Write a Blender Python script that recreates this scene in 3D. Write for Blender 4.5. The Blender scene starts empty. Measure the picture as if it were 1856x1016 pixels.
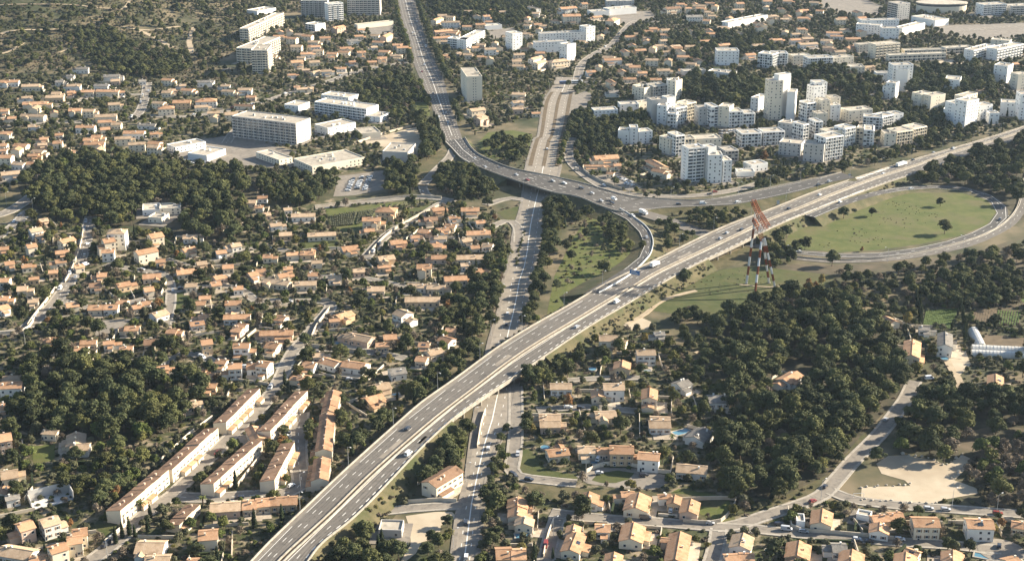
import bpy, math, random
import numpy as np

# ------------------------------------------------------------------ camera, sky, sun, exposure
scene = bpy.context.scene
COL = scene.collection
CAM_H, PITCH, FPX = 320.0, math.radians(20.0), 2578.0      # photograph is 1856 x 1016
cam_data = bpy.data.cameras.new('camera')
cam_data.lens = 50.0
cam_data.sensor_width = 36.0
cam_data.clip_start = 1.0
cam_data.clip_end = 20000.0
cam = bpy.data.objects.new('camera', cam_data)
COL.objects.link(cam)
cam.location = (0, 0, CAM_H)
cam.rotation_euler = (math.pi / 2 - PITCH, 0, 0)
scene.camera = cam

SUN_EL, SUN_AZ = math.radians(24.0), math.radians(18.0)   # azimuth: angle from +x (right) towards +y (away)
world = bpy.data.worlds.new('World')
scene.world = world
world.use_nodes = True
wn = world.node_tree.nodes
wl = world.node_tree.links
sky_tex = wn.new('ShaderNodeTexSky')
sky_tex.sky_type = 'NISHITA'
sky_tex.sun_disc = False
sky_tex.sun_elevation = SUN_EL
sky_tex.sun_rotation = math.pi / 2 - SUN_AZ
sky_tex.altitude = 300
wl.new(sky_tex.outputs['Color'], wn['Background'].inputs['Color'])
wn['Background'].inputs['Strength'].default_value = 0.068
sun_data = bpy.data.lights.new('sun', 'SUN')
sun_data.energy = 5.0
sun_data.angle = math.radians(0.5)
sun_data.color = (1.0, 0.89, 0.72)
sun = bpy.data.objects.new('sun', sun_data)
COL.objects.link(sun)
sun.location = (600, 800, 700)
sun.rotation_euler = (math.pi / 2 - SUN_EL, 0, math.pi / 2 + SUN_AZ)
scene.view_settings.view_transform = 'Standard'
scene.view_settings.look = 'None'
scene.view_settings.exposure = 1.7
scene.view_settings.gamma = 1.0
scene.cycles.use_denoising = True
scene.cycles.max_bounces = 5
scene.cycles.diffuse_bounces = 2
scene.cycles.glossy_bounces = 2
scene.cycles.transmission_bounces = 2
scene.cycles.transparent_max_bounces = 4
scene.cycles.volume_bounces = 0

# ------------------------------------------------------------------ terrain and pixel -> place
CP, SP = math.cos(PITCH), math.sin(PITCH)

def terrain(x, y):
    h = 52.0 * math.exp(-((x + 640) / 180.0) ** 2 - ((y - 1960) / 250.0) ** 2)
    return h if h > 0.2 else 0.0

def ray(px, py):
    a = (px - 928.0) / FPX
    b = (508.0 - py) / FPX
    return a, CP + b * SP, -SP + b * CP

def place(px, py, dz=0.0):
    """ground point (plus dz metres of height) seen at a pixel of the photograph"""
    rx, ry, rz = ray(px, py)
    t = (dz - CAM_H) / rz
    x, y = rx * t, ry * t
    if terrain(x, y) == 0.0 and not (x < 0 and y > 1450):
        return x, y
    lo, hi = (dz + 70 - CAM_H) / rz, t
    prev = lo
    for i in range(1, 61):
        tt = lo + (hi - lo) * i / 60
        if CAM_H + rz * tt <= terrain(rx * tt, ry * tt) + dz:
            a, b = prev, tt
            for _ in range(18):
                m = (a + b) / 2
                if CAM_H + rz * m <= terrain(rx * m, ry * m) + dz: b = m
                else: a = m
            return rx * b, ry * b
        prev = tt
    return x, y

def project(x, y, z):
    zc = y * CP - (z - CAM_H) * SP
    return 928 + FPX * x / zc, 508 - FPX * (y * SP + (z - CAM_H) * CP) / zc

def T(c, r, x, y):
    return c * 464 + x / 4.0, r * 254 + y / 4.0

rng = random.Random(7)

# ------------------------------------------------------------------ materials
MATS = {}

def new_mat(name):
    m = bpy.data.materials.new(name)
    m.use_nodes = True
    nt = m.node_tree
    b = nt.nodes['Principled BSDF']
    b.inputs['Roughness'].default_value = 0.9
    b.inputs['Specular IOR Level'].default_value = 0.2
    MATS[name] = m
    return m, nt, b

def N(nt, kind, **kw):
    n = nt.nodes.new(kind)
    for k, v in kw.items(): setattr(n, k, v)
    return n

def mixcol(nt, fac, a, b, blend='MIX'):
    n = nt.nodes.new('ShaderNodeMix')
    n.data_type = 'RGBA'; n.blend_type = blend
    for s, v in ((0, fac), (6, a), (7, b)):
        if hasattr(v, 'is_output') or hasattr(v, 'links'): nt.links.new(v, n.inputs[s])
        else: n.inputs[s].default_value = v if s == 0 else tuple(v) + (1,)
    return n.outputs[2]

def noise(nt, scale, detail=4, coord='pos', rough=0.6):
    if coord == 'pos':
        src = N(nt, 'ShaderNodeNewGeometry').outputs['Position']
    else:
        src = N(nt, 'ShaderNodeTexCoord').outputs['Object']
    n = N(nt, 'ShaderNodeTexNoise')
    n.inputs['Scale'].default_value = scale
    n.inputs['Detail'].default_value = detail
    n.inputs['Roughness'].default_value = rough
    nt.links.new(src, n.inputs['Vector'])
    return n.outputs['Fac']

def ramp(nt, fac, lo, hi):
    n = N(nt, 'ShaderNodeMapRange')
    n.inputs['From Min'].default_value = lo
    n.inputs['From Max'].default_value = hi
    nt.links.new(fac, n.inputs['Value'])
    return n.outputs['Result']

def mul_rand(nt, col, lo, hi):
    """brightness jitter per object or instance"""
    oi = N(nt, 'ShaderNodeObjectInfo')
    mr = N(nt, 'ShaderNodeMapRange')
    mr.inputs['To Min'].default_value = lo
    mr.inputs['To Max'].default_value = hi
    nt.links.new(oi.outputs['Random'], mr.inputs['Value'])
    cc = N(nt, 'ShaderNodeCombineColor')
    for i in range(3): nt.links.new(mr.outputs['Result'], cc.inputs[i])
    return mixcol(nt, 1.0, col, cc.outputs[0], 'MULTIPLY')

def mat2(name, a, b, scale, lo=0.35, hi=0.65, rough=0.9, coord='pos', jit=None, bump=0.0, detail=5, c=None, cscale=None, spec=0.2, alt=None):
    """two (or three) colours mixed by noise, with optional jitter per object and fine relief"""
    m, nt, bs = new_mat(name)
    col = mixcol(nt, ramp(nt, noise(nt, scale, detail, coord), lo, hi), a, b)
    if c is not None:
        col = mixcol(nt, ramp(nt, noise(nt, cscale, 3, coord), 0.5, 0.68), col, c)
    if alt is not None:     # some individuals lean towards another hue
        oi = N(nt, 'ShaderNodeObjectInfo'); mu = N(nt, 'ShaderNodeMath', operation='MULTIPLY'); fr = N(nt, 'ShaderNodeMath', operation='FRACT'); pw = N(nt, 'ShaderNodeMath', operation='POWER')
        mu.inputs[1].default_value = 17.3; pw.inputs[1].default_value = 2.5
        nt.links.new(oi.outputs['Random'], mu.inputs[0]); nt.links.new(mu.outputs[0], fr.inputs[0]); nt.links.new(fr.outputs[0], pw.inputs[0])
        col = mixcol(nt, pw.outputs[0], col, alt)
    if jit: col = mul_rand(nt, col, *jit)
    nt.links.new(col, bs.inputs['Base Color'])
    bs.inputs['Roughness'].default_value = rough
    bs.inputs['Specular IOR Level'].default_value = spec
    if bump:
        bp = N(nt, 'ShaderNodeBump')
        bp.inputs['Strength'].default_value = bump
        bp.inputs['Distance'].default_value = 0.3
        nt.links.new(noise(nt, scale * 4, 3, coord), bp.inputs['Height'])
        nt.links.new(bp.outputs['Normal'], bs.inputs['Normal'])
    return m

mat2('ground', (0.055, 0.056, 0.028), (0.17, 0.135, 0.082), 0.022, 0.42, 0.60, c=(0.036, 0.046, 0.018), cscale=0.013, bump=0.5)
mat2('yard', (0.055, 0.057, 0.025), (0.25, 0.20, 0.135), 0.16, 0.46, 0.62, c=(0.036, 0.048, 0.016), cscale=0.05, bump=0.4)
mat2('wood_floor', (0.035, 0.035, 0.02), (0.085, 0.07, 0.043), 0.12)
mat2('scrub_ground', (0.05, 0.048, 0.028), (0.13, 0.10, 0.066), 0.05, c=(0.075, 0.075, 0.038), cscale=0.015)
mat2('meadow', (0.064, 0.082, 0.019), (0.104, 0.108, 0.033), 0.10, 0.35, 0.65, c=(0.108, 0.098, 0.042), cscale=0.04, bump=0.5)
mat2('lush_meadow', (0.048, 0.062, 0.017), (0.082, 0.085, 0.030), 0.12, c=(0.085, 0.075, 0.034), cscale=0.02, bump=0.4)
mat2('dry_grass', (0.058, 0.056, 0.024), (0.12, 0.10, 0.053), 0.12, c=(0.055, 0.062, 0.024), cscale=0.05, bump=0.6)
mat2('gravel', (0.37, 0.305, 0.215), (0.44, 0.37, 0.27), 0.08, c=(0.31, 0.25, 0.175), cscale=0.03)
mat2('track', (0.30, 0.235, 0.155), (0.40, 0.325, 0.225), 0.2)
mat2('soil', (0.095, 0.072, 0.045), (0.14, 0.105, 0.065), 0.2)
mat2('crop', (0.055, 0.085, 0.02), (0.085, 0.115, 0.032), 0.4)
mat2('asphalt', (0.125, 0.112, 0.096), (0.16, 0.143, 0.122), 0.07, c=(0.108, 0.097, 0.085), cscale=0.35, rough=0.85)
mat2('asphalt_worn', (0.102, 0.092, 0.08), (0.132, 0.119, 0.103), 0.09, c=(0.072, 0.066, 0.058), cscale=0.4, rough=0.85)
mat2('asphalt_dark', (0.072, 0.067, 0.061), (0.098, 0.091, 0.082), 0.08, rough=0.85)
mat2('asphalt_pale', (0.215, 0.187, 0.15), (0.27, 0.236, 0.19), 0.06, c=(0.18, 0.158, 0.13), cscale=0.25)
mat2('shoulder', (0.16, 0.142, 0.118), (0.205, 0.182, 0.152), 0.08, c=(0.135, 0.121, 0.102), cscale=0.3)
mat2('street_paving', (0.185, 0.163, 0.135), (0.24, 0.21, 0.172), 0.09, c=(0.15, 0.134, 0.113), cscale=0.3)
mat2('concrete', (0.28, 0.25, 0.205), (0.37, 0.335, 0.28), 0.15, c=(0.22, 0.20, 0.17), cscale=0.5)
mat2('paint_line', (0.60, 0.58, 0.53), (0.70, 0.68, 0.62), 0.6)
mat2('patio', (0.33, 0.27, 0.20), (0.46, 0.39, 0.30), 0.3, jit=(0.75, 1.15))
for nm, a, b in (('roof_orange', (0.38, 0.212, 0.114), (0.47, 0.292, 0.178)),
                 ('roof_tan', (0.38, 0.265, 0.165), (0.46, 0.345, 0.235)),
                 ('roof_brown', (0.215, 0.128, 0.078), (0.285, 0.18, 0.115)),
                 ('roof_russet', (0.27, 0.15, 0.085), (0.34, 0.20, 0.12)),
                 ('roof_grey', (0.17, 0.155, 0.135), (0.27, 0.245, 0.21))):
    mat2(nm, a, b, 0.55, 0.3, 0.7, coord='obj', jit=(0.78, 1.15), bump=0.35, c=tuple(v * 0.72 for v in a), cscale=0.22)
for nm, a in (('wall_cream', (0.76, 0.66, 0.50)), ('wall_white', (0.80, 0.76, 0.68)), ('wall_ochre', (0.66, 0.49, 0.31)),
              ('wall_pink', (0.62, 0.46, 0.35))):
    mat2(nm, a, tuple(v * 0.88 for v in a), 0.25, coord='obj', jit=(0.85, 1.05))
mat2('block_white', (0.82, 0.805, 0.76), (0.76, 0.74, 0.69), 0.08, coord='obj', jit=(0.92, 1.05))
mat2('block_cream', (0.76, 0.68, 0.54), (0.69, 0.62, 0.49), 0.08, coord='obj', jit=(0.92, 1.05))
mat2('block_grey', (0.56, 0.53, 0.48), (0.49, 0.465, 0.425), 0.08, coord='obj', jit=(0.88, 1.05))
mat2('flat_roof', (0.36, 0.315, 0.25), (0.46, 0.41, 0.33), 0.12, coord='obj', jit=(0.8, 1.1), c=(0.27, 0.24, 0.195), cscale=0.3)
mat2('metal_grey', (0.30, 0.30, 0.29), (0.38, 0.38, 0.37), 0.4, rough=0.5, spec=0.5)
mat2('panel_red', (0.28, 0.085, 0.033), (0.19, 0.065, 0.03), 0.3, rough=0.7)
mat2('panel_white', (0.66, 0.66, 0.64), (0.56, 0.56, 0.54), 0.3, rough=0.6)
mat2('plastic_film', (0.60, 0.58, 0.52), (0.50, 0.48, 0.43), 0.2, rough=0.35, spec=0.5)
mat2('garden_wall', (0.52, 0.44, 0.33), (0.64, 0.56, 0.44), 0.2, jit=(0.75, 1.1))
mat2('stone', (0.34, 0.30, 0.24), (0.50, 0.45, 0.37), 0.7, jit=(0.7, 1.1))
mat2('shutter', (0.20, 0.13, 0.08), (0.26, 0.17, 0.10), 0.5, coord='obj')
mat2('sign_blue', (0.05, 0.13, 0.30), (0.06, 0.15, 0.33), 0.5, rough=0.5)
mat2('bark', (0.10, 0.075, 0.05), (0.16, 0.125, 0.09), 1.2, coord='obj')
m, nt, b = new_mat('glass')
b.inputs['Base Color'].default_value = (0.035, 0.045, 0.06, 1); b.inputs['Roughness'].default_value = 0.12
b.inputs['Specular IOR Level'].default_value = 0.5
m, nt, b = new_mat('water')
b.inputs['Base Color'].default_value = (0.09, 0.20, 0.27, 1); b.inputs['Roughness'].default_value = 0.08
m, nt, b = new_mat('tyre')
b.inputs['Base Color'].default_value = (0.02, 0.02, 0.02, 1)
CARCOL = {'white': (0.72, 0.72, 0.70), 'silver': (0.42, 0.43, 0.44), 'dark': (0.03, 0.034, 0.045), 'red': (0.22, 0.04, 0.03),
          'blue': (0.05, 0.10, 0.24), 'beige': (0.45, 0.40, 0.30)}
for k, v in CARCOL.items():
    m, nt, b = new_mat('paint_' + k)
    b.inputs['Base Color'].default_value = v + (1,)
    b.inputs['Roughness'].default_value = 0.3
    b.inputs['Specular IOR Level'].default_value = 0.5
    b.inputs['Coat Weight'].default_value = 0.3
for nm, a, b_ in (('leaf_pine', (0.036, 0.047, 0.019), (0.072, 0.078, 0.033)), ('leaf_olive', (0.060, 0.065, 0.034), (0.098, 0.097, 0.050)),
                  ('leaf_green', (0.052, 0.070, 0.018), (0.095, 0.112, 0.032)), ('leaf_cypress', (0.020, 0.031, 0.013), (0.034, 0.045, 0.018)),
                  ('leaf_yellow', (0.22, 0.16, 0.045), (0.16, 0.135, 0.045)), ('leaf_rust', (0.22, 0.11, 0.042), (0.16, 0.09, 0.038)),
                  ('twig', (0.12, 0.095, 0.068), (0.175, 0.14, 0.10)), ('leaf_scrub', (0.062, 0.056, 0.033), (0.105, 0.088, 0.054))):
    mat2(nm, a, b_, 0.35, 0.35, 0.65, jit=(0.65, 1.3), detail=3, alt={'leaf_pine': (0.105, 0.105, 0.034), 'leaf_green': (0.12, 0.105, 0.032), 'leaf_olive': (0.115, 0.11, 0.065), 'leaf_scrub': (0.16, 0.135, 0.075)}.get(nm))

# ------------------------------------------------------------------ mesh helpers
class MB:
    """collects faces and links them as one mesh object"""
    def __init__(self):
        self.v, self.f, self.mi = [], [], []
    def quad(self, a, b, c, d, mi=0):
        n = len(self.v); self.v += [a, b, c, d]; self.f.append((n, n + 1, n + 2, n + 3)); self.mi.append(mi)
    def tri(self, a, b, c, mi=0):
        n = len(self.v); self.v += [a, b, c]; self.f.append((n, n + 1, n + 2)); self.mi.append(mi)
    def poly(self, pts, mi=0):
        n = len(self.v); self.v += pts; self.f.append(tuple(range(n, n + len(pts)))); self.mi.append(mi)
    def box(self, x0, y0, z0, x1, y1, z1, mi=0, bottom=False):
        self.prism([(x0, y0), (x1, y0), (x1, y1), (x0, y1)], z0, z1, mi, bottom)
    def prism(self, pts, z0, z1, mi=0, bottom=False, top_mi=None):
        n = len(self.v); k = len(pts)
        self.v += [(p[0], p[1], z0) for p in pts] + [(p[0], p[1], z1) for p in pts]
        for i in range(k):
            j = (i + 1) % k
            self.f.append((n + i, n + j, n + k + j, n + k + i)); self.mi.append(mi)
        self.f.append(tuple(n + k + i for i in range(k))); self.mi.append(mi if top_mi is None else top_mi)
        if bottom:
            self.f.append(tuple(n + i for i in reversed(range(k)))); self.mi.append(mi)
    def bar(self, p, q, r, r2=None, sides=4, mi=0):
        r2 = r if r2 is None else r2
        d = np.subtract(q, p).astype(float); L = np.linalg.norm(d)
        if L < 1e-6: return
        d /= L
        u = np.cross(d, (0, 0, 1) if abs(d[2]) < 0.9 else (1, 0, 0)); u /= np.linalg.norm(u); w = np.cross(d, u)
        n = len(self.v)
        for c, rr in ((p, r), (q, r2)):
            for i in range(sides):
                a = 2 * math.pi * (i + 0.5) / sides
                self.v.append(tuple(np.asarray(c) + rr * (math.cos(a) * u + math.sin(a) * w)))
        for i in range(sides):
            j = (i + 1) % sides
            self.f.append((n + i, n + j, n + sides + j, n + sides + i)); self.mi.append(mi)
        self.f.append(tuple(n + sides + i for i in range(sides))); self.mi.append(mi)
        self.f.append(tuple(n + i for i in reversed(range(sides)))); self.mi.append(mi)
    def mesh(self, name, mats):
        me = bpy.data.meshes.new(name)
        me.from_pydata(self.v, [], self.f)
        for m in (mats if isinstance(mats, (list, tuple)) else [mats]): me.materials.append(MATS[m])
        if any(self.mi): me.polygons.foreach_set('material_index', self.mi)
        me.update()
        return me
    def obj(self, name, mats, parent=None, kind=None):
        return link(name, self.mesh(name, mats), parent, kind)

def link(name, me, parent=None, kind=None):
    o = bpy.data.objects.new(name, me)
    COL.objects.link(o)
    if parent is not None: o.parent = parent
    if kind: o['kind'] = kind
    return o

def thing(name, label, cat, loc=(0, 0, 0), rz=0.0, group=None):
    o = bpy.data.objects.new(name, None)
    o.empty_display_size = 0.5
    COL.objects.link(o)
    o.location = loc; o.rotation_euler = (0, 0, rz)
    tag(o, label, cat, group)
    return o

def tag(o, label, cat, group=None):
    o['label'] = label; o['category'] = cat
    if group: o['group'] = group
    return o

# ------------------------------------------------------------------ occupancy raster (1 m cells)
GX0, GY0, GW, GH = -1000, 380, 2000, 2000
occ = np.zeros((GH, GW), bool)      # nothing may grow here
sight = np.zeros((GH, GW), bool)    # nothing tall grows here: open yards in front of the buildings

def mask_poly(pts):
    """boolean window of cells inside a ground polygon"""
    xs = [p[0] for p in pts]; ys = [p[1] for p in pts]
    x0, x1 = max(0, int(min(xs) - GX0)), min(GW, int(max(xs) - GX0) + 2)
    y0, y1 = max(0, int(min(ys) - GY0)), min(GH, int(max(ys) - GY0) + 2)
    if x1 <= x0 or y1 <= y0: return None
    X, Y = np.meshgrid(np.arange(x0, x1) + GX0 + 0.5, np.arange(y0, y1) + GY0 + 0.5)
    ins = np.zeros(X.shape, bool)
    k = len(pts)
    for i in range(k):
        ax, ay = pts[i]; bx, by = pts[(i + 1) % k]
        if ay == by: continue
        c = ((ay > Y) != (by > Y)) & (X < (bx - ax) * (Y - ay) / (by - ay) + ax)
        ins ^= c
    return (slice(y0, y1), slice(x0, x1)), ins

def occupy(pts):
    r = mask_poly(pts)
    if r: occ[r[0]] |= r[1]

def open_front(pts, reach):
    """yard kept free of tall growth in front of a building"""
    cx = sum(p[0] for p in pts) / len(pts); cy = sum(p[1] for p in pts) / len(pts)
    d = math.hypot(cx, cy); ux, uy = -cx / d * reach, -cy / d * reach
    for i in range(len(pts)):
        a, b = pts[i], pts[(i + 1) % len(pts)]
        r = mask_poly([a, b, (b[0] + ux, b[1] + uy), (a[0] + ux, a[1] + uy)])
        if r: sight[r[0]] |= r[1]

def seen(x, y):
    i, j = int(y - GY0), int(x - GX0)
    return 0 <= i < GH and 0 <= j < GW and sight[i, j]

def free(x, y):
    i, j = int(y - GY0), int(x - GX0)
    return 0 <= i < GH and 0 <= j < GW and not occ[i, j]

def grow_quad(pts, m):
    cx = sum(p[0] for p in pts) / len(pts); cy = sum(p[1] for p in pts) / len(pts)
    out = []
    for x, y in pts:
        d = math.hypot(x - cx, y - cy) or 1
        out.append((x + (x - cx) / d * m, y + (y - cy) / d * m))
    return out

# ------------------------------------------------------------------ the ground sheet
gm = MB()
xs = [-9000, -5000, -3000, -2000] + list(range(-1400, 201, 40)) + [400, 700, 1100, 1600, 2200, 3200, 5000, 9000]
ys = [-3000, -1000, 0, 300, 700, 1000, 1200] + list(range(1300, 2801, 40)) + [3200, 4000, 6000, 9000, 14000]
gv = [(x, y, terrain(x, y)) for y in ys for x in xs]
gf = [(j * len(xs) + i, j * len(xs) + i + 1, (j + 1) * len(xs) + i + 1, (j + 1) * len(xs) + i)
      for j in range(len(ys) - 1) for i in range(len(xs) - 1)]
gm.v, gm.f, gm.mi = gv, gf, [0] * len(gf)
go = gm.obj('ground', 'ground', None, 'structure')
for p in go.data.polygons: p.use_smooth = True

_zc = [0.006]
def next_z(step=0.004):
    _zc[0] += step
    return _zc[0]

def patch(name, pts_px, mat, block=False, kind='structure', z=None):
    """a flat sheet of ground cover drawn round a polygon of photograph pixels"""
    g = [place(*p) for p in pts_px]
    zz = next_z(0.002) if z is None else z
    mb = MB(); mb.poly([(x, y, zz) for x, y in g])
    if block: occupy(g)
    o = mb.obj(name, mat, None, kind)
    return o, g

# ------------------------------------------------------------------ ground cover
def TP(c, r, s):
    """'x y x y ...' in a four-times enlarged tile -> list of photograph pixels"""
    a = [float(v) for v in s.split()]
    return [T(c, r, a[i], a[i + 1]) for i in range(0, len(a), 2)]

def PP(s):
    a = [float(v) for v in s.split()]
    return [(a[i], a[i + 1]) for i in range(0, len(a), 2)]

YARDS = ['0 400 60 395 160 410 250 420 440 440 470 380 600 360 700 365 830 365 920 400 925 470 890 590 800 680 700 760 600 860 470 1010 380 1100 -150 1100 -150 600',
         '940 640 1060 600 1180 590 1260 650 1310 720 1310 800 1330 890 1420 905 1500 905 1860 945 2000 950 2000 1100 830 1100 860 900 930 720',
         '-60 130 200 120 440 150 460 200 420 330 100 290 -60 330', '470 50 720 40 740 110 780 200 760 240 600 300 440 200',
         '780 30 1000 10 1300 10 1500 60 1500 130 1300 120 1200 160 1050 240 1000 200 860 240 790 100',
         '1030 240 1240 250 1340 340 1180 360 1040 300', '1080 130 1420 120 1860 40 1990 100 1870 220 1600 290 1400 330 1200 260 1080 210',
         '250 230 430 190 700 170 780 230 760 300 560 320 300 300']
for s in YARDS: patch('yard_ground', PP(s), 'yard')
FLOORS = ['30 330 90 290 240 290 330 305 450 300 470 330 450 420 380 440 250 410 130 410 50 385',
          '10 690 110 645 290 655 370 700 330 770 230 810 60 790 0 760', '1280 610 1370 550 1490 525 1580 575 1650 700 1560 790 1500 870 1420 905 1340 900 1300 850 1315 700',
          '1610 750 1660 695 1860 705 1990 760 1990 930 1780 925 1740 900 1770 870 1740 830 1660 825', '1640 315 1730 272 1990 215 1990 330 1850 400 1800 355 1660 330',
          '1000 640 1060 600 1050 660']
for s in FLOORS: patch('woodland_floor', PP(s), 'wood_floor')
patch('scrub_ground', PP('1400 478 1540 480 1700 468 1790 450 1990 380 1990 560 1760 560 1690 545 1540 505 1420 500'), 'scrub_ground')
patch('scrub_ground', PP('1730 790 1800 770 1990 790 1990 930 1780 915 1740 895 1775 870 1745 850'), 'scrub_ground')
MEADOWS = [('loop_meadow', '1415 446 1428 425 1470 395 1512 381 1575 360 1640 349 1740 349 1788 362 1806 384 1788 408 1740 427 1670 442 1590 453 1520 457 1440 450', 'meadow'),
           ('triangle_meadow', '985 600 1005 500 1040 430 1070 385 1110 380 1165 430 1172 452 1150 480 1090 512 1030 552 1000 580', 'meadow'),
           ('pylon_meadow', '1178 562 1188 545 1240 512 1310 488 1360 482 1420 488 1520 500 1500 515 1430 535 1380 560 1300 580 1270 566 1215 568', 'lush_meadow'),
           ('verge', '1170 405 1240 380 1330 378 1400 362 1540 318 1545 326 1440 366 1330 402 1230 446 1180 456', 'dry_grass'),
           ('verge', '1055 620 1125 565 1260 486 1395 428 1440 400 1420 450 1300 490 1200 545 1120 612', 'dry_grass'),
           ('verge', '600 990 720 875 790 850 720 930 650 1010', 'dry_grass'),
           ('verge', '745 300 800 272 822 280 790 310 760 335', 'dry_grass'), ('island_meadow', '862 262 885 240 930 236 965 243 960 275 930 290 885 285', 'meadow'),
           ('grass_slope', '1500 860 1560 790 1600 760 1570 800 1530 850 1500 885 1420 910 1330 935 1310 925 1420 898', 'dry_grass'),
           ('grass_plot', '932 820 960 812 990 850 1050 862 1040 872 935 862', 'lush_meadow'), ('grass_plot', '1230 885 1320 900 1330 935 1340 950 1300 945 1200 900', 'meadow'),
           ('grass_plot', '960 870 1060 885 1200 890 1320 905 1300 920 1130 900 1000 905 940 885', 'dry_grass'),
           ('grass_plot', '290 540 340 522 345 545 325 562 292 560', 'lush_meadow'), ('grass_plot', '548 440 610 432 622 447 550 452', 'lush_meadow'),
           ('grass_plot', '735 380 785 370 770 382 728 386', 'lush_meadow'), ('grass_plot', '590 378 690 372 740 368 700 400 640 425 600 410', 'meadow'),
           ('grass_plot', '170 950 215 945 208 968 190 978', 'lush_meadow'), ('grass_plot', '58 808 100 805 98 835 60 840', 'meadow'),
           ('grass_plot', '1030 640 1068 600 1075 608', 'dry_grass'), ('field', '1678 563 1736 559 1726 596 1672 592', 'crop'),
           ('field', '1766 558 1852 563 1846 592 1762 580', 'soil'), ('field', '1782 605 1990 625 1990 650 1780 630', 'soil'),
           ('field', '1826 532 1990 505 1990 550 1860 550', 'crop'), ('grass_plot', '1820 698 1870 700 1870 712 1822 710', 'lush_meadow'),
           ('grass_plot', '900 385 945 372 950 395 938 404 920 400', 'lush_meadow'), ('grass_plot', '750 185 775 185 780 210 752 215', 'meadow'),
           ('vine_ground', '590 385 660 372 770 362 740 372 690 380 650 415 600 412', 'meadow')]
for nm, s, mt in MEADOWS: patch(nm, PP(s), mt, block=nm not in ('verge', 'grass_slope', 'triangle_meadow', 'island_meadow'))
patch('bare_ground', PP('-20 150 40 140 70 148 50 160 -20 168'), 'track'); patch('gravel_lot', PP('1560 904 1562 882 1650 880 1640 870 1598 858 1588 840 1610 826 1640 824 1690 833 1716 843 1745 824 1758 830 1755 845 1730 870 1770 884 1772 894 1710 905 1690 912'), 'gravel', True)
patch('gravel_lot', TP(1, 3, '1085 690 1300 660 1420 660 1460 700 1340 760 1330 850 1200 880 1160 960 1090 1016 1050 1016 1120 900 1120 800'), 'gravel', True)
patch('gravel_lot', TP(2, 2, '808 322 940 270 1010 300 985 352 860 358'), 'gravel', True)
patch('gravel_lot', PP('1700 640 1750 635 1760 660 1740 680 1728 690 1724 660'), 'gravel', True)
patch('gravel_lot', PP('1730 690 1790 698 1780 706 1735 702'), 'gravel', True)
patch('gravel_lot', PP('1697 111 1750 106 1745 118 1722 126'), 'gravel', True)
patch('car_park', PP('646 258 758 229 768 272 744 278 690 265'), 'gravel', True)
patch('car_park', TP(1, 1, '600 260 780 240 950 215 960 350 720 400 560 410'), 'street_paving', True)
patch('forecourt', PP('300 262 420 245 540 275 500 305 330 290'), 'street_paving', True)
patch('car_park', TP(0, 2, '730 290 950 280 860 370 680 410'), 'street_paving', True)
patch('car_park', PP('1036 175 1060 165 1075 172 1062 205 1034 210'), 'street_paving', True)
patch('car_park', PP('1300 235 1345 232 1350 246 1305 250'), 'street_paving', True)
patch('plaza', PP('1043 862 1083 847 1150 848 1208 861 1214 872 1190 887 1118 884 1065 876'), 'street_paving', True)
patch('plaza_island', PP('1072 870 1085 857 1120 852 1150 857 1140 868 1115 875 1090 875'), 'lush_meadow', True)
patch('car_park', PP('1075 320 1120 312 1165 340 1140 346'), 'street_paving', True)

for s in ('1478 -6 1552 -8 1600 12 1588 30 1530 26 1492 14', '1700 46 1790 44 1900 40 1900 66 1780 72 1700 60', '1735 28 1790 22 1830 26 1800 34', '1100 22 1180 20 1190 34 1140 48 1105 40', '880 58 930 50 935 62 890 72', '1395 212 1420 206 1440 216 1410 222', '1540 205 1565 200 1600 218 1560 226', '660 52 712 46 716 60 670 66', '500 28 545 22 550 36 510 44', '395 110 425 98 440 118 405 128'):
    patch('car_park', PP(s), 'street_paving', True)
# ------------------------------------------------------------------ roads
def resample(pts, n=None, step=6.0):
    """pts: list of tuples (x, y[, z]); even spacing along the curve, lightly rounded"""
    p = np.array(pts, float)
    # Catmull-Rom refinement
    out = []
    for i in range(len(p) - 1):
        p0, p1, p2, p3 = p[max(i - 1, 0)], p[i], p[i + 1], p[min(i + 2, len(p) - 1)]
        for t in np.linspace(0, 1, 8, endpoint=False):
            out.append(0.5 * ((2 * p1) + (-p0 + p2) * t + (2 * p0 - 5 * p1 + 4 * p2 - p3) * t * t + (-p0 + 3 * p1 - 3 * p2 + p3) * t ** 3))
    out.append(p[-1]); q = np.array(out)
    d = np.r_[0, np.cumsum(np.hypot(*(q[1:, :2] - q[:-1, :2]).T))]
    n = n or max(3, int(d[-1] / step))
    s = np.linspace(0, d[-1], n)
    return np.stack([np.interp(s, d, q[:, k]) for k in range(q.shape[1])], 1)

def offset_line(c, w):
    """polyline c shifted sideways by w metres (left positive)"""
    d = np.gradient(c[:, :2], axis=0)
    d /= np.linalg.norm(d, axis=1)[:, None] + 1e-9
    o = c.copy()
    o[:, 0] -= d[:, 1] * w; o[:, 1] += d[:, 0] * w
    return o

def strip(mb, L, R, mi=0, skirt=None):
    n = len(L)
    for i in range(n - 1):
        mb.quad(tuple(R[i]), tuple(R[i + 1]), tuple(L[i + 1]), tuple(L[i]), mi)
        if skirt is not None:
            for A in (L, R):
                a, b = A[i], A[i + 1]
                mb.quad(tuple(a), tuple(b), (b[0], b[1], b[2] - skirt), (a[0], a[1], a[2] - skirt), mi)

def at_u(L, R, u, dz=0.0):
    q = L + (R - L) * u
    q = q.copy(); q[:, 2] += dz
    return q

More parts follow.
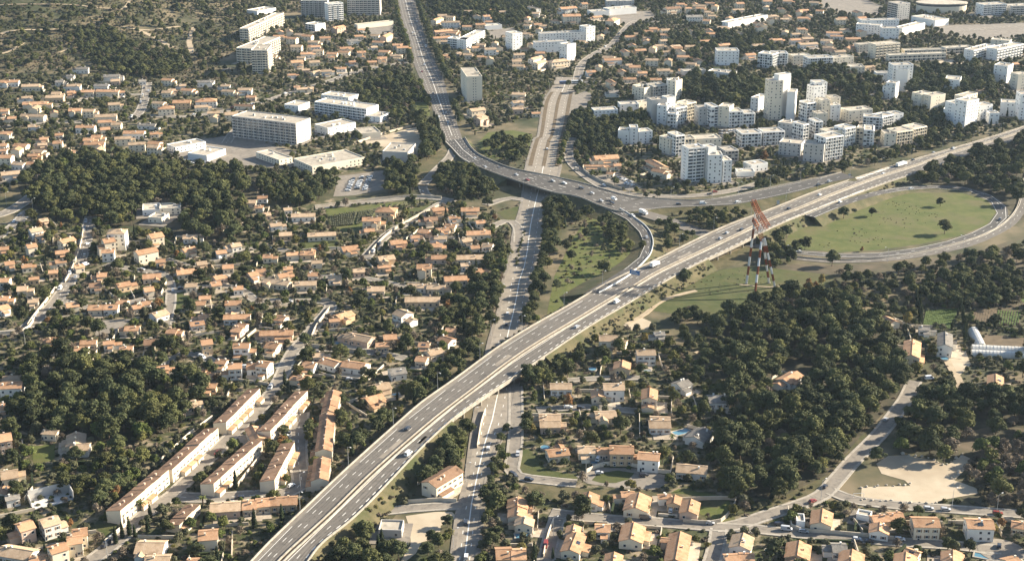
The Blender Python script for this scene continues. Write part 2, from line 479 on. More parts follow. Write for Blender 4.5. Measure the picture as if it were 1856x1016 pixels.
def dashes(mb, line, dash, gap, width, start=0.0):
    d = np.r_[0, np.cumsum(np.linalg.norm(line[1:, :2] - line[:-1, :2], axis=1))]
    s = start
    while s + dash < d[-1]:
        a = np.array([np.interp(s, d, line[:, k]) for k in range(3)])
        b = np.array([np.interp(s + dash, d, line[:, k]) for k in range(3)])
        t = (b - a)[:2]; t /= np.linalg.norm(t) + 1e-9
        nx, ny = -t[1] * width / 2, t[0] * width / 2
        mb.quad((a[0] + nx, a[1] + ny, a[2]), (a[0] - nx, a[1] - ny, a[2]), (b[0] - nx, b[1] - ny, b[2]), (b[0] + nx, b[1] + ny, b[2]))
        s += dash + gap

def occupy_strip(L, R, m=1.0):
    n = len(L)
    for i in range(n - 1):
        occupy(grow_quad([L[i][:2], L[i + 1][:2], R[i + 1][:2], R[i][:2]], m))

def wall_along(mb, line, h, w, z=None):
    """low wall that follows a polyline"""
    A, B = offset_line(line, w / 2), offset_line(line, -w / 2)
    n = len(line)
    for i in range(n - 1):
        for (p, q) in ((A[i], A[i + 1]), (B[i + 1], B[i])):
            mb.quad((p[0], p[1], p[2] - 0.15), (q[0], q[1], q[2] - 0.15), (q[0], q[1], q[2] + h), (p[0], p[1], p[2] + h))
        mb.quad((A[i][0], A[i][1], A[i][2] + h), (A[i + 1][0], A[i + 1][1], A[i + 1][2] + h), (B[i + 1][0], B[i + 1][1], B[i + 1][2] + h), (B[i][0], B[i][1], B[i][2] + h))
    for i in (0, n - 1):
        a, b = A[i], B[i]
        mb.quad((a[0], a[1], a[2] - 0.15), (b[0], b[1], b[2] - 0.15), (b[0], b[1], b[2] + h), (a[0], a[1], a[2] + h))

def edge3(pts, zf):
    out = []
    for p in pts:
        z = p[2] if len(p) > 2 else zf(p[0])
        x, y = place(p[0], p[1], z)
        out.append((x, y, z))
    return out

def zM(px):
    return 6.0 if px < 1450 else max(2.5, 6.0 - (px - 1450) / 210 * 3.5)

# --- motorway
ML = PP('440 1033 464 1007 479 990 564 909 609 866 664 816 726 761 764 728 809 697 849 668 889 638 928 612 975 584 1015 562 1058 537 1104 511 1168 480 1193 469 1228 451 1283 424 1328 404 1368 390 1417 371 1470 350 1547 324 1640 294 1747 263 1817 242 1870 225 1990 190')
MM = PP('490 1040 511 1014 604 929 676 858 786 762 860 705 928 653 988 614 1045 580 1103 545 1160 513 1178 501 1228 476 1278 453 1328 430 1392 399 1452 376 1512 351 1592 321 1657 301 1740 272 1817 251 1870 233 1990 197')
MR = PP('545 1040 584 982 619 959 664 918 708 872 765 812 821 760 874 722 916 695 985 648 1053 602 1088 580 1123 560 1190 520 1258 482 1328 449 1392 417 1442 395 1504 371 1564 348 1610 331 1680 308 1760 280 1830 258 1880 240 1990 205')
NS = 260
L = resample(edge3(ML, zM), NS); M = resample(edge3(MM, zM), NS); R = resample(edge3(MR, zM), NS)
# re-pair the three lines across the road: sample M and R where they are nearest to L's normal
def repair(A, B):
    """points of B opposite each point of A"""
    d = np.gradient(A[:, :2], axis=0); d /= np.linalg.norm(d, axis=1)[:, None] + 1e-9
    fine = resample(B, 3000)
    out = []
    for i in range(len(A)):
        rel = fine[:, :2] - A[i, :2]
        k = np.argmin(np.abs(rel @ d[i]) + 0.02 * np.linalg.norm(rel, axis=1))
        out.append(fine[k])
    return np.array(out)
M2 = repair(M, M); L2 = repair(M, L); R2 = repair(M, R)
def smooth(A, it=6):
    A = A.copy()
    for _ in range(it): A[1:-1] = 0.25 * A[:-2] + 0.5 * A[1:-1] + 0.25 * A[2:]
    return A
L, M, R = smooth(L2), smooth(M), smooth(R2)
MOTOR = (L, M, R)
mb = MB()
SL = at_u(L, M, 0.20)
strip(mb, L, SL, 1)
prev_u = 0.20
for u1, mi in ((0.25, 0), (0.29, 4), (0.32, 0), (0.36, 4), (0.45, 0), (0.49, 4), (0.53, 0), (0.57, 4), (0.66, 0), (0.70, 4), (0.76, 0), (0.80, 4), (1.0, 0)):
    strip(mb, at_u(L, M, prev_u), at_u(L, M, u1), mi); prev_u = u1
prev_u = 0.0
for u1, mi in ((0.19, 0), (0.25, 4), (0.33, 0), (0.39, 4), (0.53, 0), (0.59, 4), (0.67, 0), (0.73, 4), (0.86, 0)):
    strip(mb, at_u(M, R, prev_u), at_u(M, R, u1), mi); prev_u = u1
strip(mb, at_u(M, R, 0.86), R, 1)
# underside and edges of the deck
for A in (L, R):
    for i in range(NS - 1):
        a, b = A[i], A[i + 1]
        mb.quad((a[0], a[1], a[2]), (b[0], b[1], b[2]), (b[0], b[1], b[2] - 1.3), (a[0], a[1], a[2] - 1.3), 3)
for i in range(NS - 1):
    a, b, c, d = L[i], L[i + 1], R[i + 1], R[i]
    mb.quad(*[(p[0], p[1], p[2] - 1.3) for p in (a, b, c, d)], 3)
motorway = mb.obj('motorway', ['asphalt', 'shoulder', 'asphalt', 'concrete', 'asphalt_worn'], None, 'structure')
pr_ = random.Random(8); pm = MB(); pm2 = MB()
for k in range(26):     # resurfaced patches
    A_, B_ = ((L, M), (M, R))[k % 2]; u0 = pr_.choice((0.21, 0.41, 0.62) if k % 2 == 0 else (0.16, 0.47)); i0 = pr_.randrange(2, NS - 12); n_ = pr_.randrange(2, 8)
    strip(pm if pr_.random() < .6 else pm2, at_u(A_, B_, u0, 0.009)[i0:i0 + n_], at_u(A_, B_, u0 + 0.17, 0.009)[i0:i0 + n_])
pm.obj('resurfaced_patch', 'asphalt_worn', motorway, 'stuff'); pm2.obj('resurfaced_patch', 'asphalt_pale', motorway, 'stuff')
mk = MB()
for u, dsh, gap, w in ((0.20, 39, 13, 0.25), (0.40, 3.2, 9.8, 0.25), (0.61, 3.2, 9.8, 0.25), (0.965, 400, 0, 0.3)):
    dashes(mk, at_u(L, M, u, 0.02), min(dsh, 60), gap, w)
for u, dsh, gap, w in ((0.13, 60, 0, 0.3), (0.46, 3.2, 9.8, 0.28), (0.80, 3.2, 3.4, 0.45)):
    dashes(mk, at_u(M, R, u, 0.02), dsh, gap, w)
mk.obj('lane_marking', 'paint_line', motorway, 'stuff')
for A, lab, off in ((L, 'long pale concrete barrier on the terraces side of the motorway', -0.3), (R, 'long pale concrete barrier on the pylon side of the motorway', 0.3)):
    mb = MB(); wall_along(mb, offset_line(A, off), 0.9, 0.4)
    tag(mb.obj('crash_barrier', 'concrete'), lab, 'barrier')
mb = MB()
for off in (-1.1, 1.1): wall_along(mb, offset_line(M, off), 0.8, 0.5)
tag(mb.obj('median_barrier', 'concrete'), 'double concrete barrier with a dark gap down the middle of the motorway', 'barrier')
mb = MB(); strip(mb, at_u(offset_line(M, 0.82), M, 0, 0.12), at_u(offset_line(M, -0.82), M, 0, 0.12))
o = mb.obj('median_soil', 'soil', None, 'structure')

def embank(name, A, side, lo, hi, mat='dry_grass', run=1.3, drop=0.1):
    """earth slope from a road edge down to the ground"""
    mb = MB(); out = offset_line(A, 0)
    d = np.gradient(A[:, :2], axis=0); d /= np.linalg.norm(d, axis=1)[:, None] + 1e-9
    nrm = np.stack([-d[:, 1], d[:, 0]], 1) * side
    P = []
    for i in range(len(A)):
        z = A[i, 2]
        P.append((A[i, :2] + nrm[i] * 0.02, A[i, :2] + nrm[i] * z * run))
    for i in range(lo, hi - 1):
        z0, z1 = A[i, 2] - drop, A[i + 1, 2] - drop
        a, b = P[i], P[i + 1]
        mb.quad((a[0][0], a[0][1], z0), (b[0][0], b[0][1], z1), (b[1][0], b[1][1], 0.01), (a[1][0], a[1][1], 0.01))
        occupy([a[0], b[0], b[1], a[1]])
    for i in (lo, hi - 1):
        a = P[i]
        mb.tri((a[0][0], a[0][1], A[i, 2] - drop), (a[1][0], a[1][1], 0.01), (a[0][0], a[0][1], 0.01))
    return mb.obj(name, mat, None, 'structure')

occupy_strip(L, R, 1.5)
# where the deck is a bridge: over the avenue and over the slip road
def idx_px(A, px0):
    pj = [project(*p)[0] for p in A]
    return int(np.argmin(np.abs(np.array(pj) - px0)))
SPANS = [(idx_px(M, 800), idx_px(M, 955)), (idx_px(M, 1262), idx_px(M, 1345))]
prev = 0
for a, b in SPANS + [(NS, NS)]:
    if a > prev + 1:
        embank('embankment', L, 1, prev, a); embank('embankment', R, -1, prev, a)
        mb = MB()   # abutment faces close the earth body under the deck
        for i in (prev, a - 1):
            l, r = L[i], R[i]
            mb.quad((l[0], l[1], l[2] - 0.2), (r[0], r[1], r[2] - 0.2), (r[0], r[1], 0.0), (l[0], l[1], 0.0))
        mb.obj('abutment', 'concrete', None, 'structure')
    prev = b
for a, b in SPANS:
    for k in range(a + 3, b - 2, max(4, (b - a) // 5)):
        for u in (0.12, 0.5, 0.88):
            p = L[k] + (R[k] - L[k]) * u
            mb = MB(); mb.bar((p[0], p[1], -0.1), (p[0], p[1], p[2] - 1.25), 0.65, sides=10)
            mb.obj('bridge_pier', 'concrete', motorway)

# --- other roads given by both edges
def edged_road(name, Ls, Rs, zf, mat, n, marks=(), deck=None, skirt=0.25, barriers=(), repairit=True):
    L = resample(edge3(Ls, zf), n); R = resample(edge3(Rs, zf), n)
    if repairit:
        R = smooth(repair(L, R), 4)
    zz = next_z(0.003) + 0.06
    L[:, 2] += zz; R[:, 2] += zz
    mb = MB(); strip(mb, L, R, 0, skirt if deck is None else deck)
    o = mb.obj(name, mat, None, 'structure')
    mk = MB()
    for u, d, g, w in marks: dashes(mk, at_u(L, R, u, 0.012), d, g, w)
    if mk.f: mk.obj('lane_marking', 'paint_line', o, 'stuff')
    occupy_strip(L, R, 1.2)
    if name == 'avenue':      # footways
        for e, s in ((L, 1), (R, -1)):
            mid = e[len(e) // 2, :2] - (L + R)[len(e) // 2, :2] / 2; d_ = e[len(e) // 2 + 1, :2] - e[len(e) // 2, :2]; sg = 1 if mid @ np.array([-d_[1], d_[0]]) > 0 else -1
            a_ = e.copy(); b_ = offset_line(e, sg * 2.4); a_[:, 2] += .1; b_[:, 2] += .1
            f_ = MB(); strip(f_, a_, b_, 0, .3); f_.obj('footway', 'street_paving', None, 'structure'); occupy_strip(a_, b_, .5)
    return o, L, R

flat = lambda px: 0.0
DM = ((0.5, 3, 6, 0.3), (0.05, 30, 0, 0.25), (0.95, 30, 0, 0.25))
AV = edged_road('avenue', PP('820 1040 824 1016 829 975 836 922 849 874 857 812 864 762 878 690 889 626 899 590 909 555 916 508 928 466 935 416 946 379 952 340 955 309 970 254 978 245 988 185 1003 160 1012 140'),
    PP('856 1040 860 1016 866 962 874 887 889 824 911 782 921 762 935 690 945 620 950 585 960 548 965 508 975 494 985 429 989 379 1003 340 1013 304 1020 254 1028 225 1035 185 1040 160 1046 140'),
    flat, 'asphalt_pale', 150, ((0.5, 30, 0, 0.5), (0.25, 3, 8, 0.3), (0.75, 3, 8, 0.3)))
k0 = int(np.argmin([abs(project(*p)[1] - 300) for p in AV[1]])); k1 = int(np.argmin([abs(project(*p)[1] - 165) for p in AV[1]]))
for u0, u1 in ((0.0, 0.14), (0.44, 0.56), (0.86, 1.0)):
    mb = MB(); strip(mb, at_u(AV[1], AV[2], u0, 0.1)[k0:k1], at_u(AV[1], AV[2], u1, 0.1)[k0:k1], 0, 0.2); mb.obj('planted_strip', 'soil', None, 'structure')
BV = edged_road('boulevard', PP('712 -30 719 0 726 32 741 75 749 112 764 150 781 190 799 237 806 256'),
    PP('742 -30 751 0 761 37 771 70 786 107 804 145 816 190 836 245 842 262'), flat, 'asphalt', 90,  # darker asphalt puts the shade of trees and buildings into the road colour
    ((0.5, 30, 0, 0.5), (0.18, 3, 6, 0.35), (0.34, 3, 6, 0.35), (0.66, 3, 6, 0.35), (0.82, 3, 6, 0.35)))
def zB(px):
    return 6.0 * max(0.0, min(1.0, (px - 808) / 105)) if px < 1020 else (6.0 if px < 1060 else max(2.5, 6.0 - (px - 1060) / 130 * 3.5))
BR = edged_road('overpass', PP('806 256 820 270 839 289 868 303 896 314 928 325 1000 348 1048 357 1090 374 1128 384 1178 380'),
    PP('842 250 854 269 868 281 889 291 928 306 1003 321 1068 336 1128 354 1178 361'), zB, 'asphalt_dark', 80,
    ((0.5, 40, 0, 0.5), (0.17, 3, 7, 0.3), (0.33, 3, 7, 0.3), (0.67, 3, 7, 0.3), (0.83, 3, 7, 0.3), (0.04, 30, 0, 0.3), (0.96, 30, 0, 0.3)), deck=1.3)
UB = edged_road('link_road', PP('1140 386 1170 381 1205 377 1263 374 1328 371 1392 359 1450 346 1504 331 1550 322'), PP('1140 355 1170 360 1205 362 1253 364 1303 360 1392 342 1450 330 1504 319 1604 291'),
    lambda px: max(2.4, 2.4 + (1190 - px) / 60 * 1.2) if px < 1380 else 2.5 + (px - 1380) / 120 * 2.4, 'asphalt_dark', 60, ((0.5, 3, 7, 0.3), (0.08, 30, 0, 0.25), (0.92, 30, 0, 0.25)), deck=1.0)
def zR(px): return 6.0
def P3(s):
    v = [float(q) for q in s.split()]; return [tuple(v[i:i + 3]) for i in range(0, len(v), 3)]
RP = edged_road('slip_road', P3('1088 375 4.8 1128 393 3.4 1153 414 2.6 1166 438 2.6 1166 454 3.0 1148 476 4.2 1100 507 6 1060 532 6.05'), P3('1123 379 4.4 1148 394 3.2 1173 414 2.6 1183 436 2.6 1181 454 3.0 1173 468 4.2 1140 499 6 1085 531 6.05'),
    zR, 'asphalt_dark', 60, ((0.1, 30, 0, 0.25), (0.9, 30, 0, 0.25), (0.5, 3, 10, 0.25)), deck=0.5)
def zU(px): return max(0.0, 3.6 * (1 - (px - 1120) / 130.0))
UN = edged_road('underpass_road', PP('1120 375 1165 393 1215 408 1253 423 1290 434 1350 446 1430 459'), PP('1125 366 1165 380 1215 394 1253 408 1290 420 1350 436 1430 450'),
    zU, 'asphalt', 50, ((0.5, 3, 8, 0.25),), deck=0.6)
def zL(px): return 0.0
LPa = resample(edge3([(1468, 392, 5.5), (1517, 372, 5.0), (1567, 356, 4.2), (1617, 345, 2.5), (1680, 339, 0.6), (1742, 341, 0), (1782, 352, 0), (1809, 369, 0), (1817, 386, 0), (1807, 404, 0), (1782, 419, 0), (1742, 435, 0),
     (1680, 450, 0), (1617, 460, 0), (1542, 464, 0), (1480, 460, 0), (1420, 456, 0)], zL), 120)
LPa[:, 2] += 0.2
mb = MB(); lL, lR = offset_line(LPa, 4.2), offset_line(LPa, -4.2); strip(mb, lL, lR, 0, 0.6)
loop = mb.obj('loop_road', 'asphalt_dark', None, 'structure')
mk = MB()
dashes(mk, at_u(lL, lR, 0.08, 0.012), 30, 0, 0.3); dashes(mk, at_u(lL, lR, 0.92, 0.012), 30, 0, 0.3); dashes(mk, at_u(lL, lR, 0.5, 0.012), 3, 10, 0.3)
mk.obj('lane_marking', 'paint_line', loop, 'stuff')
occupy_strip(lL, lR, 1.5)
OUT = edged_road('outer_road', PP('1400 458 1417 463 1492 471 1567 471 1642 463 1717 447 1780 428 1817 408 1840 385 1850 360 1856 329 1870 290'),
    PP('1400 464 1417 468 1492 476 1530 477 1617 473 1692 462 1767 444 1832 413 1856 387 1870 360 1885 329 1900 290'), flat, 'asphalt', 80, ((0.5, 3, 8, 0.25), (0.08, 30, 0, 0.25)))
def barrier(line, lab, h=0.85, w=0.4, mat='concrete'):
    mb = MB(); wall_along(mb, line, h, w); return tag(mb.obj('crash_barrier', mat), lab, 'barrier')
barrier(offset_line(OUT[1], 0.6), 'curved concrete barrier between the loop road and the outer road')
barrier(offset_line(BR[1], -0.4), 'concrete parapet along the near edge of the overpass')
barrier(offset_line(BR[2], 0.4), 'concrete parapet along the far edge of the overpass')
barrier(offset_line(RP[2], 0.3), 'white barrier round the outside of the curved slip road', mat='panel_white')
barrier(offset_line(UB[2], 0.3), 'concrete barrier beside the link road below the white flats')
# earth under the overpass ramps and under the slip road
def side_slopes(Lx, Rx, skip=(), run=2.2):
    n = len(Lx)
    for A, s in ((Lx, 1), (Rx, -1)):
        # the side that points away from the road
        mid = (Lx[n // 2, :2] + Rx[n // 2, :2]) / 2
        d = A[n // 2 + 1, :2] - A[n // 2, :2]; nn = np.array([-d[1], d[0]])
        sgn = 1 if (A[n // 2, :2] - mid) @ nn > 0 else -1
        segs = []; prev = 0
        for a, b in list(skip) + [(n, n)]:
            if a > prev + 1: embank('embankment', A, sgn, prev, a, drop=0.25, run=run)
            prev = b
iA, iB = idx_px(BR[1], 925), idx_px(BR[1], 1000)
side_slopes(BR[1], BR[2], [(iA, iB)])
side_slopes(lL[:50], lR[:50], run=1.25); side_slopes(UB[1], UB[2]); side_slopes(RP[1], RP[2], run=3.0); side_slopes(UN[1], UN[2])
for k in range(iA + 2, iB, 5):
    for u in (0.15, 0.5, 0.85):
        p = BR[1][k] + (BR[2][k] - BR[1][k]) * u
        mb = MB(); mb.bar((p[0], p[1], -0.1), (p[0], p[1], p[2] - 1.2), 0.5, sides=8); mb.obj('bridge_pier', 'concrete', BR[0])
# hatched tapers
hk = MB()
def hatch(Lx, Rx, u0, u1, i0, i1, n):
    for k in range(n):
        i = int(i0 + (i1 - i0) * k / n)
        w = 1 - k / n * 0.75
        a = Lx[i] + (Rx[i] - Lx[i]) * u0; b = Lx[min(i + 2, len(Lx) - 1)] + (Rx[min(i + 2, len(Lx) - 1)] - Lx[min(i + 2, len(Lx) - 1)]) * (u0 + (u1 - u0) * w)
        t = (b - a)[:2]; t = np.array([-t[1], t[0]]); t = t / (np.linalg.norm(t) + 1e-9) * 0.5
        hk.quad(*[(p[0] + s * t[0], p[1] + s * t[1], p[2] + 0.022) for p, s in ((a, 1), (a, -1), (b, -1), (b, 1))])
hatch(L, M, 0.02, 0.33, idx_px(L, 1545), idx_px(L, 1615), 10)
hatch(M, R, 0.78, 1.0, idx_px(R, 1430), idx_px(R, 1570), 22)
hk.obj('hatched_marking', 'paint_line', motorway, 'stuff')

def street(px, width, mat='street_paving', name='street', mark=False, kerb=True):
    c = resample([place(*p) + (0.0,) for p in px], step=7.0)
    for p in c: p[2] = terrain(p[0], p[1])
    c[:, 2] += next_z(0.003) + 0.06
    Ls, Rs = offset_line(c, width / 2), offset_line(c, -width / 2)
    mb = MB(); strip(mb, Ls, Rs, 0, 0.4)
    if kerb:
        for e, s in ((Ls, 1), (Rs, -1)):
            k0 = offset_line(e, s * 1.3); a = e.copy(); a[:, 2] += 0.1; k0[:, 2] += 0.1
            strip(mb, a, k0, 1, 0.4)
    o = mb.obj(name, [mat, 'concrete'] if kerb else mat, None, 'structure')
    if mark:
        mk = MB(); dashes(mk, at_u(Ls, Rs, 0.5, 0.012), 3, 5, 0.25); mk.obj('lane_marking', 'paint_line', o, 'stuff')
    occupy_strip(Ls, Rs, 2.2 if kerb else 1.0)
    STREETS.append((c, width))
    return o
STREETS = []
for s, w in (('165 392 162 404 150 454 135 494 117 523 95 553 70 575 40 598 0 605 -60 612', 7), ('70 345 47 364 15 384 -20 394', 9), ('60 380 47 386 25 409 -20 440', 7),
             ('821 362 796 371 759 394 729 409 701 426 681 446 660 470', 6), ('821 363 754 359 676 366 571 378', 4),
             ('464 546 530 546 599 550 571 590 546 620 531 638 519 660 506 690 486 720 464 750 435 774 397 812 355 854 312 897 282 917 250 942 220 974 160 1020', 6),
             ('534 638 576 633 639 635 701 643 735 650', 5), ('545 748 541 787 541 837 546 872 526 892 464 897 375 902 318 900', 7),
             ('935 700 935 782 932 824 932 860 1003 872 1045 876', 5.5), ('998 929 1035 934 1118 942 1203 947 1290 954 1330 953 1392 933 1442 917 1487 899 1512 874 1542 839 1567 814 1592 789 1612 764 1642 723 1657 690', 6),
             ('1505 890 1554 907 1642 917 1717 922 1870 933', 5.5), ('1300 956 1360 958 1419 964 1467 969 1542 974 1629 982 1717 987 1782 994 1812 996', 5.5),
             ('1303 958 1298 992 1286 1030', 5.5), ('1012 936 1000 974 986 1030', 5.5), ('700 926 760 920 832 916', 5), ('973 743 1063 738 1153 745', 4.5), ('1028 690 1080 686 1160 685', 3.5),
             ('267 150 262 180 250 207 225 220 175 222 90 222 0 230', 7), ('107 195 150 180 200 172 262 172', 5), ('250 209 325 212 400 203 464 188 540 165 604 145 639 132 714 117 750 113', 7),
             ('1046 150 1053 120 1075 100 1110 80 1150 40 1200 42', 8), ('1046 150 1090 148 1180 150', 5), ('1040 250 1030 275 1040 300 1085 335 1140 352 1240 356 1330 345 1400 325', 6),
             ('110 545 180 560 250 545 330 525 420 520 464 546', 4.5), ('300 660 340 640 400 660 450 670 519 660', 4.5), ('300 470 340 480 400 470 460 450 520 455', 4.5), ('190 480 250 490 300 500 310 540 300 590', 4.5),
             ('766 335 790 310 815 285 822 270', 6), ('766 338 775 355 810 362', 5), ('880 372 920 360 946 362', 5), ('890 412 920 400 938 412 940 440', 5), ('560 505 620 500 690 510 760 530 800 560', 4.5),
             ('1700 60 1760 55 1870 45', 9), ('1350 230 1290 262 1230 300', 5), ('1560 190 1590 170 1660 165', 5), ('410 260 430 235 470 220', 7)):
    street(PP(s), w, mark=w >= 7)
for s, w in (('1135 588 1168 570 1195 548 1228 535 1262 527', 3.2), ('1340 516 1400 521 1420 519', 1.5), ('0 62 30 55 90 54 135 46', 6.5), ('222 49 265 55 325 48', 6.5), ('250 55 280 68 312 87', 6.5), ('352 50 343 75 346 95 325 106', 6.5),
             ('-5 10 70 8 130 9 185 15 222 16 236 0', 4), ('105 96 125 88 138 80', 3), ('0 98 20 92 42 78', 4), ('1715 650 1725 670 1740 690 1738 705', 4), ('1260 640 1300 622 1330 618', 2)):
    street(PP(s), w, 'track', 'track', kerb=False)
mb = MB()
cx, cy = place(1815, 998)
mb.poly([(cx + 10 * math.cos(a), cy + 10 * math.sin(a), 0.36) for a in np.linspace(0, 2 * math.pi, 24, endpoint=False)])
mb.obj('turning_circle', 'street_paving', None, 'structure')
occupy([(cx + 11 * math.cos(a), cy + 11 * math.sin(a)) for a in np.linspace(0, 2 * math.pi, 24, endpoint=False)])

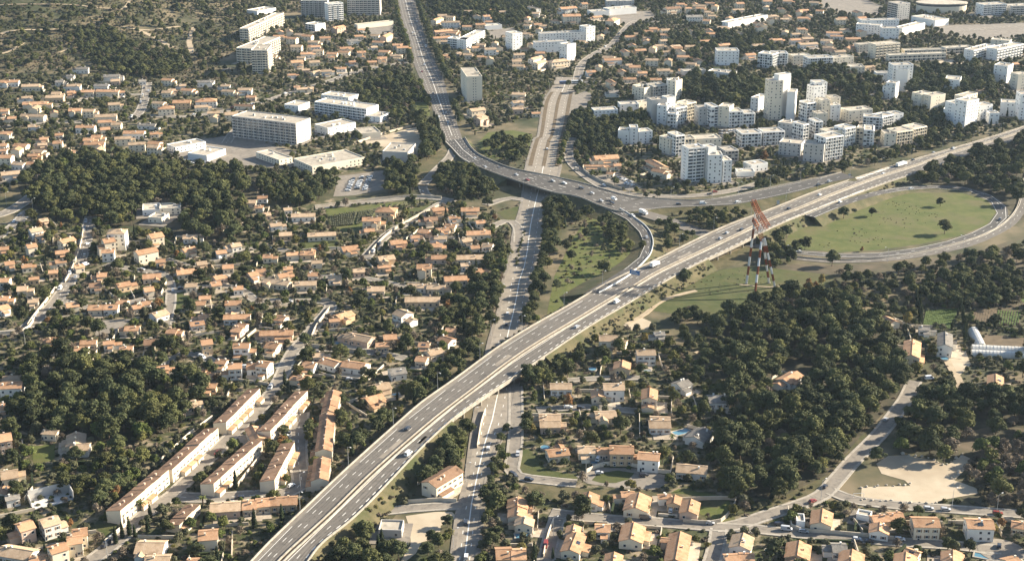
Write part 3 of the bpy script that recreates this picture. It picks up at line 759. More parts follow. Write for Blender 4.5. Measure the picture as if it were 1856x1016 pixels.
# ------------------------------------------------------------------ houses: ridge ends in enlarged tiles, depth (m), storeys, roof colour
HOUSES = {
(0, 3): '''0 100 60 90 9 2 o;550 75 545 165 9 1 t;510 168 650 163 8 1 t;310 62 420 70 5 1 t;120 752 235 717 8 2 o;290 722 420 684 8 2 t;520 792 630 777 7 2 o;480 847 600 830 7 2 o;350 917 480 878 7 2 o
0 903 245 943 9 1 t;210 987 330 977 8 1 o;990 878 1195 880 11 1 t;1050 985 1235 976 9 1 t;1435 802 1580 790 9 2 o;1350 1006 1480 1000 8 1 o;1520 602 1745 587 9 1 t;1760 582 1856 577 9 1 o;0 372 130 352 9 1 t;0 505 20 480 8 1 o;60 535 110 525 6 1 g''',
(1, 3): '''5 570 90 563 8 1 o;97 560 300 549 8 1 o;1450 322 1250 440 9 2 b;1735 930 1856 925 10 1 o;-30 30 20 120 7 1 o''',
(2, 3): '''200 2 350 0 8 1 t;250 214 410 196 8 1 o;475 186 605 185 8 1 t;622 200 698 196 6 1 o;707 182 885 186 9 2 o;912 226 1075 240 8 2 o;1190 312 1420 330 9 1 t;1400 42 1320 110 10 1 g;990 0 1150 0 9 1 t;562 508 545 577 9 1 o
45 545 38 610 9 1 o;42 620 36 680 8 1 o;95 690 85 735 8 1 t;925 515 897 625 11 1 o;820 516 862 515 5 1 o;1182 532 1172 590 6 1 o;1300 562 1280 650 8 1 o;470 802 420 930 8 1 o;450 750 440 795 6 1 o;600 752 715 756 7 1 o
885 732 860 850 10 1 o;1222 797 1185 1000 9 1 o;1680 807 1652 900 9 1 t;1545 972 1645 966 6 1 o;1665 962 1740 966 6 1 o;742 945 732 1012 7 1 o;0 936 95 934 9 1 o;1075 535 1140 532 4 1 o''',
(3, 3): '''397 632 386 730 9 1 o;750 692 880 682 6 1 o;812 730 806 792 8 1 o;887 668 965 664 6 1 o;1045 702 1240 706 9 2 o;1435 712 1635 720 9 2 o;1795 731 1850 740 6 1 o;228 862 212 970 10 1 o;465 892 570 895 8 1 g;612 925 602 1012 10 1 o
1002 945 996 1020 9 1 o;1342 930 1342 1020 9 1 o;1020 925 1080 945 5 1 o;1745 1000 1790 990 7 1 o''',
(2, 2): '''630 396 765 396 9 2 t;775 425 815 430 6 1 t;900 502 1040 500 8 2 t;802 572 796 622 9 1 o;1030 370 1105 366 6 1 g;275 746 435 745 8 1 t;622 778 627 832 7 1 o;660 746 815 745 9 2 t;1000 772 996 842 8 2 o;1190 742 1275 712 8 1 g;1420 832 1570 830 10 1 g;195 970 355 970 9 1 t;600 950 755 945 9 1 t;1000 985 1150 990 9 1 t''',
(3, 2): '''110 712 212 652 9 1 o;840 252 920 290 9 1 o;1052 417 1042 540 9 2 o;1285 367 1286 460 8 2 g;1652 672 1652 750 8 1 o;1100 332 1165 335 5 1 g''',
(1, 2): '''805 42 935 40 9 1 t;1100 17 1240 22 8 1 t;1240 28 1370 32 8 1 t;1080 116 1335 116 9 1 t;1030 202 1100 228 10 2 t;580 250 690 215 8 1 o;545 275 590 272 5 1 o;650 372 845 410 9 1 t;920 392 1020 386 8 1 o;865 450 965 446 6 1 o
1180 446 1260 450 7 1 o;1340 397 1425 420 8 1 o;1230 512 1350 482 8 1 t;1160 546 1245 555 7 1 o;340 587 435 595 8 1 o;415 525 490 521 6 1 t;470 552 610 590 8 1 o;630 577 800 600 9 1 o;310 681 380 690 7 1 o;960 642 1085 626 9 1 g
830 762 970 732 9 1 t;790 852 910 816 9 1 o;10 577 105 590 8 2 o;25 362 270 356 8 1 o;130 247 220 260 8 1 o;80 442 170 455 9 1 o;1380 340 1450 345 6 1 o;60 -20 250 5 8 1 t;280 5 440 0 8 1 t''',
(0, 2): '''120 42 200 36 9 1 t;0 112 55 110 8 1 o;0 182 40 172 8 1 o;200 132 280 126 7 1 t;470 166 570 151 8 1 o;640 176 748 173 9 1 o;752 173 860 170 9 1 o;862 136 915 140 7 1 o;950 181 1040 166 7 1 o;1022 146 1095 145 7 1 o;1100 236 1200 206 9 1 t;1040 51 1110 41 8 1 o
840 22 940 2 8 1 o;1390 151 1490 146 7 1 o;1440 111 1530 106 6 1 o;1520 12 1600 0 8 1 o;1630 146 1750 141 8 1 o;1440 246 1510 241 7 1 o;1370 301 1480 286 7 1 o;1620 246 1815 241 8 1 o;1690 332 1760 340 8 1 o;1715 306 1790 315 6 1 o;905 327 1010 326 8 1 o;1215 346 1285 350 7 1 o
1450 432 1540 421 8 2 o;1690 452 1810 450 8 2 o;360 411 420 416 7 1 o;300 476 360 471 7 1 o;580 431 700 426 7 1 o;540 476 640 475 7 1 o;760 436 815 431 6 1 o;865 476 965 471 7 1 o;1040 427 1125 421 9 1 b;1650 602 1755 596 8 2 o;1800 602 1860 600 8 1 o;1430 641 1480 650 6 1 o
1495 746 1560 745 6 1 o;0 737 165 730 9 2 o;20 690 190 685 6 1 t;0 892 65 886 9 1 o;1130 621 1225 611 6 1 o;1325 885 1420 860 6 1 t;640 20 735 10 8 1 b;1340 20 1430 15 7 1 t;1690 40 1760 35 7 1 o;1570 570 1640 575 6 1 o''',
(0, 1): '''210 642 300 626 8 2 t;280 571 345 561 7 1 t;260 681 320 676 6 1 t;180 756 265 741 8 2 o;430 721 530 696 8 2 o;395 801 500 791 7 1 o;395 866 480 856 7 1 o;735 716 830 701 9 3 o;735 791 830 786 7 2 o;780 641 915 640 10 4 t;1070 681 1180 661 10 2 o;980 801 1130 771 9 2 o;1130 861 1195 856 7 1 o
1325 686 1440 681 8 1 t;1320 786 1410 766 7 1 o;1700 591 1790 596 7 1 t;1660 751 1745 736 8 1 t;1745 431 1860 430 8 1 t;700 961 775 956 8 1 o;1030 971 1170 961 9 1 o;1275 941 1410 926 9 1 o;1610 901 1695 896 8 1 o;1545 986 1610 971 7 1 o;1795 961 1860 946 8 1 o
350 941 425 936 6 1 o;0 996 70 995 8 1 o;0 771 55 766 7 1 o;220 991 270 986 5 1 o;95 151 185 160 8 1 t;200 151 320 160 8 1 o;0 231 150 216 9 1 t;610 11 760 6 9 1 o;380 6 455 1 8 1 o;425 71 550 70 8 1 o;200 96 280 95 7 1 o;0 21 55 20 8 1 o;0 61 50 60 7 1 o
270 20 340 15 7 1 t;1560 800 1640 790 7 1 o;1420 880 1500 870 7 1 t;540 905 600 895 6 1 o;150 900 230 890 7 1 o;30 880 100 870 7 1 o''',
(1, 1): '''255 531 430 526 8 1 t;870 481 1020 486 11 2 o;770 556 905 555 9 2 o;780 641 860 636 7 1 o;1270 491 1360 481 8 1 o;1215 556 1315 551 8 1 b;1485 486 1620 485 9 1 o;1180 636 1260 645 9 1 o;1370 601 1450 606 8 1 o;1300 636 1400 631 7 1 o;1590 581 1660 576 7 1 o;1400 551 1450 546 6 1 o
1525 656 1700 651 9 1 o;1485 711 1560 701 8 1 t;1640 741 1720 746 8 1 t;1555 761 1615 756 7 1 o;1290 691 1385 690 7 1 t;1210 746 1350 745 8 1 o;965 726 1065 716 9 1 o;880 841 1000 826 9 1 t;615 771 740 756 10 1 o;370 671 580 661 8 1 t;165 666 260 661 8 1 t;95 601 185 591 8 1 t
50 526 95 521 7 1 t;10 401 85 400 7 1 o;0 471 45 470 6 1 o;320 801 430 800 8 1 o;215 815 310 805 6 1 o;50 826 120 825 7 1 o;0 931 65 926 7 1 o;200 916 260 911 6 1 o;150 971 235 956 7 1 o;400 871 480 866 6 1 t;380 956 445 955 7 1 o;1270 831 1385 830 8 1 o;1450 831 1660 826 9 1 t
1165 896 1275 895 9 2 o;1570 931 1635 926 8 1 o;1360 986 1530 976 9 1 o;880 905 980 900 5 1 o;205 490 250 485 6 1 t;1480 890 1560 885 6 1 t;1120 690 1180 685 6 1 o;520 980 620 975 8 1 t;700 930 790 925 7 1 t''',
(2, 1): '''590 112 770 102 11 1 o;735 166 790 165 7 1 o;1000 131 1110 190 9 1 o;1030 196 1120 215 9 1 o;695 226 735 230 5 1 o;520 176 700 178 4 1 o''',
(0, 0): '''150 741 360 731 9 1 o;585 651 685 650 8 1 o;695 646 870 650 8 1 o;485 656 540 655 7 1 o;330 691 465 686 9 1 t;0 791 65 786 8 1 o;50 846 120 841 7 1 o;155 821 325 830 8 1 t;495 786 595 781 9 1 o;685 831 850 821 9 1 t;550 906 690 905 8 1 o;895 946 1050 945 9 1 o;720 926 800 916 8 1 o
1000 891 1130 895 7 1 g;0 951 90 950 8 1 o;285 996 350 991 7 1 o;395 966 460 961 7 1 o;155 611 290 606 9 1 t;0 581 140 576 9 1 o;550 486 645 485 8 1 g;745 541 870 536 9 1 g;400 581 465 580 7 1 g;480 541 540 540 7 1 g;685 606 790 610 8 1 g;1140 771 1265 761 10 2 o;1250 726 1385 721 10 2 o;1410 716 1575 706 12 2 o
1420 581 1555 580 8 1 g;1215 646 1275 641 7 1 t;1295 611 1350 606 7 1 t;1600 611 1670 610 7 1 t;1725 636 1830 635 8 1 t;1785 691 1856 690 7 1 o;480 611 590 605 8 1 t;800 575 870 570 8 1 t;860 660 900 655 6 1 o;1000 580 1060 575 7 1 g;150 700 240 690 7 1 t;1080 960 1150 950 7 1 o;600 1000 680 995 8 1 o;200 905 260 900 7 1 t;1700 750 1840 760 6 1 b''',
(1, 0): '''460 266 540 261 8 2 o;395 331 465 326 7 2 o;320 381 410 376 8 1 o;255 441 335 431 9 2 o;520 406 570 405 6 1 o;605 341 690 336 8 1 o;655 286 740 281 8 1 g;730 371 795 366 7 2 o;670 441 740 436 7 1 o;805 441 875 436 7 1 o;880 411 950 410 8 1 o;975 391 1060 395 7 1 t;990 316 1065 315 8 1 o;470 506 550 501 8 1 t
565 486 655 485 7 1 o;225 536 290 531 6 1 o;275 621 320 620 6 1 o;555 196 635 181 8 2 o;735 211 770 206 6 1 o;900 271 990 226 8 2 o;1285 141 1340 121 8 2 o;1290 226 1420 206 8 2 o;1340 151 1480 150 8 2 t;1645 111 1695 106 8 2 o;1590 171 1660 165 7 2 o;1655 346 1740 341 9 2 t;1600 401 1655 400 7 1 o;1350 396 1405 391 6 1 o
1560 791 1640 771 9 2 t;1600 851 1660 831 8 2 t;290 640 420 625 6 1 t;1290 270 1400 255 8 2 o;330 500 390 495 6 1 t;1450 380 1490 375 6 1 t;830 335 880 330 7 1 t;400 520 460 505 6 1 t''',
(2, 0): '''665 426 790 416 9 1 o;890 356 970 351 8 1 o;910 516 980 515 8 1 o;535 511 605 506 8 1 o;805 561 900 560 7 1 o;1000 566 1085 565 7 1 o;1205 501 1250 500 6 1 o;700 571 735 590 7 2 o;700 656 775 651 9 1 g;1155 331 1210 321 8 1 t;115 36 205 60 8 2 t;130 86 200 90 8 1 t;280 146 330 141 6 1 o;90 146 145 150 6 1 t;0 431 70 430 8 2 t;10 386 90 381 8 2 t
135 421 215 401 8 2 t;165 451 235 431 8 2 t;280 441 400 416 10 2 t;690 151 770 111 12 2 o;350 56 460 41 10 2 o;325 106 535 96 12 3 o;1120 56 1205 41 11 2 b;1260 111 1380 106 10 2 g;0 666 100 670 8 1 t;0 731 80 721 8 1 t;0 776 80 771 8 1 t;140 813 205 809 5 1 o;500 20 545 15 9 2 o;1310 30 1410 35 9 2 t;590 120 640 110 7 1 o;1600 65 1680 60 8 1 t;820 465 870 460 6 1 t
1080 370 1140 365 6 1 t;1240 545 1270 550 5 1 o;1360 345 1410 340 7 1 t;1500 320 1570 310 8 1 o;1690 390 1760 380 8 1 o;1740 320 1830 315 8 1 t''',
(3, 0): '''10 281 100 276 8 1 o;160 281 235 276 8 1 o;245 271 325 266 8 1 t;220 316 360 301 8 1 t;380 281 470 285 8 1 t;420 226 540 230 8 1 o;450 251 550 255 7 1 o;560 271 670 270 8 1 o;555 346 655 316 8 1 o;395 331 480 335 8 1 t;480 365 560 360 8 1 t;10 110 60 105 8 1 t;220 70 290 65 7 1 o;90 130 150 130 7 1 t;700 480 760 470 7 1 t;1200 570 1240 565 6 1 o;1500 655 1560 650 6 1 t;1770 455 1810 450 7 1 o''',
}
# long terraces: ridge ends in photograph pixels
TERRACES = [(205, 925, 293, 852, 7.6, 2, 'b', 'the garden rubble slope'), (299, 850, 383, 775, 7.6, 2, 'b', 'the garden rubble slope'), (398, 765, 460, 704, 7.2, 2, 'b', 'the small gardens'), (375, 876, 463, 798, 7.2, 2, 'b', 'the middle street'),
            (478, 781, 546, 708, 7.2, 2, 'b', 'the car court'), (484, 870, 521, 803, 7.2, 2, 'b', 'the car court'), (605, 707, 596, 745, 8.2, 2, 'r', 'the motorway trees'), (594, 748, 586, 815, 8.2, 2, 'r', 'the motorway trees'),
            (584, 828, 579, 868, 8.2, 2, 'r', 'the motorway trees'), (312, 950, 350, 913, 7.2, 1, 'b', 'the palm')]

ROOFN = {'r': 'russet', 'o': 'terracotta', 't': 'pale tan', 'b': 'brown', 'g': 'grey'}
ROOFM = {'r': 'roof_russet', 'o': 'roof_orange', 't': 'roof_tan', 'b': 'roof_brown', 'g': 'roof_grey'}
LANDMARKS = [(1440, 670, 'inside the knoll wood'), (1660, 640, 'at the farm by the greenhouses'), (1180, 900, 'beside the oval green island'), (1100, 700, 'below the motorway pines'),
    (1000, 980, 'beside the pale lane'), (1200, 980, 'behind the walled corner garden'), (1650, 960, 'below the gravel lot'), (1380, 1000, 'by the lane corner'),
    (800, 960, 'near the avenue bridge'), (640, 650, 'beside the motorway trees'), (760, 600, 'above the avenue trees'), (850, 440, 'beside the avenue pines'), (720, 380, 'next to the vine rows'),
    (600, 440, 'by the terraced lawn'), (560, 560, 'on the steep lane'), (460, 640, 'above the brown terraces'), (330, 530, 'beside the open grass plot'), (180, 560, 'by the lane of parked cars'),
    (60, 540, 'at the crossroads'), (230, 440, 'below the dense pine wood'), (90, 440, 'by the wide road bend'), (60, 660, 'beside the lower wood'), (60, 980, 'beside the long rubble wall'), (30, 880, 'near the roofless concrete shell'),
    (280, 980, 'below the terraces and the palm'), (430, 920, 'at the foot of the terraces'), (120, 170, 'under the scrub hill'), (60, 250, 'among the hillside gardens'), (220, 240, 'along the road to the slab block'), (350, 190, 'beside the school yard'),
    (560, 100, 'behind the school trees'), (690, 110, 'beside the wide boulevard'), (800, 50, 'across the boulevard'), (870, 90, 'by the curved white flats'), (950, 110, 'on the stepped street'), (1060, 140, 'near the bus stop junction'), (1140, 110, 'among the upper garden trees'), (1020, 25, 'by the church hall roof'),
    (1120, 290, 'above the overpass car park'), (1180, 150, 'behind the white flats'), (1460, 75, 'in the upper row streets'), (1560, 80, 'above the courtyard flats'), (1780, 150, 'between the eastern flats'), (940, 180, 'beside the avenue head'), (1300, 30, 'on the far wooded ridge'), (1640, 120, 'between the eastern flats'), (430, 330, 'beside the hospital car park')]

def zone_of(px, py):
    return min(LANDMARKS, key=lambda l: ((l[0] - px) / 1.6) ** 2 + (l[1] - py) ** 2)[2]

WIN = {}
def window_mesh(w, h, mi_sh):
    key = (round(w, 1), round(h, 1), mi_sh)
    if key not in WIN:
        mb = MB()   # x = outward, y = along the wall
        f = 0.09
        for (y0, y1, z0, z1) in ((-w / 2, w / 2, -h / 2, -h / 2 + f), (-w / 2, w / 2, h / 2 - f, h / 2), (-w / 2, -w / 2 + f, -h / 2 + f, h / 2 - f), (w / 2 - f, w / 2, -h / 2 + f, h / 2 - f)):
            mb.box(-0.02, y0, z0, 0.07, y1, z1, 0)
        mb.quad((0.015, -w / 2 + f, -h / 2 + f), (0.015, w / 2 - f, -h / 2 + f), (0.015, w / 2 - f, h / 2 - f), (0.015, -w / 2 + f, h / 2 - f), 1)
        if mi_sh:
            for s in (-1, 1):
                c = s * (w / 2 + 0.28)
                mb.box(-0.02, c - 0.25, -h / 2, 0.06, c + 0.25, h / 2, 2)
        mb.box(-0.02, -w / 2 - 0.1, -h / 2 - 0.1, 0.13, w / 2 + 0.1, -h / 2, 0)
        WIN[key] = mb.mesh('window', ['wall_white', 'glass', 'shutter'])
    return WIN[key]

def gable(wall, roof, x0, x1, y0, y1, ze, rise, ov=0.45, th=0.22, hip=0.0, mono=0):
    """walls and pitched roof over the rectangle, ridge along x; mono: +1/-1 slopes down to that y side"""
    yc = (y0 + y1) / 2
    slope = rise / ((y1 - y0) / 2)
    if mono == 0:
        wall.poly([(x0, y0, 0), (x0, y0, ze), (x0, yc, ze + (rise if not hip else 0)), (x0, y1, ze), (x0, y1, 0)])
        wall.poly([(x1, y0, 0), (x1, y1, 0), (x1, y1, ze), (x1, yc, ze + (rise if not hip else 0)), (x1, y0, ze)])
        wall.quad((x0, y0, 0), (x1, y0, 0), (x1, y0, ze), (x0, y0, ze)); wall.quad((x0, y1, 0), (x0, y1, ze), (x1, y1, ze), (x1, y1, 0))
        zo = ze - ov * slope + 0.05; zr = ze + rise + 0.05
        X0, X1, Y0, Y1 = x0 - ov, x1 + ov, y0 - ov, y1 + ov
        hx = hip * (Y1 - Y0) / 2
        A, B = (X0 + hx, yc, zr + th), (X1 - hx, yc, zr + th)
        c = [(X0, Y0, zo + th), (X1, Y0, zo + th), (X1, Y1, zo + th), (X0, Y1, zo + th)]
        roof.quad(c[0], c[1], B, A); roof.quad(c[2], c[3], A, B)
        d = [(p[0], p[1], p[2] - th) for p in c]; Ad, Bd = (A[0], A[1], A[2] - th), (B[0], B[1], B[2] - th)
        if hip:
            roof.tri(c[1], c[2], B); roof.tri(c[3], c[0], A)
        else:
            roof.quad(c[1], d[1], Bd, B); roof.quad(c[2], B, Bd, d[2]); roof.quad(c[0], A, Ad, d[0]); roof.quad(c[3], d[3], Ad, A)
        roof.quad(c[0], d[0], d[1], c[1]); roof.quad(c[2], d[2], d[3], c[3])
        roof.quad(d[0], Ad, Bd, d[1]); roof.quad(d[2], Bd, Ad, d[3])
        # ridge tiles
        roof.bar((A[0], yc, zr + th), (B[0], yc, zr + th), 0.16, sides=6)
    else:
        zl, zh = ze, ze + rise
        za, zb = (zh, zl) if mono > 0 else (zl, zh)     # heights at y0, y1
        wall.quad((x0, y0, 0), (x1, y0, 0), (x1, y0, za), (x0, y0, za)); wall.quad((x0, y1, 0), (x0, y1, zb), (x1, y1, zb), (x1, y1, 0))
        wall.quad((x0, y0, 0), (x0, y0, za), (x0, y1, zb), (x0, y1, 0)); wall.quad((x1, y0, 0), (x1, y1, 0), (x1, y1, zb), (x1, y0, za))
        s = (zb - za) / (y1 - y0)
        c = [(x0 - ov, y0 - ov * (mono < 0), za - s * ov * (mono < 0)), (x1 + ov, y0 - ov * (mono < 0), za - s * ov * (mono < 0)), (x1 + ov, y1 + ov * (mono > 0), zb + s * ov * (mono > 0)), (x0 - ov, y1 + ov * (mono > 0), zb + s * ov * (mono > 0))]
        u = [(p[0], p[1], p[2] + th + 0.05) for p in c]; d = [(p[0], p[1], p[2] + 0.05) for p in c]
        roof.quad(*u); roof.quad(*reversed(d))
        for i in range(4): roof.quad(d[i], d[(i + 1) % 4], u[(i + 1) % 4], u[i])

HOUSE_FOOT = []
def house(px1, py1, px2, py2, depth, floors, rc, seed):
    R_ = random.Random(seed)
    rise = depth * 0.18
    ze = floors * 2.9 + 0.9 + (1.2 if floors == 1 and py1 < 330 and depth >= 8 else 0.0)
    zr = ze + rise + 0.3
    a, b = place(px1, py1, zr), place(px2, py2, zr)
    cx, cy = (a[0] + b[0]) / 2, (a[1] + b[1]) / 2
    dx, dy = b[0] - a[0], b[1] - a[1]
    ln = math.hypot(dx, dy); ang = math.atan2(dy, dx)
    if abs(ang) < 0.6 or abs(abs(ang) - math.pi) < 0.6: ln = abs(dx) * (1 if abs(dy) < 0.35 * abs(dx) else 1.04)
    if py1 < 260 and abs(math.sin(ang)) < 0.75: ang *= 0.6
    ln = max(6.5, min(ln, 24.0)) - 0.7
    if ang > math.pi / 2: ang -= math.pi
    if ang < -math.pi / 2: ang += math.pi
    z0 = terrain(cx, cy) - 0.1
    pxm, pym = project(cx, cy, 0)
    near = pym > 560
    zone = zone_of((px1 + px2) / 2, (py1 + py2) / 2)
    wm = R_.choice(['wall_cream'] * 5 + ['wall_white'] * 3 + ['wall_ochre', 'wall_pink']) if rc != 'g' else 'wall_white'
    hx, hy = ln / 2, depth / 2
    wall, roof = MB(), MB()
    hip = 0.0
    if floors >= 2 and depth >= 10 and R_.random() < 0.6: hip = 1.0
    gable(wall, roof, -hx, hx, -hy, hy, ze, rise, hip=hip)
    ca, sa = math.cos(ang), math.sin(ang)
    def w2(x, y): return (cx + ca * x - sa * y, cy + sa * x + ca * y)
    feats = []
    foot = [(-hx, -hy), (hx, -hy), (hx, hy), (-hx, hy)]
    def ok(x0, x1, y0, y1):
        return all(free(*w2(x, y)) for x in np.linspace(x0, x1, 4) for y in np.linspace(y0, y1, 4))
    occ_parts = [foot]
    # lower wing in line with the ridge
    if R_.random() < 0.45:
        s = R_.choice((-1, 1)); wl_ = R_.uniform(3, 4.5); wd = depth * R_.uniform(0.6, 0.8)
        x0, x1 = (hx + 0.05, hx + wl_) if s > 0 else (-hx - wl_, -hx - 0.05)
        yo = R_.choice((-1, 1)) * (depth - wd) * 0.3
        if ok(x0 - .5, x1 + .5, yo - wd / 2, yo + wd / 2):
            gable(wall, roof, x0, x1, yo - wd / 2, yo + wd / 2, max(2.4, ze - R_.uniform(0.7, 1.2) - (2.2 if floors > 1 else 0)), wd * 0.16, ov=0.3)
            occ_parts.append([(x0, yo - wd / 2), (x1, yo - wd / 2), (x1, yo + wd / 2), (x0, yo + wd / 2)]); feats.append('low side wing')
    # lean-to or cross wing on the side towards the camera or away from it
    side = -1 if (-sa * 0 + ca * -1) < 0 else 1
    if R_.random() < 0.6:
        sd = side if R_.random() < 0.75 else -side
        pw = ln * R_.uniform(0.35, 0.6); pd = R_.uniform(2.2, 3.4); xo = R_.uniform(-1, 1) * (ln - pw) / 2
        y0, y1 = (hy + 0.03, hy + pd) if sd > 0 else (-hy - pd, -hy - 0.03)
        if ok(xo - pw / 2, xo + pw / 2, y0, y1):
            gable(wall, roof, xo - pw / 2, xo + pw / 2, y0, y1, 2.25, 0.5, ov=0.3, mono=sd)
            occ_parts.append([(xo - pw / 2, y0), (xo + pw / 2, y0), (xo + pw / 2, y1), (xo - pw / 2, y1)]); feats.append('lean-to porch' if sd == side else 'rear lean-to')
    if R_.random() < 0.4 and ln > 9:      # cross wing with its own gable
        sd = side if R_.random() < 0.6 else -side
        cw = R_.uniform(3.8, min(5.5, ln * .5)); cd = R_.uniform(2.0, 3.5); xo = R_.choice((-1, 1)) * (ln - cw) / 2 * R_.uniform(.5, .95)
        y0, y1 = (0.2, hy + cd) if sd > 0 else (-hy - cd, -0.2)
        if ok(xo - cw / 2, xo + cw / 2, hy + .3 if sd > 0 else y0, y1 if sd > 0 else -hy - .3):
            w_, r_ = MB(), MB(); gable(w_, r_, y0, y1, -cw / 2, cw / 2, ze - R_.uniform(.15, .5) if floors == 1 else ze - R_.uniform(.3, 2.4), cw * .18, ov=.3)
            for src_, dst in ((w_, wall), (r_, roof)):
                n_ = len(dst.v); dst.v += [(xo - y, x, z) for x, y, z in src_.v]; dst.f += [tuple(i + n_ for i in f) for f in src_.f]; dst.mi += src_.mi
            occ_parts.append([(xo - cw / 2, y0), (xo + cw / 2, y0), (xo + cw / 2, y1), (xo - cw / 2, y1)]); feats.append('cross wing')
    rt = {'o': 'terracotta', 't': 'pale tan', 'b': 'brown', 'g': 'grey'}[rc]
    size = 'small' if ln < 9 else ('long' if ln > 15 else '')
    wn_ = {'wall_cream': 'cream', 'wall_white': 'white', 'wall_ochre': 'ochre', 'wall_pink': 'pinkish'}[wm]
    hgt = {1: 'low', 2: 'two-storey', 3: 'three-storey', 4: 'four-storey'}[floors]
    label = ' '.join(w for w in (size, hgt, wn_, 'house with', rt, 'hip' if hip else '', 'roof', ('and ' + feats[0].replace('low side wing', 'wing').replace('lean-to porch', 'porch').replace('rear lean-to', 'annex')) if feats else '', zone) if w)
    h = thing('house', label, 'house', (cx, cy, z0), ang, 'houses ' + zone)
    wall.obj('wall', wm, h)
    r = roof.obj('roof', ROOFM[rc], h)
    nch = R_.choice((1, 1, 2))
    for k in range(nch):
        x, y = R_.uniform(-hx * .8, hx * .8), R_.uniform(-hy * .5, hy * .5)
        zb_ = ze + rise * (1 - abs(y) / hy)
        ch = MB(); ch.box(x - .35, y - .3, zb_ - .2, x + .35, y + .3, zb_ + 1.15); ch.box(x - .45, y - .4, zb_ + 1.15, x + .45, y + .4, zb_ + 1.28)
        ch.obj('chimney', wm, r)
    if near and rc == 'o' and R_.random() < 0.12 and not hip:
        sp = MB()
        for k in range(2):
            x = -1.2 + k * 1.3; s_ = -1 if (sa < 0.2) else 1
            pts = []
            for (xx, yy) in ((x, 0.35 * hy), (x + 1.1, 0.35 * hy), (x + 1.1, 0.75 * hy), (x, 0.75 * hy)):
                pts.append((xx, -yy * 1, ze + rise * (1 - yy / hy) + 0.42))
            sp.quad(*pts)
        sp.obj('roof_window', 'glass', r)
    # windows: (x, y, outward angle)
    shut = R_.random() < 0.6
    spots = []
    for f in range(floors):
        zc = 1.9 + f * 2.9
        nx_ = max(2, int(ln / 3.4))
        for s in (-1, 1):
            for k in range(nx_):
                x = -hx + (k + 0.5) * ln / nx_ + R_.uniform(-.3, .3)
                if R_.random() < 0.85: spots.append((x, s * hy, zc, s * math.pi / 2))
            for k in range(2):
                y = (-0.25 + 0.5 * k) * depth
                if R_.random() < 0.75: spots.append((s * hx, y, zc, 0 if s > 0 else math.pi))
    if near:
        me = window_mesh(1.25, 1.35, shut); door = window_mesh(1.0, 2.1, False)
        for i, (x, y, z, an) in enumerate(spots):
            w_ = link('window', me, h); w_.location = (x, y, z); w_.rotation_euler = (0, 0, an)
        d_ = link('door', door, h); d_.location = (R_.uniform(-.3, .3) * hx, side * hy, 1.17); d_.rotation_euler = (0, 0, side * math.pi / 2)
        d_.location.x = (math.floor(d_.location.x / 3.4) + 0.02) * 3.4 if ln > 7 else 0
    else:
        g = MB()
        for (x, y, z, an) in spots:
            c_, s_ = math.cos(an), math.sin(an)
            P = [(x + c_ * 0.05 - s_ * v, y + s_ * 0.05 + c_ * v, z + q) for v, q in ((-.6, -.65), (.6, -.65), (.6, .65), (-.6, .65))]
            Q = [(x - s_ * v, y + c_ * v, z + q) for v, q in ((-.6, -.65), (.6, -.65), (.6, .65), (-.6, .65))]
            g.quad(*P)
            for i in range(4): g.quad(Q[i], Q[(i + 1) % 4], P[(i + 1) % 4], P[i])
        g.obj('glazing', 'glass', h, 'stuff')
    for f in occ_parts:
        occupy(grow_quad([w2(*p) for p in f], 1.6)); open_front([w2(*p) for p in f], 15 if pym < 200 else 11 if pym < 380 else 7 if pym < 560 else 5)
    HOUSE_FOOT.append((cx, cy, ang, hx, hy, zone, pym))
    return h

seed = 100
for (c, r), s in HOUSES.items():
    for e in s.replace('\n', ';').split(';'):
        p = e.split()
        if len(p) < 7: continue
        x1, y1 = T(c, r, float(p[0]), float(p[1])); x2, y2 = T(c, r, float(p[2]), float(p[3]))
        seed += 1
        house(x1, y1, x2, y2, float(p[4]), int(p[5]), p[6], seed)

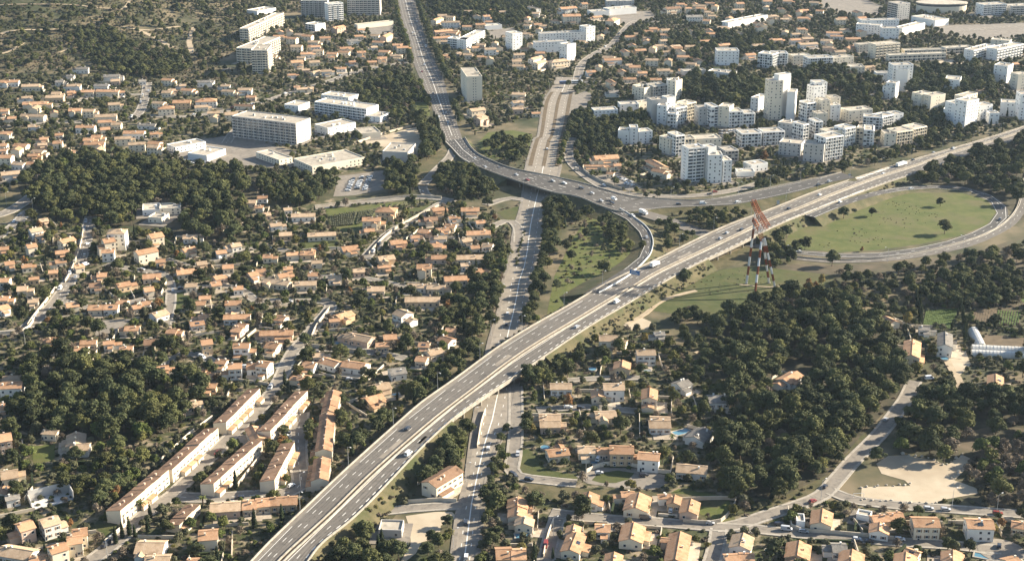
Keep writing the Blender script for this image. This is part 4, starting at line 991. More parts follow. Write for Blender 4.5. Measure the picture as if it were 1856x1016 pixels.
TR = random.Random(17)
def terrace(px1, py1, px2, py2, depth, floors, rc, where):
    rise = depth * 0.15; ze = floors * 2.55 + 0.3
    a, b = place(px1, py1, ze + rise), place(px2, py2, ze + rise)
    cx, cy = (a[0] + b[0]) / 2, (a[1] + b[1]) / 2
    dx, dy = b[0] - a[0], b[1] - a[1]
    ln = math.hypot(dx, dy); ang = math.atan2(dy, dx)
    n = max(2, round(ln / 7.0)); u = ln / n
    long_ = 'long' if n > 6 else 'short'
    t = thing('terraced_row', f'{long_} terrace of {n} {"two storey" if floors > 1 else "single storey"} houses under a {ROOFN[rc]} roof by {where}', 'terrace', (cx, cy, -0.1), ang, 'terraces by ' + where)
    me = window_mesh(1.1, 1.3, True); dr = window_mesh(1.0, 2.1, False)
    for k in range(n):
        x0 = -ln / 2 + k * u; x1 = x0 + u
        z = ze + TR.choice((0, .1, .25, .4)) + k * 0.03
        wall, roof = MB(), MB()
        gable(wall, roof, x0, x1 - 0.01, -depth / 2, depth / 2, z, rise * (1.3 if rc == 'r' else 1.35), ov=0.02 if 0 < k < n - 1 else 0.12, mono=0 if rc == 'r' else 1)
        w = wall.obj('house_wall', 'wall_cream', t); r = roof.obj('roof', ROOFM[rc], t)
        ch = MB(); xx = x0 + TR.uniform(.6, u - .6); ch.box(xx - .35, -.5, z + rise * .4, xx + .35, .2, z + rise + .7); ch.box(xx - .42, -.57, z + rise + .7, xx + .42, .27, z + rise + .82); ch.obj('chimney', 'wall_pink', r)
        for s in (-1, 1):
            for f in range(floors):
                for q in (0.28, 0.72):
                    d = f == 0 and q == 0.28
                    w_ = link('door' if d else 'window', dr if d else me, t)
                    w_.location = (x0 + q * u, s * depth / 2, (1.1 if d else 1.5) + f * 2.5); w_.rotation_euler = (0, 0, s * math.pi / 2)
        if TR.random() < .55:
            p = MB(); q = MB(); gable(q, p, x0 + .5, x0 + u - 1.0, -depth / 2 - 2.6, -depth / 2 - 0.03, 2.2, 0.45, ov=0.1, mono=-1)
            q.obj('porch_wall', 'wall_cream', t); p.obj('porch_roof', ROOFM['o'], t)
    ca, sa = math.cos(ang), math.sin(ang)
    occupy(grow_quad([(cx + ca * x - sa * y, cy + sa * x + ca * y) for x, y in ((-ln / 2, -depth / 2 - 2), (ln / 2, -depth / 2 - 2), (ln / 2, depth / 2), (-ln / 2, depth / 2))], 1))
for t in TERRACES: terrace(*t)

# ------------------------------------------------------------------ flats, schools and other blocks: near roof edge A-B in photograph pixels, height, depth
BLOCKS = [
# slab and its neighbours
('g', '420 211 536 225 19 24', 'long seven storey slab block above its bright forecourt', 'b'), ('w', '570 185 664 198 11 20', 'three storey school with long window bands', 'b'), ('w', '660 210 689 213 5 20', 'low wing of the school with pale flat roof', 'w'),
('w', '515 190 541 193 6 20', 'low square school hall between dark trees', 'w'), ('w', '582 172 632 178 6 18', 'low school wing behind the banded school', 'w'), ('w', '570 226 594 233 7 32', 'low service wing beside the slab block', 'w'),
('c', '532 288 566 303 6 50', 'wide low hall with rooftop plant below the slab block', 'w'), ('c', '566 296 612 284 5 8', 'narrow lean building along the low hall', 'n'), ('c', '506 291 530 286 5 36', 'low pale wing with a long parapet below the slab', 'w'), ('g', '693 275 739 277 9 30', 'grey roofed sports hall at the pale car park', 'n'),
('c', '655 243 690 240 5 22', 'low tan roofed shed beside the car park wall', 'n'), ('w', '302 262 318 268 5 30', 'low white workshop at the edge of the slab forecourt', 'w'), ('w', '340 278 375 283 5 26', 'white canopy building below the slab forecourt', 'n'),
('c', '455 92 484 92 25 34', 'nine storey tower with balconies at the hill foot', 'b'), ('c', '428 87 456 89 17 75', 'long balcony block climbing behind the hill tower', 'b'), ('c', '434 52 450 53 15 120', 'farthest long balcony block beside the hill', 'b'),
('g', '545 1 593 2 22 13', 'wide grey slab at the boulevard end', 'b'), ('w', '594 8 622 6 22 13', 'white balcony tower in front of the grey slab', 'b'), ('g', '629 -3 688 -2 22 13', 'grey slab with a darker end beside the boulevard', 'b'), ('w', '553 43 571 46 8 18', 'small white block below the grey slabs', 'b'), ('c', '648 46 713 39 5 9', 'long low row with saw tooth parapet', 'n'),
('w', '466 20 500 15 6 20', 'low white hall beside the hill blocks', 'n'), ('w', '811 70 845 73 11 14', 'straight half of the curved white balcony flats', 'b'), ('w', '845 73 879 56 11 12', 'bent half of the curved white balcony flats', 'b'), ('w', '880 48 910 46 5 14', 'low pale roofed shop by the curved flats', 'n'),
('c', '846 140 874 139 25 45', 'pale narrow tower beside the boulevard with tiny stair windows', 't'), ('w', '980 62 1063 58 12 11', 'long white slab behind its twin', 'w'), ('w', '1063 50 1079 48 18 14', 'taller end block of the long white slab', 'w'), ('w', '970 78 1028 75 12 10', 'front white slab of the pair', 'w'), ('w', '1028 82 1044 79 19 12', 'taller end block of the front slab', 'w'), ('w', '929 62 947 60 20 16', 'slim white tower beside the pair of slabs', 'w'),
('w', '1072 22 1105 20 7 15', 'low white shed by the upper car park', 'n'), ('w', '1105 18 1154 14 8 18', 'white supermarket hall by the upper car park', 'n'), ('w', '1320 42 1360 34 7 12', 'lower part of the pale stepped flats on the wooded ridge', 'w'), ('w', '1360 34 1392 28 7 12', 'upper part of the pale stepped flats on the wooded ridge', 'w'),
('g', '1100 3 1150 2 8 14', 'grey block on the far edge of the town', 'w'), ('w', '1300 93 1340 93 16 18', 'stepped white tower beside bare red ground', 'w'), ('w', '1374 97 1400 100 15 16', 'twin white loggia block nearer the bare red ground', 'l'), ('w', '1400 97 1428 97 14 14', 'twin white loggia block nearer the cream flats', 'l'),
('w', '1465 106 1510 104 12 14', 'white flats below the row streets', 'l'), ('c', '1438 102 1470 100 10 12', 'low cream flats below the row streets', 'w'), ('c', '1512 106 1548 103 8 12', 'low cream flats with dark parapet', 'w'), ('c', '1530 122 1568 122 7 16', 'two storey cream nursery among trees', 'w'),
('w', '1552 44 1596 47 12 12', 'courtyard flats, west range', 'w'), ('w', '1600 52 1630 52 13 14', 'courtyard flats, south corner', 'w'), ('w', '1636 52 1677 42 9 12', 'courtyard flats, east range', 'w'), ('w', '1562 38 1630 36 10 12', 'courtyard flats, north range', 'w'), ('w', '1652 30 1695 38 8 26', 'white ribbed roof market hall', 'n'), ('g', '1610 4 1628 8 22 20', 'tall block on columns near the arena', 'b'),
('w', '1784 10 1825 8 14 20', 'white offices beside the arena', 'b'), ('g', '1836 12 1880 10 12 20', 'grey offices at the far corner', 'b'), ('c', '1558 82 1588 80 9 12', 'lower cream flats beside the blue balcony block', 'w'), ('c', '1588 82 1632 78 16 14', 'cream block with blue balcony bands', 'b'), ('c', '1640 92 1715 90 6 10', 'long low shops, upper row', 'b'), ('c', '1612 101 1715 97 7 10', 'long low shops, lower row', 'b'), ('c', '1716 88 1764 85 7 12', 'low shops with a pale roof at the row end', 'b'),
('w', '1765 92 1804 82 12 12', 'angled flats with white balcony columns', 'b'), ('w', '1808 90 1856 80 13 14', 'balcony flats above the trees past the angled flats', 'b'), ('c', '1796 72 1830 75 8 14', 'square pale hall behind the balcony flats', 'w'),
# eastern white towers
('w', '1619 119 1656 118 26 13', 'tall white tower of the eastern group', 'w'), ('w', '1625 127 1646 128 22 8', 'white step in front of the tall eastern tower', 'n'), ('w', '1600 157 1616 159 12 20', 'low white block at the foot of the eastern tower', 'w'), ('w', '1606 150 1624 152 16 12', 'middle white block stepping up to the eastern tower', 'w'), ('w', '1588 133 1620 133 9 10', 'white wing behind the eastern tower', 'w'),
('w', '1713 144 1740 146 13 20', 'broad white block alone among dark trees', 'w'), ('c', '1653 168 1670 172 13 16', 'shallower half of the paired cream blocks', 't'), ('c', '1672 171 1688 175 13 20', 'deeper half of the paired cream blocks', 't'), ('c', '1730 173 1746 176 12 26', 'cream block with long lit side', 'w'), ('w', '1710 198 1731 200 9 12', 'low white annex beside the zigzag towers', 'w'),
('w', '1732 189 1752 186 18 13', 'balconied tower of the zigzag group', 'b'), ('w', '1753 185 1775 180 24 13', 'highest tower of the zigzag group', 'w'), ('w', '1778 193 1800 190 14 12', 'middle block stepping down in the zigzag group', 'w'), ('w', '1794 206 1812 206 10 10', 'lowest block of the zigzag group', 'w'), ('w', '1815 186 1849 188 13 14', 'white block beside a single cypress', 'w'), ('w', '1851 172 1872 172 24 14', 'white tower beyond the cypress block', 'w'),
('w', '1802 118 1827 121 18 18', 'square white tower above the eastern trees', 'w'), ('c', '1832 132 1846 136 16 15', 'cream stair block leaning on the square tower', 't'),
# the big white estate
('c', '1146 155 1168 160 14 12', 'cream corner block on the western rim of the white estate', 'w'), ('c', '1168 161 1184 157 14 12', 'lit cream block on the western rim of the white estate', 'w'), ('g', '1184 157 1210 154 15 14', 'grey block with black loggias behind the blank tower', 'l'), ('w', '1210 146 1225 146 20 10', 'blank sided stair tower of the western rim', 'n'), ('c', '1225 148 1237 144 20 10', 'orange lit tower end of the western rim', 'w'),
('g', '1181 182 1208 180 22 11', 'blank grey slab end of the western courtyard', 'n'), ('w', '1191 191 1209 193 18 11', 'white block with window columns at the blank grey slab', 'w'), ('w', '1209 178 1225 176 23 9', 'tall blank white fin of the western courtyard', 'n'), ('w', '1210 206 1226 207 13 8', 'low loggia block at the foot of the white fin', 'l'), ('w', '1226 197 1245 193 16 12', 'loggia block beside the white fin', 'l'), ('c', '1245 189 1262 185 16 13', 'cream block closing the western courtyard', 'l'),
('g', '1267 197 1288 196 16 14', 'grey blank end of the central loggia range', 'w'), ('w', '1289 194 1302 193 19 15', 'white tall loggia bay of the central range', 'l'), ('c', '1302 193 1322 195 19 15', 'cream panelled block of the central range', 'w'), ('w', '1322 203 1347 202 15 14', 'lower loggia block of the central range', 'l'), ('w', '1348 206 1368 205 13 14', 'lowest end block of the central range', 'l'),
('c', '1396 148 1420 147 37 13', 'tallest cream tower of the estate, with a rust stripe', 'w'), ('w', '1420 144 1434 139 37 12', 'white tower pressed against the tallest tower', 'w'), ('w', '1427 167 1442 168 27 14', 'white stepped tower in front of the tallest tower', 'n'), ('w', '1412 137 1434 134 42 7', 'thin roof slab behind the tallest tower', 'n'), ('w', '1361 177 1375 179 13 20', 'low white block beside the tallest tower', 'w'),
('w', '1463 154 1476 158 26 12', 'slim rear tower of the second stepped group', 'w'), ('w', '1478 151 1500 150 28 13', 'white top tower of the second stepped group', 'w'), ('w', '1463 188 1479 186 18 12', 'glazed front block of the second stepped group', 'l'), ('c', '1490 183 1505 182 20 13', 'cream front tower of the second stepped group', 'w'), ('c', '1506 178 1524 177 20 12', 'sunlit side tower of the second stepped group', 'w'), ('w', '1506 192 1524 191 15 13', 'window block beside the second stepped group', 'w'), ('c', '1481 207 1500 206 12 12', 'low front block of the second stepped group', 'w'),
('c', '1524 196 1539 202 11 26', 'office block with a grid of upright windows', 'w'), ('w', '1345 243 1380 241 12 14', 'loggia flats beside the orange tree', 'l'), ('w', '1384 240 1422 238 12 14', 'wide loggia flats with dark parapets', 'l'), ('g', '1410 222 1440 226 13 14', 'grey ended flats below the tallest tower', 'w'), ('w', '1456 227 1466 225 15 13', 'slim white flats below the stepped towers', 'l'), ('w', '1478 221 1491 220 15 13', 'slim lit flats below the stepped towers', 'l'),
('g', '1412 258 1452 262 11 16', 'flat roofed grey block above the motorway trees', 'w'), ('g', '1457 261 1494 264 15 14', 'tall grey white block above the motorway trees', 'w'), ('w', '1497 251 1529 246 20 15', 'corner tower of round loggias above the motorway trees', 'l'), ('c', '1500 240 1531 236 14 12', 'terrace roofs behind the loggia corner tower', 'w'), ('w', '1532 234 1551 230 16 13', 'lit white flats next to the loggia corner tower', 'l'),
('c', '1553 232 1565 233 14 12', 'slim cream flats at the inner court', 'l'), ('w', '1566 236 1584 237 14 20', 'white flats with a broad blank lit end', 'l'), ('w', '1565 212 1600 214 11 13', 'back range of low white flats, end beside the offices', 'l'), ('w', '1601 212 1620 208 11 13', 'back range of low white flats, middle', 'l'), ('w', '1621 208 1638 206 10 12', 'back range of low white flats, end by the trees', 'w'),
('c', '1604 243 1625 243 11 14', 'front range of cream flats, blank fronted end', 'w'), ('c', '1626 240 1655 236 12 14', 'front range of cream flats, middle', 'l'), ('c', '1656 234 1680 229 12 14', 'front range of cream flats, far loggia end', 'l'), ('w', '1120 237 1141 238 12 12', 'white cube of the small flats nearer the avenue', 'w'), ('w', '1142 232 1157 232 15 11', 'raised middle of the small white flats', 'w'), ('w', '1158 240 1183 238 11 12', 'white cube of the small flats nearer the loggia range', 'w'),
('c', '1195 247 1215 253 14 12', 'curved cream block of the southern loggia range', 'w'), ('w', '1225 247 1241 245 18 14', 'tall round window tower of the southern range', 'l'), ('c', '1242 252 1260 251 12 12', 'low cream block of the southern range', 'l'), ('c', '1261 253 1308 251 10 16', 'broad terrace roofed block of the southern range', 'w'), ('w', '1248 270 1278 267 28 12', 'bright white tower with many small balconies', 'b'), ('w', '1284 282 1310 282 23 13', 'bright white tower with scattered slit windows', 'w'), ('w', '1284 268 1299 266 28 9', 'dark gap stair of the bright white towers', 'n'), ('w', '1311 292 1327 291 18 14', 'lowest lit step of the bright white towers', 'w'), ('g', '1314 274 1338 272 12 14', 'grey loggia block beside the bright white towers', 'l'),
('w', '1362 300 1392 296 6 12', 'small white house block by the orange tree', 'w'), ('w', '1336 312 1368 312 4 10', 'low white shed above the link road', 'n'), ('w', '1077 201 1120 199 9 12', 'white low flats behind the avenue trees', 'w'), ('w', '1124 190 1158 189 9 12', 'white cube flats near the parking', 'w'), ('c', '1159 188 1180 185 7 10', 'cream annex of the cube flats', 'w'), ('g', '1240 130 1280 128 6 12', 'long dark grey shed under the trees', 'n'), ('w', '1283 129 1327 134 7 14', 'pale school pavilion among dark trees', 'w'),
('w', '258 382 289 380 4 17', 'white pavilion of the flat roofed school in the pine wood', 'w'), ('c', '289 379 327 377 5 14', 'cream rear pavilion of the flat roofed school in the pine wood', 'w'), ('c', '268 394 293 396 4 12', 'cream front pavilion of the flat roofed school in the pine wood', 'w'),
('g', '686 961 728 962 3.5 9', 'flat grey roofed bungalow near the avenue', 'w'), ('w', '1444 945 1459 946 3 7', 'white flat roofed garage pair by the curved wall', 'n'), ('w', '1552 932 1577 937 2.6 5', 'white canopy in the garden below the gravel lot', 'n'),
]
BM = {'w': 'block_white', 'c': 'block_cream', 'g': 'block_grey'}
def block(mc, spec, desc, style, seed):
    R_ = random.Random(seed)
    v = [float(q) for q in spec.split()]
    h, dep = v[4], v[5]
    a, b = place(v[0], v[1], h), place(v[2], v[3], h)
    ln = math.hypot(b[0] - a[0], b[1] - a[1]); ang = math.atan2(b[1] - a[1], b[0] - a[0])
    z0 = min(terrain(*a), terrain(*b)) - 0.15
    words = desc.split()
    t = thing('apartment_block' if h > 8.5 else 'low_building', desc, 'apartment block' if h > 8.5 else 'building', (a[0], a[1], z0), ang)
    wall = MB(); wall.prism([(0, 0), (ln, 0), (ln, dep), (0, dep)], 0, h)
    wall.obj('wall', BM[mc], t)
    # roof sheet inside a parapet, lift housings, vents
    pr = MB()
    for (x0, y0, x1, y1) in ((0, 0, ln, .35), (0, dep - .35, ln, dep), (0, .35, .35, dep - .35), (ln - .35, .35, ln, dep - .35)): pr.box(x0, y0, h, x1, y1, h + .75)
    pr.obj('parapet', BM[mc], t)
    rf = MB(); rf.quad((.35, .35, h + .05), (ln - .35, .35, h + .05), (ln - .35, dep - .35, h + .05), (.35, dep - .35, h + .05))
    r = rf.obj('roof', 'flat_roof', t)
    if dep > 9 and ln > 8:
        for k in range(max(1, int(ln * dep / 180))):
            x, y = R_.uniform(.2, .75) * ln, R_.uniform(.25, .65) * dep; s1, s2 = R_.uniform(1, 2.4), R_.uniform(1, 2)
            hb = MB(); hb.box(x, y, h + .04, x + s1, y + s2, h + R_.uniform(.8, 2.2)); hb.obj('roof_housing', BM[mc] if R_.random() < .6 else 'metal_grey', r)
    if z0 > -0.2:       # paved apron round the building
        m_ = R_.uniform(2.5, 5); ap = MB(); ap.prism([(-m_, -m_ * 1.6), (ln + m_, -m_ * 1.6), (ln + m_, dep + m_), (-m_, dep + m_)], 0.1, 0.30 + (seed % 97) * .0021); ap.obj('paved_apron', 'street_paving', t)
    fl = max(1, int(round((h - 0.4) / 2.85))); fh = (h - 0.3) / fl
    glz, slab = MB(), MB()
    def panel(face, u0, u1, z0_, z1_, d=0.06):
        def P(u, z, o):
            if face == 0: return (u, -o, z)
            if face == 1: return (ln + o, u, z)
            if face == 2: return (ln - u, dep + o, z)
            return (-o, dep - u, z)
        q = [P(u0, z0_, d), P(u1, z0_, d), P(u1, z1_, d), P(u0, z1_, d)]; q0 = [P(u0, z0_, 0), P(u1, z0_, 0), P(u1, z1_, 0), P(u0, z1_, 0)]
        glz.quad(*q)
        for i in range(4): glz.quad(q0[i], q0[(i + 1) % 4], q[(i + 1) % 4], q[i])
    if style != 'n':
        for face in range(4):
            W = ln if face in (0, 2) else dep
            st = style
            if style == 'b' and face in (1, 3) and ln > dep: st = 'w' if dep > 16 and ln < 40 else 't'
            for f in range(fl):
                zb = 0.2 + f * fh
                if st == 'w':
                    n = max(1, int(W / 3.7))
                    for k in range(n):
                        if R_.random() < .75: u = (k + .5) * W / n; panel(face, u - .5, u + .5, zb + .95, zb + 2.15)
                elif st == 't':
                    for u in (W * .42, W * .58): panel(face, u - .35, u + .35, zb + 1.0, zb + 2.0)
                elif st == 'l':     # loggias: deep dark bays with a white grille between
                    n = max(2, int(W / 2.6))
                    for k in range(n):
                        u0, u1 = k * W / n + .25, (k + 1) * W / n - .25
                        if (k + seed) % 4 == 3:
                            panel(face, (u0 + u1) / 2 - .5, (u0 + u1) / 2 + .5, zb + .8, zb + 2.1)
                        elif (k + seed) % 4 != 1 or f % 2: panel(face, u0 + .1, u1 - .1, zb + .6, zb + 2.4)
                elif st == 'b':     # balcony bands
                    n = max(2, int(W / 5.5))
                    for k in range(n):
                        u0, u1 = k * W / n + .4, (k + 1) * W / n - .4
                        m_ = u0 + (u1 - u0) * .6
                        panel(face, u0, m_, zb + .5, zb + 2.35)
                        panel(face, m_ + .5, u1, zb + .9, zb + 2.2)
                        if face == 0 and h > 8: slab.box(u0, -1.1, zb, m_, -0.002, zb + 0.95)
                        elif face == 1 and h > 8: slab.box(ln + .002, u0, zb, ln + 1.1, m_, zb + .95)
    if style == 'l':        # slabs and fins that frame the loggias
        for face, W in ((0, ln), (1, dep)):
            n = max(2, int(W / 2.6))
            for f in range(1, fl + 1):
                zb = 0.2 + f * fh
                if face == 0: slab.box(0.05, -.75, zb - .12, ln - .05, -.003, zb + .1, bottom=True)
                else: slab.box(ln + .003, .05, zb - .12, ln + .75, dep - .05, zb + .1, bottom=True)
            for k in range(0, n + 1, 1):
                u = min(max(k * W / n, .2), W - .2)
                if face == 0: slab.box(u - .1, -.7, .3, u + .1, -.003, h - .2)
                else: slab.box(ln + .003, u - .1, .3, ln + .7, u + .1, h - .2)
    if glz.f: glz.obj('glazing', 'glass', t, 'stuff')
    if slab.f: slab.obj('balcony', BM[mc], t, 'stuff')
    ca, sa = math.cos(ang), math.sin(ang)
    occupy(grow_quad([(a[0] + ca * x - sa * y, a[1] + sa * x + ca * y) for x, y in ((0, 0), (ln, 0), (ln, dep), (0, dep))], 2.0)); open_front([(a[0] + ca * x - sa * y, a[1] + sa * x + ca * y) for x, y in ((0, 0), (ln, 0), (ln, dep), (0, dep))], 16 if a[1] > 1000 else 7)
    return t
for i, (mc, sp, ds, st) in enumerate(BLOCKS): block(mc, sp, ds, st, 900 + i)

# round arena at the far edge
ax, ay = place(1716, 27)
t = thing('arena', 'round pale arena with a dark window band under its roof', 'arena', (ax, ay + 28, -0.1))
mb = MB(); rr = lambda r, s=40: [(r * math.cos(2 * math.pi * i / s), 0.55 * r * math.sin(2 * math.pi * i / s)) for i in range(s)]
mb.prism(rr(34), 0, 9); mb.obj('wall', 'block_cream', t)
mb = MB(); mb.prism(rr(33.4), 9, 11.5); mb.obj('window_band', 'glass', t)
mb = MB(); mb.prism(rr(35), 11.5, 12.8, bottom=True); mb.obj('roof', 'flat_roof', t)
occupy([(ax + x, ay + 28 + y) for x, y in rr(37)])

# small far houses beyond the counted ones, too small to pick apart
def far_houses(polys, n, seed):
    R_ = random.Random(seed); wall, ro, rt, gl = MB(), MB(), MB(), MB(); spots = []
    def add(dst, src_, cx, cy, z, ca, sa):
        k = len(dst.v); dst.v += [(cx + ca * x - sa * y, cy + sa * x + ca * y, z + zz) for x, y, zz in src_.v]; dst.f += [tuple(i + k for i in f) for f in src_.f]; dst.mi += src_.mi
    G = [[place(*p) for p in PP(s)] for s in polys]
    tries = 0
    while len(spots) < n and tries < 20000:
        tries += 1
        g = R_.choice(G); x = R_.uniform(min(p[0] for p in g), max(p[0] for p in g)); y = R_.uniform(min(p[1] for p in g), max(p[1] for p in g))
        ins = False
        for i in range(len(g)):
            (ax, ay), (bx, by) = g[i], g[(i + 1) % len(g)]
            if (ay > y) != (by > y) and x < (bx - ax) * (y - ay) / (by - ay) + ax: ins = not ins
        if not ins or any(not free(x + i, y + j) for i in (-7, 0, 7) for j in (-6, 0, 6)): continue
        a = R_.choice((0, 0, 1.57)) + R_.uniform(-.35, .35); ca, sa = math.cos(a), math.sin(a)
        l, d, ze = R_.uniform(8, 14), R_.uniform(7, 9.5), R_.choice((4.2, 4.6, 6.4)); z = terrain(x, y) - .1
        w, r = MB(), MB(); gable(w, r, -l / 2, l / 2, -d / 2, d / 2, ze, d * .18)
        if R_.random() < .6: gable(w, r, l / 2 + .05, l / 2 + 3.5, -d * .35, d * .35, ze - 1.4, d * .12, ov=.3)
        q = MB()
        for s in (-1, 1):
            for k in range(3):
                for f in range(2 if ze > 6 else 1):
                    xx = -l / 2 + (k + .5) * l / 3; zz = 1.4 + f * 2.7; o = s * (d / 2 + .05)
                    q.quad((xx - .55, o, zz), (xx + .55, o, zz), (xx + .55, o, zz + 1.25), (xx - .55, o, zz + 1.25))
        add(wall, w, x, y, z, ca, sa); add(ro if R_.random() < .5 else rt, r, x, y, z, ca, sa); add(gl, q, x, y, z, ca, sa)
        spots.append((x, y)); fp = [(x + ca * u - sa * v, y + sa * u + ca * v) for u, v in ((-l / 2, -d / 2), (l / 2, -d / 2), (l / 2, d / 2), (-l / 2, d / 2))]
        occupy(grow_quad(fp, 2.5)); open_front(fp, 14)
    t = thing('far_housing', 'scatter of tiny far houses filling the gardens of the upper town', 'houses'); t['kind'] = 'stuff'
    wall.obj('wall', 'wall_cream', t, 'stuff'); ro.obj('roof', 'roof_orange', t, 'stuff'); rt.obj('roof', 'roof_tan', t, 'stuff'); gl.obj('glazing', 'glass', t, 'stuff')
far_houses(['20 165 240 138 420 165 430 215 300 262 60 262', '480 60 720 50 735 105 560 150 480 130', '790 30 990 15 1000 130 880 130 800 90', '1050 60 1290 55 1290 120 1180 145 1060 130', '1200 10 1560 5 1570 110 1440 95 1300 60', '0 262 200 250 330 262 300 285 100 285 0 310'], 150, 5)

# ------------------------------------------------------------------ garden walls, terraces beside the houses, pools
gw = []
def garden_wall(pts, h, label, group=None, mat='garden_wall', name='garden_wall', w=0.35):
    c = np.array([(x, y, terrain(x, y) + 0.1) for x, y in pts], float)
    mb = MB(); wall_along(mb, c, h, w)
    return tag(mb.obj(name, mat), label, 'wall' if name != 'hedge' else 'hedge', group)
pat_n = 0
for i, (cx, cy, ang, hx, hy, zone, pym) in enumerate(HOUSE_FOOT):
    R_ = random.Random(4000 + i)
    ca, sa = math.cos(ang), math.sin(ang)
    w2 = lambda x, y: (cx + ca * x - sa * y, cy + sa * x + ca * y)
    flat_here = terrain(cx, cy) < 0.02
    # paved terrace
    if flat_here and R_.random() < 0.85:
        s = R_.choice((-1, -1, 1)) if ca > 0 else R_.choice((-1, 1, 1)); pd = R_.uniform(3, 6) * (1.5 if cy > 1000 else 1)
        y0, y1 = (hy + .05, hy + pd) if s > 0 else (-hy - pd, -hy - .05)
        x0 = -hx + R_.uniform(-3, 2); x1 = hx + R_.uniform(-3, 4)
        q = [w2(x0, y0), w2(x1, y0), w2(x1, y1), w2(x0, y1)]
        mb = MB(); mb.prism(q, 0.0, 0.22 + 0.0012 * (i % 40)); mb.obj('paved_terrace', 'patio', None, 'structure')
        occupy(q)
    # boundary walls on two or three sides of the plot
    if R_.random() < 0.85:
        mx, my = hx + R_.uniform(3.5, 7), hy + R_.uniform(5, 8)
        corners = [(-mx, -my), (mx, -my), (mx, my), (-mx, my)]
        k0 = R_.randrange(4)
        for k in range(R_.choice((1, 2, 2))):
            a, b = corners[(k0 + k) % 4], corners[(k0 + k + 1) % 4]
            line = [w2(a[0] + (b[0] - a[0]) * t, a[1] + (b[1] - a[1]) * t) for t in np.linspace(0, 1, 14)]
            best, cur = [], []
            for p in line:
                if free(*p): cur.append(p)
                else: cur = []
                if len(cur) > len(best): best = list(cur)
            if len(best) >= 6:
                if R_.random() < 0.72:
                    garden_wall(best, R_.uniform(1.2, 2.0), 'pale rendered garden wall bounding a plot ' + zone, 'garden walls ' + zone)
                else:
                    garden_wall(best, R_.uniform(1.2, 1.9), 'clipped dark hedge bounding a plot ' + zone, 'hedges ' + zone, 'leaf_cypress', 'hedge', 1.0)
                for p, q in zip(best[:-1], best[1:]): occupy([(p[0] - .5, p[1] - .5), (q[0] + .5, q[1] - .5), (q[0] + .5, q[1] + .5), (p[0] - .5, p[1] + .5)])

WALLS = [('the curved corner plot by the junction', '1222 908 1328 905 1330 918 1312 942 1290 950 1238 946'), ('the cul-de-sac plots', '1063 856 1100 842 1150 845 1165 853 1215 858'), ('the street below the gravel lot', '1428 922 1432 945 1445 962 1520 968 1620 978'),
         ('the lane of the parked cars', '152 412 145 450 130 490 118 512'), ('the lane of the parked cars', '103 520 85 545 62 574 50 592'), ('the steep lane', '598 560 575 590 565 612'), ('the rubble slope behind the long terrace', '385 758 340 792 290 838'), ('the terraced lawn', '548 456 600 452 640 452'),
         ('the vine rows', '795 374 740 402 700 428 668 462'), ('the vine rows', '570 376 676 363 754 357 800 360'), ('the long retaining bank', '565 628 610 634 660 640'), ('the bottom lane by the spruces', '190 985 232 950'), ('the crossroads', '0 606 45 600 62 580'), ('the green plot', '292 535 302 512'),
         ('the school yard', '640 262 700 242 755 228'), ('the roadside below the flats', '1058 300 1060 312 1100 335 1130 345'), ('the upper plots', '485 560 560 548 600 545'), ('the lane walls above the avenue', '985 1010 992 975 1003 945'), ('the plot by the avenue', '735 912 800 908 828 910'),
         ('the terrace gardens', '428 885 455 850 470 832'), ('the motorway foot', '865 812 872 770 880 745')]
for lab, s in WALLS:
    pts = resample([place(*p) for p in PP(s)], step=5)
    garden_wall([tuple(p) for p in pts], 1.9, 'long cream wall along ' + lab, 'long walls along ' + lab)

def pool(px, py, l, w, ang, label, rnd=False):
    x, y = place(px, py)
    t = thing('swimming_pool', label, 'pool', (x, y, 0.0), ang)
    if rnd:
        P = [(w / 2 * math.cos(a), w / 2 * math.sin(a)) for a in np.linspace(0, 2 * math.pi, 20, endpoint=False)]; Q = [(q[0] * .93, q[1] * .93) for q in P]; h = 1.15
    else:
        P = [(-l / 2, -w / 2), (l / 2, -w / 2), (l / 2, w / 2), (-l / 2, w / 2)]; Q = [(-l / 2 + .7, -w / 2 + .7), (l / 2 - .7, -w / 2 + .7), (l / 2 - .7, w / 2 - .7), (-l / 2 + .7, w / 2 - .7)]; h = 0.42
    rim = MB(); n = len(P)
    for i in range(n):
        j = (i + 1) % n
        rim.quad((P[i][0], P[i][1], 0), (P[j][0], P[j][1], 0), (P[j][0], P[j][1], h), (P[i][0], P[i][1], h))
        rim.quad((P[i][0], P[i][1], h), (P[j][0], P[j][1], h), (Q[j][0], Q[j][1], h), (Q[i][0], Q[i][1], h))
        rim.quad((Q[i][0], Q[i][1], h), (Q[j][0], Q[j][1], h), (Q[j][0], Q[j][1], h - .3), (Q[i][0], Q[i][1], h - .3))
    rim.obj('rim', 'concrete', t)
    wt = MB(); wt.poly([(q[0], q[1], h - .18) for q in Q]); wt.obj('water', 'water', t)
    ca, sa = math.cos(ang), math.sin(ang)
    occupy(grow_quad([(x + ca * p[0] - sa * p[1], y + sa * p[0] + ca * p[1]) for p in P], 1.5))
